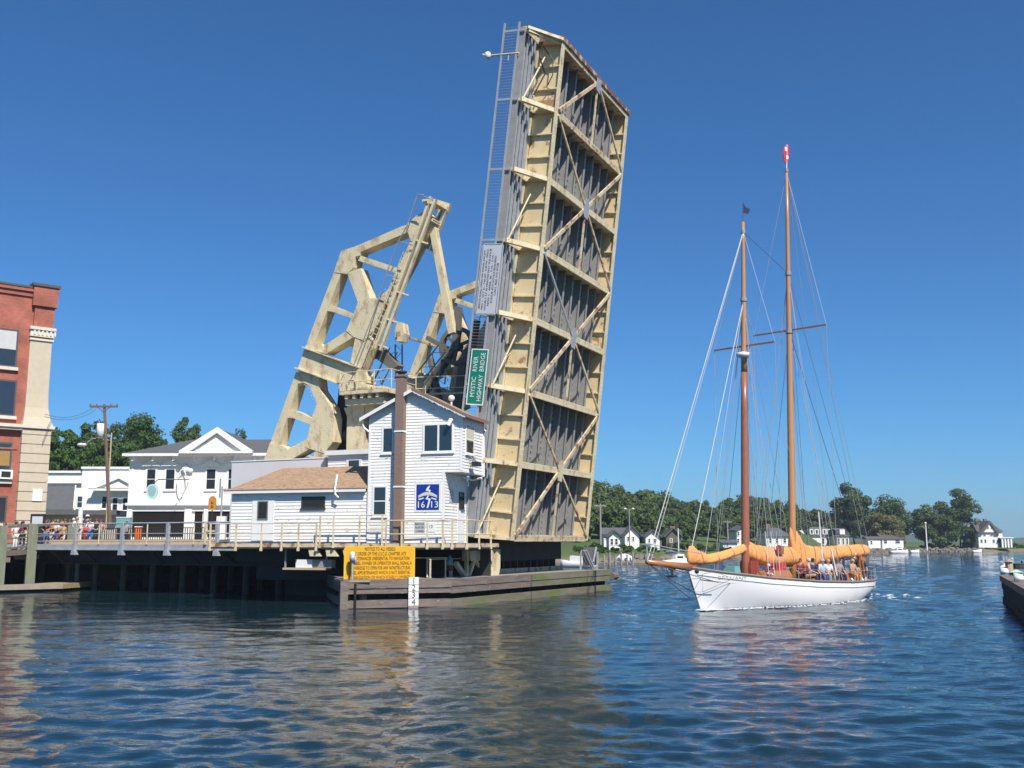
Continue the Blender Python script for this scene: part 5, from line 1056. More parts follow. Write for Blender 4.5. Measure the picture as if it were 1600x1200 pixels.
G_, h_ = skyface(332, 84); c_ = h_(332, 786); t = thing('arched_shop_sign', 'small orange wooden arched sign on a pole before the dark shopfront', 'shop sign', G_(c_[0], 0, 2.75)); q0 = h_(325.5, 797); q1 = h_(338.5, 776); wv = q1[0] - q0[0]
g = MB(); ps = [(q0[0], q0[1]), (q1[0], q0[1])] + [(q1[0] - wv / 2 + wv / 2 * math.cos(k * math.pi / 8), q1[1] - .35 + .4 * math.sin(k * math.pi / 8)) for k in range(9)]; g.prism(G_, ps, -.06, .06); g.build('sign_board', ORANGE, t)
g = MB(); 
for z_ in (q0[1] + .3, q0[1] + .62): g.sphere(G_(c_[0], -.07, z_), .13, 8, 5, (1, .3, 1))
g.build('emblem', M('dark_gold', (.25, .1, .01), .5), t); g = MB(); g.tube([G_(c_[0], .02, 2.7), G_(c_[0], .02, q0[1])], .05, 6); g.build('pole', BLACK, t)
G_, h_ = skyface(347, 70); c_ = h_(347, 770); t = thing('traffic_gate_post', 'thin grey pole with dark drop arm and white signal box beside the annex', 'gate post', G_(c_[0], 0, 2.75)); g = MB(); g.tube([G_(c_[0], 0, 2.75), G_(c_[0], 0, h_(347, 760)[1])], .06, 8); g.beam(G_(c_[0] - .1, 0, h_(347, 765)[1]), G_(c_[0] + .45, 0, h_(347, 764)[1]), .06, .08); g.build('pole', GALV, t)
g = MB(); q = h_(344.5, 748); q2 = h_(344.5, 778); g.box(G_, (q[0] - .05, q[0] + .05), (-.04, .04), (q2[1], q[1])); g.build('drop_arm', STEELG, t); g = MB(); q = h_(346, 823); g.box(G_, (q[0] - .3, q[0] + .3), (-.2, .2), (2.78, q[1] + .7)); g.build('signal_box', TRIM, t)
# ---- white shops further left
F_, f_ = skyface(72, 122, R(2)); ws = thing('parapet_shop', 'white shop with stepped parapet and small gabled front beyond the utility pole', 'building', F_(5, 4, 2.7))
b0, b1, b2, b3 = [f_(px, 780)[0] for px in (72, 128, 141, 203)]; zA, zB = f_(100, 739)[1], f_(160, 733)[1]
g = MB(); g.box(F_, (b0 - 8, b1), (0, 8), (2.7, zA)); g.box(F_, (b1, b3), (-.4, 8), (2.7, zB)); clap(g, F_, -.4, 4, zB - .6, lambda c: (b1, b3), .25, .03); g.build('wall', WHITE, ws)
g = MB(); g.box(F_, (b0 - 8, b1), (-.25, 8), (zA, zA + .25)); g.box(F_, (b1 - .1, b3 + .1), (-.6, 8), (zB, zB + .25)); g.build('parapet_cap', TRIM, ws)
g = MB(); g.box(F_, (b0 - 8, b1), (-.02, 0), (f_(100, 762)[1], f_(100, 755)[1])); g.build('painted_shade_band', GREYROOF, ws)  # thin dark strip painted on as shade across the shop front
G0, Gp, G1 = f_(143, 762, -1.4), f_(187, 745, -1.4), f_(222, 762, -1.4); g = MB(); g.prism(F_, [(G0[0], G0[1]), (G1[0], G1[1]), (Gp[0], Gp[1])], -1.4, 3); g.build('gable', WHITE, ws); g = MB()
for q_, s_ in ((G0, 1), (G1, -1)): g.prism(F_, [(q_[0] - .3 * s_, q_[1] - .1), (q_[0] + .5 * s_, q_[1] - .1), (Gp[0], Gp[1] - .2), (Gp[0], Gp[1] + .2)], -1.7, -1.35)
g.box(F_, (G0[0] - .3, G1[0] + .3), (-1.65, -1.35), (G0[1] - .35, G0[1] - .1)); g.build('gable_moulding', TRIM, ws)
for (x0, x1, y0, y1) in ((160.5, 166, 776, 794), (177, 183, 778, 797), (193, 199, 778, 797)): a, z1 = f_(x0, y0, -.4); b, z0 = f_(x1, y1, -.4); window(F_, a, b, z0, z1, -.4, ws, .14, out=.08)
a, z1 = f_(124, 776); b, z0 = f_(130, 793); window(F_, a, b, z0, z1, 0 if b < b1 else -.4, ws, .14, out=.08)
F_, f_ = skyface(70, 104, R(2)); t = thing('low_shed', 'low building with plain grey shed roof and white slanted rake behind the crowd', 'shed', F_(3, 3, 2.7)); q = [f_(66, 770), f_(103, 770), f_(118, 796), f_(66, 796)]
g = MB(); g.box(F_, (q[0][0] - 6, q[2][0] + 4.5), (0, 5), (2.7, q[2][1] - .1)); g.build('wall', M('pink_grey_wall', (.5, .42, .4), .7), t); g = MB(); v_ = [F_(q[3][0] - 6, -.5, q[3][1]), F_(q[2][0], -.5, q[2][1]), F_(q[1][0] - .8, 4.5, q[1][1] + .9), F_(q[0][0] - 6, 4.5, q[0][1] + .9)]; g.add(v_ + [p - ZV * .12 for p in v_], [(0, 1, 2, 3), (4, 7, 6, 5), (0, 4, 5, 1), (1, 5, 6, 2), (2, 6, 7, 3), (3, 7, 4, 0)]); g.build('roof', GREYROOF, t)
g = MB(); g.beam(v_[1], v_[2], .12, .25); g.build('rake_board', TRIM, t); g = MB(); g.box(F_, (q[3][0] - 6, q[2][0] + 4.5), (-1.2, -.2), (q[2][1] - .55, q[2][1] - .1)); g.build('awning', GREYROOF, t)
# ---- utility pole
def util_pole(px, ytop, ybase, Y, label, group=None, trans=False, arm=.55):
    G_, h_ = skyface(px, Y); a, z1 = h_(px, ytop); zb_ = h_(px, ybase)[1]; a = 0.0; t = thing('utility_pole', label, 'utility pole', G_(0, 0, zb_), group); s_ = Y / 1600
    g = MB(); aT = h_(163, ytop)[0] if trans else 0; aB = h_(172, ybase)[0] if trans else 0; g.tube([G_(aB, 0, zb_ - .4), G_(aT, 0, z1)], [.17, .12], 8); g.build('pole', CREOS if trans else GREYP, t)
    g = MB(); za = z1 - 3.5 * s_; w_ = 22 * s_ * (1 if trans else arm); g.box(G_, (aT - w_, aT + w_), (-.16, -.04), (za - .08, za + .08)); g.beam(G_(aT - w_ * .5, -.1, za), G_(aT, -.1, za - w_ * .4), .04, .06); g.beam(G_(aT + w_ * .5, -.1, za), G_(aT, -.1, za - w_ * .4), .04, .06)
    for k in (-.95, -.5, .5, .95): g.tube([G_(aT + w_ * k, -.1, za + .08), G_(aT + w_ * k, -.1, za + .22)], .05, 6)
    g.build('crossarm', CREOS if trans else GREYP, t); return t, G_, h_, za
t, G_, h_, za = util_pole(163.5, 632, 812, 86, 'tall wooden utility pole with white transformer drum behind the crowd', None, True)
q0, q1 = h_(158, 662), h_(158, 684); g = MB(); g.tube([G_(q0[0], 0, q1[1]), G_(q0[0], 0, q0[1])], .33, 12); g.build('transformer', LAMPW, t, True); g = MB(); q = h_(174, 676); g.tube([G_(q[0], .05, 2.8), G_(q[0], .05, q[1])], .06, 6); g.build('conduit', TANC, t)
g = MB(); q = h_(128, 695); g.tube([G_(0, 0, q[1] + .4), G_(q[0] * .6, 0, q[1] + .55), G_(q[0] + .3, 0, q[1] + .1)], .04, 6); al = g.build('lamp_arm', GALV, t); g = MB(); g.sphere(G_(q[0], 0, q[1]), .36, 10, 6, (1.2, .7, .45)); g.build('lamp_head', LAMPW, al, True)
for i, (x_, y0, y1) in enumerate(((145, 637, 647), (150, 640, 651))):
    w_ = thing('overhead_wire', ['upper thin overhead wire from the pole crossarm to the brick building', 'lower thin overhead wire from the pole crossarm to the brick building'][i], 'wire', at(x_, y0, 86)); g = MB(); p, q = at(x_, y0, 86), at(70, y1, 72); g.tube([p + (q - p) * k + ZV * (-.5 * 4 * k * (1 - k)) for k in np.linspace(0, 1, 9)], .018, 5); g.build('strand', ROPED, w_)
# newspaper boxes and bin
for i, (px, y0, y1, wpx, lab) in enumerate(((131, 821, 838, 11, 'teal street box with green figure panel under the tall crowd'), (147, 823, 838, 11, 'plain pale teal street box right of the box with green panel'), (192, 809, 826, 20, 'wide pale teal cabinet at the foot of the white shop corner pier'))):
    G_, h_ = skyface(px, 72 if i < 2 else 84); a0, z1 = h_(px - wpx / 2, y0); a1, z0 = h_(px + wpx / 2, y1); t = thing('street_cabinet', lab, 'cabinet', G_((a0 + a1) / 2, .2, z0)); g = MB(); g.box(G_, (a0, a1), (0, .5), (z0, z1)); g.build('body', TEAL, t); g = MB(); g.box(G_, (a0 - .03, a1 + .03), (-.03, .53), (z1, z1 + .06)); g.build('lid', TRIM, t)
    g = MB(); g.box(G_, (a0 + .05, a1 - .05), (.02, .45), (2.75, z0)); g.build('base', BLACK, t)
    if i == 0: g = MB(); g.box(G_, (a0 + .12, a1 - .1), (-.02, 0), (z0 + .05, z1 - .15)); g.build('panel', LEAF2, t)
G_, h_ = skyface(216, 78); t = thing('orange_crate', 'small bright orange box beyond the approach railing', 'box', G_(0, 0, 2.78)); q = h_(216, 834); g = MB(); g.box(G_, (-.2, .25), (0, .4), (2.8, q[1] + .5)); g.build('body', M('orange_plastic', (.75, .18, .03), .5), t); g = MB(); g.box(G_, (-.22, .27), (-.02, .42), (q[1] + .5, q[1] + .56)); g.build('rim', SIGNW, t)
# ---- right hand pier corner
P0, P1, P2 = atz(1567, 940, 0), atz(1601, 972, 0), atz(1700, 1000, 0)
rp = thing('timber_pier', 'black timber pier corner at the right edge of the photo', 'pier', P1); d_ = (P1 - P0) / np.linalg.norm(P1 - P0); RPF = frame(P0, d_, A3(-d_[1], d_[0], 0)); Lp = np.linalg.norm(P1 - P0)
for z0_, z1_, b in ((-.3, .25, 0), (.28, .62, .04), (.66, .98, 0)): g = MB(); g.box(RPF, (-.1, Lp + 12), (b, 4.5), (z0_, z1_)); g.build('crib_timber', BLACKT, rp)  # shade of the pier sides put into the near black timber colour
g = MB(); g.box(RPF, (-.25, Lp + 12), (-.06, .5), (1.0, 1.28)); g.build('cap_timber', WOODW, rp); g = MB(); g.box(RPF, (-.1, Lp + 12), (.52, 4.6), (.99, 1.16)); g.build('deck', WOODW, rp)
def rpp(px, py, b):
    n_ = A3(-d_[1], d_[0], 0); p = onplane(px, py, P0 + n_ * b, n_) - P0; return p @ d_, p[2]
for i, (px, yb_, yt_, lab) in enumerate(((1573, 898, 880, 'white capped pole lamp at the far tip of the right pier'), (1589, 909, 890, 'green roofed red lantern box on the right pier'))):
    a, z0 = rpp(px, yb_, .9); z1 = rpp(px, yt_, .9)[1]; t = thing('pier_lantern', lab, 'lantern', RPF(a, .9, 1.16)); h_ = z1 - 1.16
    g = MB(); g.box(shift(RPF, a, .9), (-.24, .24), (-.24, .24), (1.16, 1.16 + h_ * .55)); g.build('body', MAROON if i else BLACK, t); g = MB(); g.loft([[RPF(a + x * s_, .9 + y * s_, z_) for x, y in ((-1, -1), (1, -1), (1, 1), (-1, 1))] for s_, z_ in ((.34, 1.16 + h_ * .55), (.04, 1.16 + h_ * .95))]); g.build('roof', M('pale_green_copper', (.4, .6, .45), .6) if i else LAMPW, t)
    g = MB(); g.sphere(RPF(a, .62, 1.16 + h_ * .3), .12, 8, 5); g.build('lens', LAMPW, t, True)
a, z1 = rpp(1580, 873, 1.4); t = thing('pier_post', 'pale thin wooden post standing on the right pier', 'post', RPF(a, 1.4, 1.16)); g = MB(); g.tube([RPF(a, 1.4, 1.1), RPF(a - .1, 1.4, z1)], .09, 8); g.build('shaft', WOODG, t); g = MB(); g.tube([RPF(a - .1, 1.4, z1), RPF(a - .1, 1.4, z1 + .05)], .11, 8); g.build('cap', TRIM, t)
for i, (px, py, lab) in enumerate(((1570, 893, 'white rounded fitting at the tip of the right pier'), (1593, 913, 'pale twin floodlight lying at the right pier edge'))):
    a, z0 = rpp(px, py, .3); t = thing('pier_floodlight', lab, 'floodlight', RPF(a, .3, 1.28)); g = MB(); g.tube([RPF(a, .1, 1.45), RPF(a, .45, 1.45)], [.2, .12], 10); g.tube([RPF(a + .42, .1, 1.42), RPF(a + .42, .45, 1.42)], [.18, .1], 10); g.build('lamp_head', LAMPW, t, True); g = MB(); g.box(shift(RPF, a, .3), (-.1, .5), (-.06, .06), (1.28, 1.4)); g.build('bracket', STEELG, t)
a, z1 = rpp(1599, 878, 2.6); t = thing('pier_post', 'thick weathered post cut by the right edge of the photo on the pier', 'post', RPF(a, 2.6, 1.16)); g = MB(); g.tube([RPF(a, 2.6, 1.1), RPF(a, 2.6, z1)], .16, 8); g.build('shaft', GREYP, t); g = MB(); g.tube([RPF(a, 2.6, z1), RPF(a, 2.6, z1 + .06)], .18, 8); g.build('cap', STEELG, t)
a, z1 = rpp(1577, 893, 1.0); t = thing('mooring_bollard', 'squat tan bollard with pale cap between lamp and post on the right pier', 'bollard', RPF(a, 1.0, 1.16)); g = MB(); g.tube([RPF(a, 1.0, 1.1), RPF(a, 1.0, 1.75)], .2, 9); g.build('drum', TANC, t); g = MB(); g.tube([RPF(a, 1.0, 1.75), RPF(a, 1.0, 1.95)], [.3, .05], 9); g.build('cap', WOODG, t)
a, z1 = rpp(1594, 908, 2.0); t = thing('rope_coil', 'dark rope coil heaped behind the lantern box on the right pier', 'rope coil', RPF(a, 2.0, 1.16)); g = MB()
for k in range(4): g.tube([RPF(a + .45 * math.cos(q_), 2.0 + .45 * math.sin(q_), 1.22 + .09 * k) for q_ in np.linspace(0, 6.28, 15)], .05, 6)
g.build('coil', M('tarred_rope', (.08, .065, .05), .9), t)
# ---- far shore houses
def far_house(px0, px1, yb_, ye, yr, Y, label, gable=False, depth=7, wins=(), storeys=2, roof=GREYROOF, wall=WHITE, chim=(), yaw=0.0, name='shore_house', hip=0.0):
    F, f = skyface(px0, Y, yaw); a0, a1 = 0.0, f(px1, yb_)[0]; zb_, ze_, zr_ = f(px0, yb_)[1] - 1.2, f(px0, ye)[1], f(px0, yr)[1]
    t = thing(name, label, 'house', F((a0 + a1) / 2, depth / 2, zb_)); g = MB(); m_ = (a0 + a1) / 2
    if gable: g.prism(F, [(a0, zb_), (a1, zb_), (a1, ze_), (m_, zr_ - .1), (a0, ze_)], 0, depth)
    else: g.box(F, (a0, a1), (0, depth), (zb_, ze_))
    g.build('wall', wall, t); g = MB()
    if gable:
        for s_ in (0, 1):
            ea = a0 - .4 if s_ == 0 else a1 + .4; ez = ze_ - .25; g.prism(F, [(ea, ez), (m_, zr_), (m_, zr_ + .22), (ea, ez + .2)], -.5, depth + .4)
    else:
        r0 = a0 - .4 + hip; r1 = a1 + .4 - hip; v_ = [F(a0 - .4, -.4, ze_), F(a1 + .4, -.4, ze_), F(a1 + .4, depth + .4, ze_), F(a0 - .4, depth + .4, ze_), F(r0, depth / 2, zr_), F(r1, depth / 2, zr_)]; g.add(v_, [(0, 1, 5, 4), (1, 2, 5), (2, 3, 4, 5), (3, 0, 4), (0, 3, 2, 1)])
    g.build('roof', roof, t)
    for (x0, x1, y0, y1) in wins:
        a, z1 = f(x0, y0); b, z0 = f(x1, y1); window(F, a, b, z0, z1, 0, t, .1, out=.08, sill=False)
    for (x, y0, y1) in chim:
        a, z1 = f(x, y0); g = MB(); g.box(F, (a - .45, a + .45), (depth * .5 - .4, depth * .5 + .4), (f(x, y1)[1], z1)); g.build('chimney', CHIMB, t)
    return t, F, f
far_house(951, 969, 853, 838, 830, 168, 'small white garden house with dark pane door by the left shore pole', True, 5, [(954, 958, 842, 851), (961, 965, 842, 851)])
far_house(943, 985, 850, 835, 824, 178, 'low white house with wide dark roof behind the small garden house', False, 6, [(946, 949, 837, 842), (975, 980, 838, 845)])
far_house(976, 999, 852, 836, 823, 175, 'white narrow gabled house left of the schooner forestay', True, 7, [(980, 983, 839, 845), (988, 991, 839, 845)])
far_house(1008, 1031, 855, 838, 829, 186, 'little white boathouse nearest the water behind the forestay foot', True, 5, [(1013, 1016, 842, 848), (1021, 1025, 842, 848)])
far_house(1040, 1064, 852, 838, 826, 196, 'dark gabled house with pale chimney among the trees', True, 6, [(1047, 1050, 842, 847)], chim=[(1054, 822, 836)], wall=M('dark_house_wall', (.12, .11, .1), .8))
far_house(1150, 1171, 852, 828, 823, 204, 'tall white house half hidden by the schooner foremast', True, 7, [(1152, 1155, 831, 837), (1165, 1168, 831, 837), (1152, 1155, 842, 848)])
far_house(1128, 1152, 856, 848, 843, 200, 'very low white cottage left of the tall white house', False, 5, [(1135, 1138, 849, 853)])
far_house(1196, 1236, 854, 838, 824, 212, 'white house with broad grey roof between the two schooner masts', False, 8, [(1202, 1206, 841, 848), (1212, 1216, 841, 848), (1224, 1228, 841, 848)], chim=[(1207, 818, 832)], hip=2)
t, F_, f_ = far_house(1240, 1260, 852, 834, 818, 286, 'white gabled wing with chimney at the left end of the long grey roofed house', True, 9, [(1244, 1248, 836, 843), (1252, 1256, 836, 843)], chim=[(1250, 815, 826)])
t, F_, f_ = far_house(1258, 1312, 852, 838, 823, 290, 'long white house with dark grey mansard roof and row of dormers', False, 9, [(x, x + 4, 841, 850) for x in (1284, 1292, 1300)], hip=3)
for x_ in (1266, 1274, 1286, 1293, 1302):
    a, z1 = f_(x_, 828); b, z0 = f_(x_ + 4, 835); g = MB(); g.box(F_, (a - .2, b + .2), (-.2, 3), (z0, z1 + .2)); d2 = g.build('dormer', WHITE, t); g = MB(); g.box(F_, (a + .05, b - .05), (-.23, -.2), (z0 + .2, z1)); g.build('dormer_pane', GLASS, d2)
t, F_, f_ = far_house(1306, 1327, 852, 838, 825, 284, 'cream mansard roofed end block of the long grey roofed house', False, 8, [(1309, 1312, 841, 850), (1316, 1319, 841, 850), (1322, 1325, 841, 850)], hip=4, wall=M('cream_house_wall', (.68, .64, .52), .7))
a, z1 = f_(1312, 829); b, z0 = f_(1320, 835); g = MB(); g.box(F_, (a, b), (-.1, 3), (z0, z1 + .3)); g.build('dormer', WHITE, t)
far_house(1354, 1376, 853, 842, 838, 284, 'small white outbuilding under the pale olive tree', False, 5, [(1360, 1363, 845, 850)])
far_house(1376, 1412, 855, 842, 832, 286, 'low white house with dark brown roof right of the olive tree', False, 7, [(1381, 1386, 844, 849), (1399, 1406, 844, 849)], roof=M('dark_brown_roof', (.10, .08, .075), .9), chim=[(1396, 829, 836)])
t, F_, f_ = far_house(1526, 1567, 849, 831, 818, 296, 'grand white gabled mansion with two tall chimneys near the right edge', False, 9, [(x, x + 4, 834, 837.5) for x in (1536, 1547, 1556)] + [(x, x + 3.2, 843, 848) for x in (1532, 1538, 1551, 1558)], roof=M('brown_grey_roof', (.10, .098, .10), .9), chim=[(1536.5, 810, 824), (1550, 810, 824)], hip=1)
q = [f_(1529, 831.5, -.6), f_(1563, 831.5, -.6), f_(1546, 813.5, -.6)]; g = MB(); g.prism(F_, [(q[0][0] + .9, q[0][1]), (q[1][0] - .9, q[1][1]), (q[2][0], q[2][1] - .5)], -.6, 4); fg = g.build('front_gable', WHITE, t); g = MB()
for q_, s_ in ((q[0], 1), (q[1], -1)): g.prism(F_, [(q_[0], q_[1] - .2), (q_[0] + 1.2 * s_, q_[1] - .2), (q[2][0], q[2][1] - .7), (q[2][0], q[2][1])], -1.0, 4.2)
g.build('gable_roof', GREYROOF, t)
for x_ in (1541.5, 1548): a, z1 = f_(x_, 822.5, -.6); b, z0 = f_(x_ + 3.4, 826.5, -.6); window(F_, a, b, z0, z1, -.6, t, .08, sill=False)
a, z1 = f_(1563, 841, -1); b, z0 = f_(1582, 850, -1); g = MB(); g.box(F_, (a, b), (-1, 5), (z0 - 1, z1)); g.build('sun_porch', GLASSD, t); g = MB(); g.box(F_, (a - .2, b + .3), (-1.3, 5.2), (z1, z1 + .25))
for i in range(4): x_ = a + (b - a) * (i + .3) / 4; g.box(F_, (x_, x_ + .5), (-1.12, -.9), (z0 - 1, z1))
g.build('porch_roof', TRIM, t)
# poles on the far shore
util_pole(938, 787, 858, 160, 'grey utility pole with crowded crossarm left of the far shore houses', 'far shore poles', False, .42)
util_pole(1136, 812, 848, 205, 'thin grey utility pole in front of the wood left of the foremast', 'far shore poles', False, .3)
G_, h_ = skyface(983, 158); t = thing('twin_lamp_post', 'slim grey post with two small lamps at its top beside the white gabled house', 'lamp post', G_(0, 0, 1)); z1 = h_(983, 796)[1]; g = MB(); g.tube([G_(0, 0, .6), G_(0, 0, z1)], .09, 8); g.beam(G_(-.6, 0, z1 - .05), G_(.6, 0, z1 - .05), .06, .06); g.build('post', GREYP, t)
for s_ in (-.6, .6): g = MB(); g.sphere(G_(s_, 0, z1 + .1), .2, 8, 5, (1.3, 1, .7)); g.build('lamp', LAMPW, t, True)
G_, h_ = skyface(1445, 280); t = thing('flag_pole', 'plain white pole standing before the dark grove', 'pole', G_(0, 0, 1)); g = MB(); g.tube([G_(0, 0, .5), G_(0, 0, h_(1445, 818)[1])], [.2, .14], 8); g.build('shaft', TRIM, t); g = MB(); g.sphere(G_(0, 0, h_(1445, 818)[1] + .1), .3, 8, 5); g.build('finial', TRIM, t)
# far jetty and moored boats
def small_boat(px, py, Lb, Y, label, mast=None, yaw=0.0, cabin=True):
    X = (px - CX) / FPX * Y / math.cos(PITCH); F = frame(A3(X, Y, 0), A3(math.cos(yaw), math.sin(yaw), 0), A3(-math.sin(yaw), math.cos(yaw), 0)); t = thing('moored_boat', label, 'boat', F(0, 0, 0)); rings = []
    for k in np.linspace(0, 1, 9):
        w_ = Lb * .17 * (math.sin(math.pi * min(1, k * .55 + .45)) ** .6 if k < .999 else 0.02); x_ = (k - .5) * Lb; s_ = .62 + .3 * k * k
        rings.append([F(x_, -w_, s_), F(x_, -w_ * .9, .2), F(x_, -w_ * .55, -.15), F(x_, w_ * .55, -.15), F(x_, w_ * .9, .2), F(x_, w_, s_)])
    g = MB(); g.loft(rings); g.build('hull', HULLW, t, True)
    if cabin: g = MB(); g.loft([[F(x, -y, z), F(x, y, z), F(x, y * .8, z + .75), F(x, -y * .8, z + .75)] for x, y, z in ((-.15 * Lb, Lb * .11, .5), (.18 * Lb, Lb * .1, .6))]); c_ = g.build('cabin', TRIM, t); g = MB(); g.box(F, (-.1 * Lb, .12 * Lb), (-Lb * .108, -Lb * .09), (.85, 1.1)); g.build('cabin_window', GLASSD, c_)
    if mast: g = MB(); g.tube([F(.05 * Lb, 0, .6), F(.05 * Lb, 0, mast)], .07, 6); g.build('mast', TRIM, t); g = MB(); g.tube([F(.05 * Lb, 0, 1.6), F(-.42 * Lb, 0, 1.5)], .12, 6); g.build('boom', BLUEF, t)
    return t
small_boat(1052, 876, 4.6, 133, 'white moored sailboat with bare mast left of the schooner sail cover', 4.6, .6)
small_boat(900, 880, 4.5, 118, 'white cabin boat moored behind the right end of the fender', None, 2.6)
small_boat(1390, 863, 4.8, 262, 'low white moored launch below the dark brown roofed house', None, .1)
small_boat(1414, 861, 2.8, 272, 'small white skiff by the rocks right of the low launch', None, .3, False)
small_boat(1509, 862, 2.8, 280, 'tiny white skiff near the grassy point', None, .2, False)
jy = thing('far_jetty', 'pale low jetty with white chair shape left of the schooner bowsprit', 'jetty', at(965, 876, 132)); G_, h_ = skyface(940, 132); g = MB(); x1 = h_(995, 875)[0]; g.box(G_, (0, x1), (0, 1.8), (.35, .5)); g.build('deck', WOODG, jy)
for i in range(6): g = MB(); x_ = x1 * (i + .3) / 6; g.tube([G_(x_, -.1, -1), G_(x_, -.1, 1.3 + .3 * (i % 2))], .13, 7); g.build('pile', GREYP, jy)
t = thing('jetty_dinghy_stack', 'white upturned dinghy lying on the far jetty', 'dinghy', G_(h_(977, 870)[0], .8, .5)); g = MB(); x_ = h_(977, 870)[0]; g.sphere(G_(x_, .9, .5), 1.2, 10, 5, (1, .55, .75), 0.0); g.build('hull', HULLW, t, True); g = MB(); g.box(G_, (x_ - 1.1, x_ + 1.1), (.86, .94), (.5, .56)); g.build('keel', TRIM, t)
# ================================================================ SCHOONER
s_bow = at(1074, 888, 44.6); s_st = at(1354, 903, 57.4); SX = s_st - s_bow; SX[2] = 0; SLEN = float(np.linalg.norm(SX)); SX /= SLEN
SB = A3(-SX[1], SX[0], 0); SO = A3(s_bow[0], s_bow[1], 0); S = frame(SO, SX, SB)      # a aft from the stem head, b to starboard (away), z up
def sp(px, py, b=0.0):
    p = onplane(px, py, SO + SB * b, SB) - SO; return p @ SX, p[2]
def SP_(px, py, b=0.0): a, z = sp(px, py, b); return S(a, b, z)
sc = thing('schooner', 'white hulled two masted schooner with orange sail covers under way in the channel', 'sailing ship', S(SLEN / 2, 0, 0))
KS = [0, .04, .1, .18, .28, .4, .52, .64, .75, .84, .91, .96, 1.0]
def sheer(k): return float(np.interp(k, [0, .1, .25, .45, .65, .85, 1], [1.84, 1.6, 1.32, 1.08, .96, .93, 1.02]))
def hb(k): return float(np.interp(k, [0, .04, .1, .18, .28, .4, .52, .64, .75, .84, .91, .96, 1], [.05, .30, .72, 1.2, 1.65, 2.0, 2.15, 2.15, 1.98, 1.66, 1.25, .85, .2]))
def kz_(k): return float(np.interp(k, [0, .06, .15, .4, .7, .8, .87, .94, 1], [-.35, -.7, -.9, -1.0, -.8, -.35, .12, .5, .86]))
def hull_w(k, z):
    zs, zk = sheer(k), kz_(k); t = min(1, max(0, (zs - z) / (zs - zk))); p = float(np.interp(k, [0, .15, .5, .85, 1], [1.5, 1.9, 3.6, 3.0, 1.8])); return hb(k) * max(0.0, 1 - t ** p) ** float(np.interp(k, [0, .2, .5, 1], [1.1, .85, .6, .7]))
def stem(k, z): return k * SLEN + .055 * SLEN * max(0, (1.84 - z) / 1.84) ** 1.15 * (1 - k) ** 7
g = MB(); rings = []; NT = 16
ks = sorted(set(list(np.linspace(0, 1, 41)) + [.01, .02]))
for k in ks:
    zs, zk = sheer(k), kz_(k); zl = [zs + (zk - zs) * t for t in np.linspace(0, 1, NT)]
    row = [S(stem(k, z), -hull_w(k, z), z) for z in zl] + [S(stem(k, z), hull_w(k, z), z) for z in zl[::-1]]; rings.append(row)
g.loft(rings, closed=False); 
tr_ = rings[-1]; g.add(tr_, [tuple(range(len(tr_)))])
hull = g.build('hull', HULLW, sc, True)
g = MB(); rr = []
for k in np.linspace(.03, .865, 40): rr.append([S(stem(k, z), -hull_w(k, z) - .012, z) for z in (-.12, -.04, .05)])
g.loft(rr, closed=False); bt = g.build('boot_stripe', BOOT, hull)
g = MB(); pr = [S(stem(k, sheer(k)), -hb(k), sheer(k) + .02) for k in np.linspace(0, 1, 40)]; g.tube(pr, .055, 6); g.tube([S(stem(k, sheer(k)), hb(k), sheer(k) + .02) for k in np.linspace(0, 1, 40)], .055, 6); g.build('cap_rail', M('grey_brown_rail', (.24, .2, .17), .6), hull)
g = MB(); g.tube([S(stem(k, sheer(k) - .24), -hull_w(k, sheer(k) - .24) - .01, sheer(k) - .24) for k in np.linspace(.02, .99, 40)], .022, 5); g.build('rubbing_bead', M('pale_grey_line', (.55, .55, .55), .5), hull)
g = MB(); dk = [[S(k * SLEN + .1, -hb(k) * .96, sheer(k) - .42), S(k * SLEN + .1, hb(k) * .96, sheer(k) - .42)] for k in np.linspace(.03, .97, 24)]; g.loft(dk, closed=False); g.build('deck', TEAK, sc)
g = MB(); ka = .125; 
def onhull(a, z, off=.012): k = a / SLEN; return S(stem(k, z), -hull_w(k, z) - off, z)
text_into(g, 'BRILLIANT', lambda a, b, c: onhull(2.15 + a, 1.36 - .04 * a + c), .22, b=0, w=1.5); g.build('name_lettering', M('grey_lettering', (.35, .35, .36), .5), hull)
g = MB()
for pts in ([(1083, 925), (1098, 897), (1098, 925), (1083, 925)], [(1098, 925), (1145, 904), (1116, 893), (1098, 897)], [(1078, 905), (1098, 903)]):
    g.tube([SP_(x, y, -.95) for x, y in pts], .010, 5)
g.build('bow_line', ROPED, sc); g = MB(); p = sp(1085, 893, -.5); g.sphere(S(p[0], -.62, p[1]), .1, 8, 5); g.build('hawse_fitting', BLACK, hull)
# masts
mats = {}
def mast(name, base, top, r0, cut, lab):
    a0, z0 = sp(*base); a1, z1 = sp(*top); zd = .4; P = lambda z: S(a0 + (a1 - a0) * (z - z0) / (z1 - z0), 0, z)
    zc = sp(*cut)[1] if cut else zd + .01; g = MB(); n = 9
    rad = lambda z: r0 * (1 - .62 * max(0, (z - 4) / (z1 - 4)) ** 1.5)
    if cut:
        g.tube([P(z) for z in np.linspace(zd, zc, 7)], [rad(z) for z in np.linspace(zd, zc, 7)], 10); m_ = g.build('mast', VARNR, sc, True); g = MB()
    else: m_ = None
    g.tube([P(z) for z in np.linspace(zc, z1, 9)], [rad(z) for z in np.linspace(zc, z1, 9)], 10); m2 = g.build('topmast' if cut else 'mast', VARNT, sc, True)
    return P, z1, (m_ or m2), rad
PF, zF, mf, rF = mast('foremast', (1165, 893), (1161, 347), .19, (1163, 582), '')
PM, zM, mm, rM = mast('mainmast', (1239, 893), (1229, 266), .18, None, '')
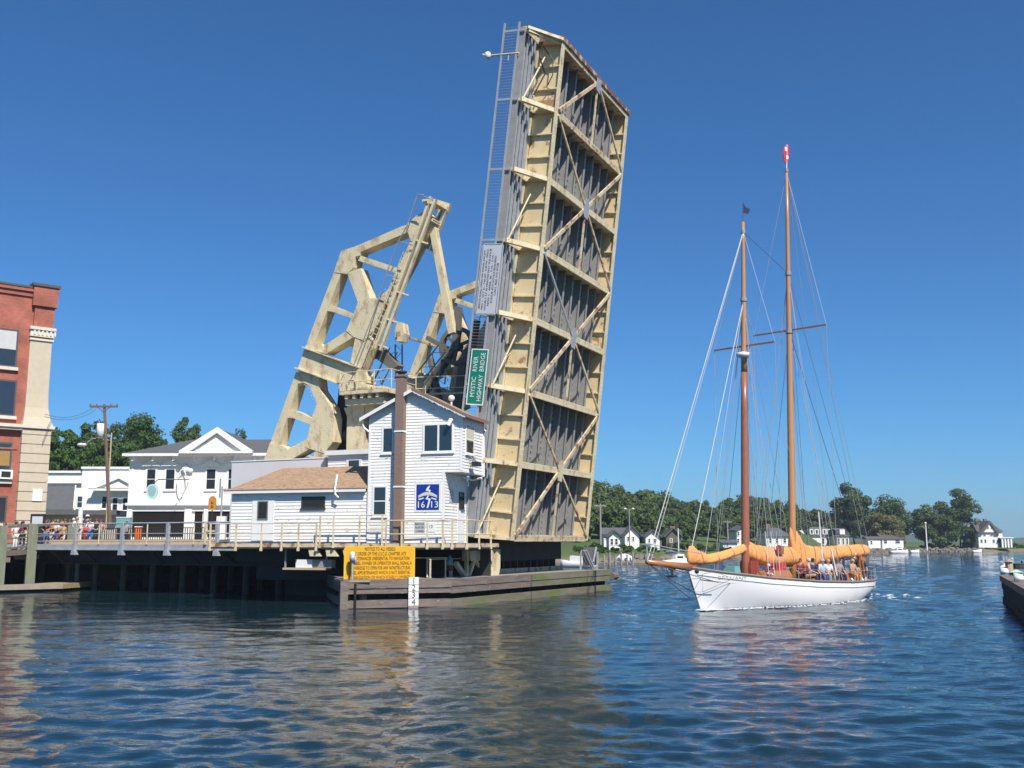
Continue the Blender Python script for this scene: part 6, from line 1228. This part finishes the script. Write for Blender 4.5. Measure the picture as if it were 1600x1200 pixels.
def band(P, z, rad, parent):
    g = MB(); g.tube([P(z - .09), P(z + .09)], rad(z) * 1.35, 10); g.build('mast_band', STEELG, parent)
for py in (362, 468, 556): band(PF, sp(1161, py)[1], rF, mf)
for py in (268, 428, 518): band(PM, sp(1232, py)[1], rM, mm)
def spreader(P, z, L_, tilt=.0):
    g = MB(); g.beam(P(z) - SB * L_ , P(z) + SB * L_ , .09, .07); g.build('spreader', VARNR, sc)
zsf, zsm = sp(1163, 541)[1], sp(1236, 517)[1]; spreader(PF, zsf, 1.65); spreader(PM, zsm, 2.05)
g = MB(); p = PF(sp(1161, 556)[1]) - SX * .28 - SB * .1; g.tube([p + ZV * (-.12), p + ZV * (-.08), p + ZV * .1, p + ZV * .15], [.1, .3, .32, .1], 14); rd_ = g.build('radar_dome', LAMPW, sc, True); g = MB(); g.beam(p - ZV * .15, PF(sp(1161, 566)[1]), .1, .1); g.build('radar_bracket', GALV, rd_)
# bowsprit
bt_ = SP_(1011, 878); b0 = S(.5, 0, sheer(0) - .02); g = MB(); g.tube([b0, bt_], [.17, .1], 10); g.build('bowsprit', VARN, sc, True)
g = MB(); g.tube([bt_, SP_(1035, 900), S(.55, 0, .35)], .02, 5); g.tube([SP_(1040, 884), SP_(1046, 905), bt_], .018, 5); g.tube([SP_(1046, 905), S(.4, 0, .8)], .018, 5); g.tube([bt_, S(1.2, -.75, 1.2)], .018, 5); g.build('bobstay', ROPED, sc)
g = MB(); p = SP_(1050, 893); g.beam(p + ZV * .25, p - ZV * .25, .08, .1); g.beam(p - ZV * .2 - SX * .35, p - ZV * .2 + SX * .35, .06, .08); g.beam(p + ZV * .1 - SX * .25, p + ZV * .1 + SX * .25, .05, .06); g.build('anchor', BLACK, sc)
g = MB(); g.tube([bt_, bt_ + ZV * .75], .03, 5); g.tube([bt_ + ZV * .7 - SB * .25, bt_ + ZV * .7 + SB * .25], .03, 5); g.tube([bt_ + ZV * .7 - SB * .25 , S(.3, -.5, sheer(0) + .6)], .02, 5); g.tube([bt_ + ZV * .7 + SB * .25, S(.3, .5, sheer(0) + .6)], .02, 5); g.build('pulpit_rail', GALV, sc)
# sail covers: lofted cloth rolls with creases
def cover(st, seed, mat=CANVAS, name='sail_cover'):
    # st: (px, ytop, ybot, halfwidth)
    xs = [s_[0] for s_ in st]; rings = []
    for px in np.linspace(xs[0], xs[-1], 110):
        yt, yb_, hw_ = [float(np.interp(px, xs, [s_[i] for s_ in st])) for i in (1, 2, 3)]
        a, z1 = sp(px, yt); _, z0 = sp(px, yb_); zc, hz_ = (z0 + z1) / 2 - .02, (z1 - z0) / 2 * .86; hw_ *= .85; ring = []
        for j in range(24):
            th_ = 2 * math.pi * j / 24; ax_ = math.cos(th_); az_ = math.sin(th_); w_ = hw_ * (1 - .35 * az_)
            nn = noise.noise(Vector((a * 1.1 + az_ * 1.4, th_ * .9, seed))) * .07 - .06 * (1 - abs(noise.noise(Vector((a * 1.5 + az_ * 1.1, az_ * .7, seed + 4))) * 2)) ** 3 - .05 * (1 - abs(noise.noise(Vector((a * 3.2 - az_ * 2.0, az_ * 1.1, seed + 9))) * 2)) ** 2
            q = 1 + nn; ring.append(S(a + .05 * nn, ax_ * w_ * q, zc + az_ * hz_ * (1 + nn * .5)))
        rings.append(ring)
    g = MB(); g.loft(rings); return g.build(name, mat, sc, True)
cover([(1074.5, 858, 880, .08), (1077, 850, 883, .16), (1083, 849, 884, .2), (1090, 857, 884, .24), (1105, 864, 883, .24), (1125, 860, 878, .22), (1145, 854, 871, .2), (1164, 847, 863, .18)], 1)
cover([(1164, 839, 875, .28), (1172, 843, 878, .32), (1180, 848, 882, .34), (1200, 851, 886, .34), (1220, 851, 885, .34), (1243, 852, 884, .32)], 2)
cover([(1234.5, 820, 868, .18), (1241, 819, 890, .28), (1246, 826, 896, .38), (1252, 841, 897, .42), (1260, 848, 895, .42), (1270, 850, 886, .36), (1285, 851, 880, .34), (1310, 850, 875, .32), (1340, 848, 872, .3), (1352, 849, 869, .26), (1357, 853, 865, .12)], 3)
for px, y0, y1, w_ in ((1092, 858, 884, .26), (1118, 862, 881, .25), (1142, 855, 874, .23), (1188, 849, 884, .36), (1206, 851, 886, .36), (1230, 851, 885, .36), (1278, 850, 884, .38), (1300, 850, 878, .36), (1322, 849, 875, .35), (1343, 848, 873, .32)):
    a, z1 = sp(px, y0); _, z0 = sp(px, y1); g = MB(); g.tube([S(a, w_ * .84 * math.cos(t_) * (1 - .35 * math.sin(t_)), (z0 + z1) / 2 - .02 + (z1 - z0) / 2 * .87 * math.sin(t_)) for t_ in np.linspace(0, 2 * math.pi, 17)], .018, 5); g.build('cover_lashing', M('cover_lashing', (.5, .24, .09), .8) if 'cover_lashing' not in bpy.data.materials else bpy.data.materials['cover_lashing'], sc)
g = MB(); p, q = sp(1213, 853, -.3), sp(1221, 866, -.3); g.box(S, (p[0], q[0] + .15), (-.36, -.29), (q[1], p[1])); g.build('name_board', MAROON, sc)
g = MB(); g.tube([SP_(1170, 879), SP_(1243, 885)], .08, 8); g.tube([SP_(1242, 880), SP_(1352, 867)], .09, 8); g.build('boom', VARN, sc, True)
# standing rigging
def stay(pts, r=.016, mat=ROPE, name='stay'): g = MB(); g.tube(pts, r, 5); return g.build(name, mat, sc)
cp = lambda a, s_: S(a, s_ * hb(a / SLEN), sheer(a / SLEN))
afm, amm = sp(1165, 893)[0], sp(1239, 893)[0]
ztop, zhound = sp(1161, 362)[1], sp(1162, 468)[1]
stay([PF(ztop), bt_], .019, ROPEW, 'forestay'); stay([PF(ztop) + SX * .05, bt_ + SX * .25], .016)
stay([PF(zhound), SP_(1081, 855)], .019, ROPEW, 'forestay'); stay([PF(zhound), SP_(1100, 880)], .014)
for s_ in (-1, 1):
    tip = PF(zsf) + SB * s_ * 1.65; 
    stay([PF(ztop), tip, cp(afm + .35, s_)], .011, ROPE, 'shroud'); 
    for da in (-.35, .05, .75): stay([PF(zhound if da < .5 else zsf), cp(afm + da, s_)], .011, ROPE, 'shroud')
    tip = PM(zsm) + SB * s_ * 2.05; zm1, zm2 = sp(1230, 270)[1], sp(1232, 428)[1]
    stay([PM(zm1), tip, cp(amm + .4, s_)], .011, ROPE, 'shroud')
    for da in (-.35, .1, .9): stay([PM(zm2 if da < .5 else zsm), cp(amm + da, s_)], .011, ROPE, 'shroud')
    stay([PM(zm1), S(SLEN * .93, s_ * hb(.93), sheer(.93))], .010, ROPE, 'backstay'); stay([PM(zm2), S(SLEN * .82, s_ * hb(.82), sheer(.82))], .010, ROPED, 'backstay')
    stay([PF(zhound), S(amm - .6, s_ * hb(.5), 1.2)], .009, ROPE, 'backstay')
stay([PF(ztop), PM(zm2)], .012, ROPED); stay([PM(zm1), SP_(1350, 860)], .014); stay([PM(zsm), SP_(1340, 860)], .014, ROPED); stay([PF(zhound), SP_(1236, 866)], .013)
for k in range(4): stay([PM(zm2 - k * 1.5) , SP_(1248 + 6 * k, 868)], .008, ROPE, 'halyard'); stay([PF(zhound - k * 1.2), SP_(1176 + 5 * k, 868)], .008, ROPE, 'halyard')
for px in (1279, 1299): stay([SP_(px, 800 if px < 1290 else 858, -.2), SP_(px + 9, 900, -1.2)], .03, ROPEW, 'mainsheet')
for k in range(3): stay([S(afm - .5 + k * .5, -hb(.25) * .98, sheer(.25) + .1), S(afm - .5 + k * .5, -hb(.25) * .9, 3.4)], .018, ROPEW, 'lashing')
# flags
def flag(P, pts, mat, name, label):
    c = SP_(*pts[0]); g = MB(); rings = []
    v_ = [SP_(*p) for p in pts]; g.add([p - SB * .015 for p in v_] + [p + SB * .015 for p in v_], [tuple(range(len(v_))), tuple(range(len(v_), 2 * len(v_)))[::-1]] + [(i, i + len(v_), (i + 1) % len(v_) + len(v_), (i + 1) % len(v_)) for i in range(len(v_))])
    t = thing(name, label, 'flag', c); g.build('cloth', mat, t); return t
t = flag(PF, [(1161, 317), (1165, 324), (1172, 327), (1169, 334), (1161, 332.5)], BLUEF, 'flag', 'small navy pennant flying above the shorter foremast'); g = MB(); g.tube([PF(zF - .2), SP_(1160.7, 316)], .02, 5); g.build('staff', ROPED, t)
t = flag(PM, [(1231, 226), (1225, 230), (1223.5, 240), (1225, 252), (1228.5, 256), (1232, 247), (1232.5, 232)], REDF, 'flag', 'furled red flag with white marks at the head of the taller mainmast'); g = MB(); g.tube([PM(zM - .2), SP_(1229.5, 226)], .025, 5); g.build('staff', TRIM, t); g = MB()
for x, y in ((1227.5, 233), (1229.5, 246)): p = SP_(x, y, -.03); g.sphere(p, .09, 6, 4, (1, .2, 1.5))
g.build('white_mark', TRIM, t)
# deck fittings
def dbox(px0, px1, y0, y1, b0, b1, mat, name, parent=None, taper=.9):
    a0, z1 = sp(px0, y0, b0); a1, _ = sp(px1, y0, b0); k = (a0 + a1) / 2 / SLEN; z0 = sheer(k) - .45; g = MB(); m_ = (a0 + a1) / 2; bm_ = (b0 + b1) / 2
    g.loft([[S(m_ + (x - m_) * s_, bm_ + (y - bm_) * s_, z) for x, y in ((a0, b0), (a1, b0), (a1, b1), (a0, b1))] for s_, z in ((1, z0), (1, z0 + (z1 - z0) * .7), (taper, z1))]); return g.build(name, mat, parent or sc)
dbox(1173, 1186, 876, 895, -.3, .3, MAROON, 'skylight_cover'); dbox(1217, 1228, 880, 895, -.3, .3, RED, 'hatch_cover'); dbox(1148, 1157, 885, 892, -.3, .3, TEAL, 'deck_locker')
dbox(1195, 1238, 893, 900, -.75, .75, VARN, 'cabin_trunk'); dbox(1262, 1312, 896, 903, -.8, .8, VARN, 'cockpit_coaming'); dbox(1316, 1328, 891, 903, -.4, .4, VARN, 'wheel_box')
g = MB(); p = SP_(1203, 891, -1.2); g.tube([p + .3 * (SX * math.cos(t_) + ZV * .8 * math.sin(t_)) for t_ in np.linspace(0, 2 * math.pi, 15)], .07, 6); lb = g.build('lifebuoy', RED, sc, True); g = MB()
for t_ in (.4, 2.0, 3.6, 5.2): g.tube([p + .3 * (SX * math.cos(t_ + d_) + ZV * .8 * math.sin(t_ + d_)) for d_ in (-.15, .15)], .078, 6)
g.build('lifebuoy_band', TRIM, lb)
g = MB(); g.tube([SP_(1318, 898, -.5), SP_(1318, 874, -.5), SP_(1332, 872, -.5)], .07, 6); g.tube([SP_(1318, 898, .6), SP_(1318, 874, .6), SP_(1332, 872, .6)], .07, 6); g.beam(SP_(1318, 874, -.5), SP_(1318, 874, .6), .08, .08); g.build('boom_gallows', BLUEF, sc)
g = MB(); g.beam(SP_(1344, 872, -.6), SP_(1352, 875, -.6), .1, .2); g.beam(SP_(1344, 900, 0), SP_(1341, 866, 0), .12, .1); g.beam(SP_(1350, 900, -.3), SP_(1345, 868, -.3), .1, .08); g.build('stern_crutch', VARN, sc)
g = MB()
for k in np.linspace(.36, .97, 13):
    for s_ in (-1, 1): g.tube([S(k * SLEN, s_ * hb(k) * .985, sheer(k)), S(k * SLEN, s_ * hb(k) * .985, sheer(k) + .55)], .014, 5)
for s_ in (-1, 1): g.tube([S(k * SLEN, s_ * hb(k) * .985, sheer(k) + .54) for k in np.linspace(.3, .99, 30)], .009, 5)
g.build('lifeline', ROPE, sc)
# foam along the hull and in the wake
def foam():
    g = MB(); rg = random.Random(12)
    def patch(p, rx, ry, ang):
        n = 9; c_, s_ = math.cos(ang), math.sin(ang); ring = []
        for j in range(n): t_ = 2 * math.pi * j / n; q = rg.uniform(.55, 1.15); x, y = rx * q * math.cos(t_), ry * q * math.sin(t_); ring.append(p + A3(x * c_ - y * s_, x * s_ + y * c_, -.01))
        g.add(ring + [p + ZV * .035], [(j, (j + 1) % n, n) for j in range(n)])
    ax = math.atan2(SX[1], SX[0])
    for i in range(190):
        k = rg.random() ** 1.6 * .85 + .04; off = abs(rg.gauss(0, .16)) * (1.3 - k * .5); patch(S(stem(k, 0), -hull_w(k, 0) - .03 - off, .025), rg.uniform(.05, .22), rg.uniform(.02, .06), ax + rg.uniform(-.3, .3))
    for i in range(22):
        a = SLEN * rg.uniform(.8, 1.14); patch(S(a, rg.gauss(-.7, .7) - .4, .03), rg.uniform(.06, .3), rg.uniform(.02, .06), rg.uniform(-.4, .4))
    for i in range(60): patch(S(SLEN * .05 + rg.uniform(-.3, .8), -rg.uniform(.0, .5), .04), rg.uniform(.08, .25), rg.uniform(.03, .08), rg.uniform(-1, 1))
    tag(g.build('foam', M('water_foam', (.45, .52, .56), .5), None, False, (0, 0, 0)), 'thin white foam along the schooner waterline and wake', 'foam', kind='stuff')
foam()

# ================================================================ PEOPLE
SKIN = M('skin', (.50, .30, .21), .55, (.44, .25, .17), 6)
def skin_mesh(name, verts, edges, radii, root=0, sub=1):
    me = bpy.data.meshes.new(name); me.from_pydata([tuple(v) for v in verts], edges, []); o = bpy.data.objects.new(name, me); col.objects.link(o)
    m = o.modifiers.new('s', 'SKIN'); m.use_smooth_shade = True
    for i, r in enumerate(radii): me.skin_vertices[0].data[i].radius = (r, r) if not isinstance(r, tuple) else r
    for i in range(len(verts)): me.skin_vertices[0].data[i].use_root = (i == root)
    s_ = o.modifiers.new('u', 'SUBSURF'); s_.levels = sub; s_.render_levels = sub
    bpy.context.view_layer.update(); dg = bpy.context.evaluated_depsgraph_get(); me2 = bpy.data.meshes.new_from_object(o.evaluated_get(dg)); me2.name = name
    bpy.data.objects.remove(o); bpy.data.meshes.remove(me); return me2
def pose(kind):
    """joints of one figure facing -y, feet (or seat) on z = 0"""
    sit = kind == 'sit'; z0 = -.46 + .0 if sit else 0
    J = dict(pel=(0, 0, .93), spi=(0, .01, 1.14), che=(0, 0, 1.34), nec=(0, .0, 1.49), hea=(0, -.02, 1.60), top=(0, -.01, 1.70), nos=(0, -.115, 1.615))
    lean = {'lean': .14, 'stand': 0.0, 'point': .03, 'sit': .06}[kind]
    for k in ('spi', 'che', 'nec', 'hea', 'top', 'nos'):
        x, y, z = J[k]; J[k] = (x, y - lean * (z - .93) / .6, z - lean * .05)
    for s_, n_ in ((-1, 'l'), (1, 'r')):
        cx_, cy_, cz_ = J['che']; J['sho' + n_] = (s_ * .175, cy_, cz_ + .07)
        if kind == 'lean': e, w_ = (s_ * .25, cy_ - .16, cz_ - .17), (s_ * .14, cy_ - .40, cz_ - .22)
        elif kind == 'point' and s_ > 0: e, w_ = (s_ * .33, cy_ - .20, cz_ + .10), (s_ * .42, cy_ - .42, cz_ + .2)
        elif kind == 'sit': e, w_ = (s_ * .24, cy_ - .08, cz_ - .2), (s_ * .13, cy_ - .32, cz_ - .3)
        else: e, w_ = (s_ * .25, cy_ + .03, cz_ - .22), (s_ * .24, cy_ - .08, cz_ - .47)
        J['elb' + n_], J['wri' + n_] = e, w_; d = np.array(w_) - np.array(e); d /= np.linalg.norm(d); J['pal' + n_] = tuple(np.array(w_) + d * .07)
        side = np.cross(d, (0, 0, 1.0)); side = side / (np.linalg.norm(side) + 1e-6); dn = np.array((0, 0, -1.0)) if abs(d[2]) < .8 else np.array((0, -1.0, 0))
        p0 = np.array(J['pal' + n_])
        for f_ in range(4):
            L = (.065, .078, .072, .055)[f_]; b_ = p0 + side * (.03 - .02 * f_) * s_; J['f%d%sa' % (f_, n_)] = tuple(b_ + d * L * .5 + dn * .008); J['f%d%sb' % (f_, n_)] = tuple(b_ + d * L * .9 + dn * .03)
        J['th%sa' % n_] = tuple(np.array(w_) + d * .03 + side * .035 * s_); J['th%sb' % n_] = tuple(np.array(w_) + d * .075 + side * .05 * s_)
        J['hip' + n_] = (s_ * .09, 0, .88)
        if sit: J['kne' + n_], J['ank' + n_], J['toe' + n_] = (s_ * .12, -.42, .90), (s_ * .12, -.40, .50), (s_ * .12, -.56, .46)
        else: o_ = .05 * s_ if kind == 'point' else .0; J['kne' + n_], J['ank' + n_], J['toe' + n_] = (s_ * .10, -.03 + o_, .49), (s_ * .11, .02 + o_, .08), (s_ * .13, -.14 + o_, .035)
        J['ear' + n_] = (s_ * .085, J['hea'][1] + .02, J['hea'][2])
    if sit: J = {k: (x, y, z - .80) for k, (x, y, z) in J.items()}
    return J
RAD = dict(pel=.125, spi=.115, che=.14, nec=.055, hea=.088, top=.065, nos=.016, sho=.06, elb=.042, wri=.03, pal=.028, hip=.085, kne=.058, ank=.04, toe=.035, ear=.016)
def figure(kind):
    J = pose(kind)
    def mk(name, chains, grow=0.0, over=None, root=None):
        names = []; E_ = []
        for ch in chains:
            for i, n_ in enumerate(ch):
                if n_ not in names: names.append(n_)
                if i: E_.append((names.index(ch[i - 1]), names.index(n_)))
        rad = []
        for n_ in names:
            b_ = .0095 if n_[0] == 'f' and n_[1].isdigit() or n_.startswith('th') else RAD[n_[:3]]; r = (over or {}).get(n_[:3], b_ + grow); rad.append(r)
        return skin_mesh(name, [J[n_] for n_ in names], E_, rad, 0)
    chains = [['pel', 'spi', 'che', 'nec', 'hea', 'top'], ['hea', 'nos']]
    for s_ in 'lr':
        chains += [['che', 'sho' + s_, 'elb' + s_, 'wri' + s_, 'pal' + s_], ['pel', 'hip' + s_, 'kne' + s_, 'ank' + s_, 'toe' + s_], ['hea', 'ear' + s_], ['wri' + s_, 'th%sa' % s_, 'th%sb' % s_]]
        for f_ in range(4): chains.append(['pal' + s_, 'f%d%sa' % (f_, s_), 'f%d%sb' % (f_, s_)])
    body = mk('body', chains)
    sh = mk('shirt', [['che', 'spi', 'pel']] + [['che', 'sho' + s_, 'elb' + s_] for s_ in 'lr'], .026, dict(elb=.06, pel=.13))
    tr = mk('trousers', [['pel', 'hip' + s_, 'kne' + s_, 'ank' + s_] for s_ in 'lr'], .02, dict(pel=.14, ank=.055))
    hx = np.array(J['hea']) + A3(0, .025, .035)
    def blob(name, c, r, sq, z0):
        m = MB(); m.sphere(c, r, 10, 6, sq, z0); me = bpy.data.meshes.new(name); me.from_pydata(m.v, [], m.f); me.polygons.foreach_set('use_smooth', [True] * len(me.polygons)); return me
    hair = blob('hair', hx, .118, (.95, 1.0, 1.05), -.45); m = MB(); m.sphere(hx + A3(0, -.01, .03), .122, 10, 5, (1, 1.05, .95), .15); m.box(lambda a, b, c: hx + A3(a, b, c), (-.08, .08), (-.22, -.1), (.04, .055)); cap = bpy.data.meshes.new('cap'); cap.from_pydata(m.v, [], m.f)
    m = MB()
    for s_ in (-.035, .035): m.sphere(np.array(J['hea']) + A3(s_, -.088, .02), .013, 6, 4)
    m.box(lambda a, b, c: np.array(J['hea']) + A3(a, b, c), (-.025, .025), (-.1, -.085), (-.045, -.038)); fc = bpy.data.meshes.new('face_features'); fc.from_pydata(m.v, [], m.f)
    return dict(body=body, shirt=sh, trousers=tr, hair=hair, cap=cap, face_features=fc)
FIG = {k: figure(k) for k in ('stand', 'lean', 'point', 'sit')}
DARKF = M('dark_face_features', (.06, .03, .025), .5)
CL = {}
def cloth(c):
    if c not in CL: CL[c] = M('cloth_%d' % len(CL), c, .8, None, 6)
    return CL[c]
for d_ in FIG.values():
    for me in d_.values(): me.materials.clear(); me.materials.append(SKIN)
def person(p, yaw, kind, shirt, trousers, hair, label, group, cap=None, scale=1.0):
    t = thing('person', label, 'person', p, group); t.rotation_euler = (0, 0, yaw); t.scale = (scale,) * 3
    for nm, mt in (('body', SKIN), ('shirt', cloth(shirt)), ('trousers', cloth(trousers)), ('hair', cloth(hair)), ('face_features', DARKF)) + ((('cap', cloth(cap)),) if cap else ()):
        o = bpy.data.objects.new(nm, FIG[kind][nm]); col.objects.link(o); o.parent = t; o.material_slots[0].link = 'OBJECT'; o.material_slots[0].material = mt
    return t
Wt, Bk, Nv, Rd, Tn, Gy, Bl, Or, Mr, Lb, Pk, Gn = (.75, .75, .73), (.02, .02, .022), (.025, .035, .11), (.5, .035, .04), (.42, .30, .18), (.25, .26, .27), (.06, .13, .35), (.55, .22, .07), (.2, .03, .04), (.45, .58, .68), (.62, .34, .33), (.06, .2, .12)
Dh, Br, Bd, Gh = (.02, .015, .012), (.12, .06, .03), (.42, .29, .13), (.5, .49, .47)
def bwpt(px, back):
    x0 = [q[0] for q in BW]; Y = float(np.interp(px, x0, [q[1] for q in BW])) + back; z = float(np.interp(px, x0, [b[2] for b in bp_])); p = at(px, 800, Y); p[2] = z + .0; return p
crowd = [ # px, metres behind the edge, pose, shirt, trousers, hair, cap, scale, yaw, label
 (3, 1.0, 'stand', Gy, Bl, Dh, None, .78, .4, 'child in grey top and jeans at the far left of the boardwalk'),
 (10, 1.6, 'lean', Rd, Bl, Br, None, 1, .3, 'onlooker in red shirt leaning on the rail left of the woman in white'),
 (27, 1.1, 'point', Wt, Wt, Dh, None, 1, .9, 'dark haired woman in white raising her arm against the brick wall'),
 (38, 1.2, 'lean', Mr, Nv, Bk, Mr, 1, .2, 'onlooker in maroon cap and dark shirt beside the woman in white'),
 (33, 3.2, 'stand', Bk, Bk, Dh, None, .95, .1, 'person in black half hidden behind the maroon cap'),
 (71, 1.6, 'stand', Or, Mr, Br, None, 1, .5, 'person in orange top right of the black notice case'),
 (76, 3.2, 'stand', Pk, Bl, Br, None, 1.03, .3, 'person in pink top just behind the orange top'),
 (80, 1.3, 'lean', Or, Tn, Dh, None, 1, .2, 'dark haired onlooker in rust shirt bending over the rail'),
 (84, 3.0, 'stand', Bk, Bk, Dh, None, 1.06, .2, 'tall onlooker in black at the back of the boardwalk crowd'),
 (82, .9, 'sit', Lb, Bl, Dh, None, .9, .5, 'figure in pale blue sitting low behind the rail by the wide post'),
 (89, 1.2, 'lean', Wt, Bl, Br, None, 1, .1, 'onlooker in bright white shirt leaning between the two wide posts'),
 (86, .8, 'stand', Bk, Bl, Dh, None, .62, .3, 'small child in black at the rail in front of the white shirt'),
 (94, 1.4, 'stand', Tn, Or, Br, None, .85, .2, 'child in tan right of the white shirted onlooker'),
 (98, 2.6, 'stand', Bk, Tn, Dh, None, 1.04, .2, 'onlooker in black top and tan shorts left of the double post'),
 (101, 1.2, 'stand', Tn, Wt, Bd, None, .8, .2, 'fair haired child in tan beside the double post'),
 (93, 4.6, 'stand', Pk, Gy, Br, None, 1.03, .0, 'pink shirted person at the back between the black tops'),
 (74, 1.0, 'lean', Bk, Bl, Br, None, .98, .3, 'brown haired onlooker in black leaning right beside the notice case'),
 (90, 3.6, 'stand', Or, Bl, Bd, None, 1.0, .1, 'fair haired onlooker in orange behind the bright white shirt'),
 (103, 3.4, 'stand', Mr, Bk, Br, None, 1.02, .1, 'onlooker in maroon at the back just left of the double post'),
 (79, 4.4, 'stand', Gn, Bk, Dh, None, 1.04, .2, 'onlooker in dark green at the very back of the boardwalk'),
 (96, .8, 'sit', Rd, Bl, Br, None, .8, .3, 'child in red sitting low at the rail near the double post'),
 (68, 4.8, 'stand', Rd, Nv, Br, None, 1.0, .2, 'person in red far back beside the brick pilaster'),
]
for px, bk, kd, sh_, trs, hr, cp_, scl, yw, lab in crowd: 
    p = bwpt(px, bk)
    if kd == 'sit': p[2] += .28
    person(p, yw, kd, sh_, trs, hr, lab, 'onlookers on the boardwalk', cp_, scl)
wk = [(123, 66, 'lean', Wt, Tn, Bd, None, 1, 'fair haired onlooker in white right of the white marker post'), (137.5, 68, 'stand', Nv, Rd, Dh, Wt, 1.08, 'tall man in navy shirt and white cap by the approach railing'), (143, 67, 'lean', Wt, Bl, Br, None, .95, 'person in white leaning beside the tall man in white cap'),
      (152, 72, 'stand', Bk, Bk, Br, None, 1, 'person in black left of the utility pole'), (159, 76, 'stand', Pk, Gy, Br, None, 1.02, 'pink topped person close beside the utility pole'), (116, 74, 'stand', Lb, Gy, Gh, None, 1.05, 'grey haired person in pale blue behind the marker post'), (130, 76, 'stand', Tn, Gy, Bd, None, 1.05, 'person in tan standing far back left of the navy shirt'), (110, 78, 'stand', Pk, Nv, Br, None, 1.05, 'person in pink on the road behind the double post'),
      (199, 73, 'stand', Gy, Bk, Dh, None, .9, 'dark haired person in grey at the teal cabinet')]
for px, Y, kd, sh_, trs, hr, cp_, scl, lab in wk:
    p = at(px, 800, Y); p[2] = ZD; person(p, .1, kd, sh_, trs, hr, lab, 'onlookers on the approach road', cp_, scl)
crew = [(1249, -.2, 'sit', Mr, Bk, Dh, None, 0, 'sailor in maroon seated just aft of the mainmast'), (1262, -.9, 'sit', Pk, Tn, Gh, None, 1.2, 'grey haired passenger in pale pink seated in the cockpit'), (1269, -1.0, 'sit', Nv, Nv, Dh, None, .5, 'passenger in dark blue seated beside the grey haired one'), (1277, .3, 'stand', Nv, Nv, Br, Wt, 0, 'sailor in navy jacket and white cap standing amidships'),
        (1284, -1.1, 'sit', Lb, Bl, Gh, None, .3, 'passenger in pale blue shirt seated forward of the mainsheet'), (1293, -1.0, 'sit', Wt, Gy, Bd, None, .3, 'fair passenger in white shirt seated by the mainsheet'), (1297, .2, 'stand', Rd, Bk, Dh, None, 0, 'sailor in red vest standing behind the mainsheet'), (1305, .2, 'stand', Wt, Nv, Br, Bk, .4, 'sailor in white with dark cap left of the boom gallows'),
        (1336, -.2, 'stand', Bk, Tn, Gh, None, .6, 'helmsman in black standing at the stern under the boom end'), (1331, -.9, 'sit', Tn, Or, Bd, None, .6, 'fair passenger in tan seated before the helmsman'), (1346, .1, 'sit', Bk, Bk, Br, None, .2, 'passenger in black seated at the very stern'), (1310, -.9, 'sit', Gy, Nv, Dh, None, .4, 'passenger in grey seated by the wheel box')]
for px, b, kd, sh_, trs, hr, cp_, yw, lab in crew:
    a, _ = sp(px, 885, b); z = sheer(a / SLEN) - .42 + (.62 if kd == 'sit' else .12); person(S(a, b, z), yw, kd, sh_, trs, hr, lab, 'people aboard the schooner', cp_, .97)
# ---------------------------------------------------------------- summer haze over the river
def haze():
    mb = MB(); mb.box(W0, (-2600, 2600), (-30, 2700), (-4, 75))
    m = bpy.data.materials.new('haze'); m.use_nodes = True; t = m.node_tree; N = t.nodes; N.remove(N['Principled BSDF'])
    v = N.new('ShaderNodeVolumePrincipled'); v.inputs['Color'].default_value = (.72, .84, 1, 1); v.inputs['Density'].default_value = .00026; v.inputs['Anisotropy'].default_value = .2
    t.links.new(v.outputs[0], N['Material Output'].inputs['Volume'])
    o = mb.build('haze', m, None, False, (0, 0, 0)); tag(o, 'thin blue summer haze over the river', 'haze', kind='stuff')
haze()
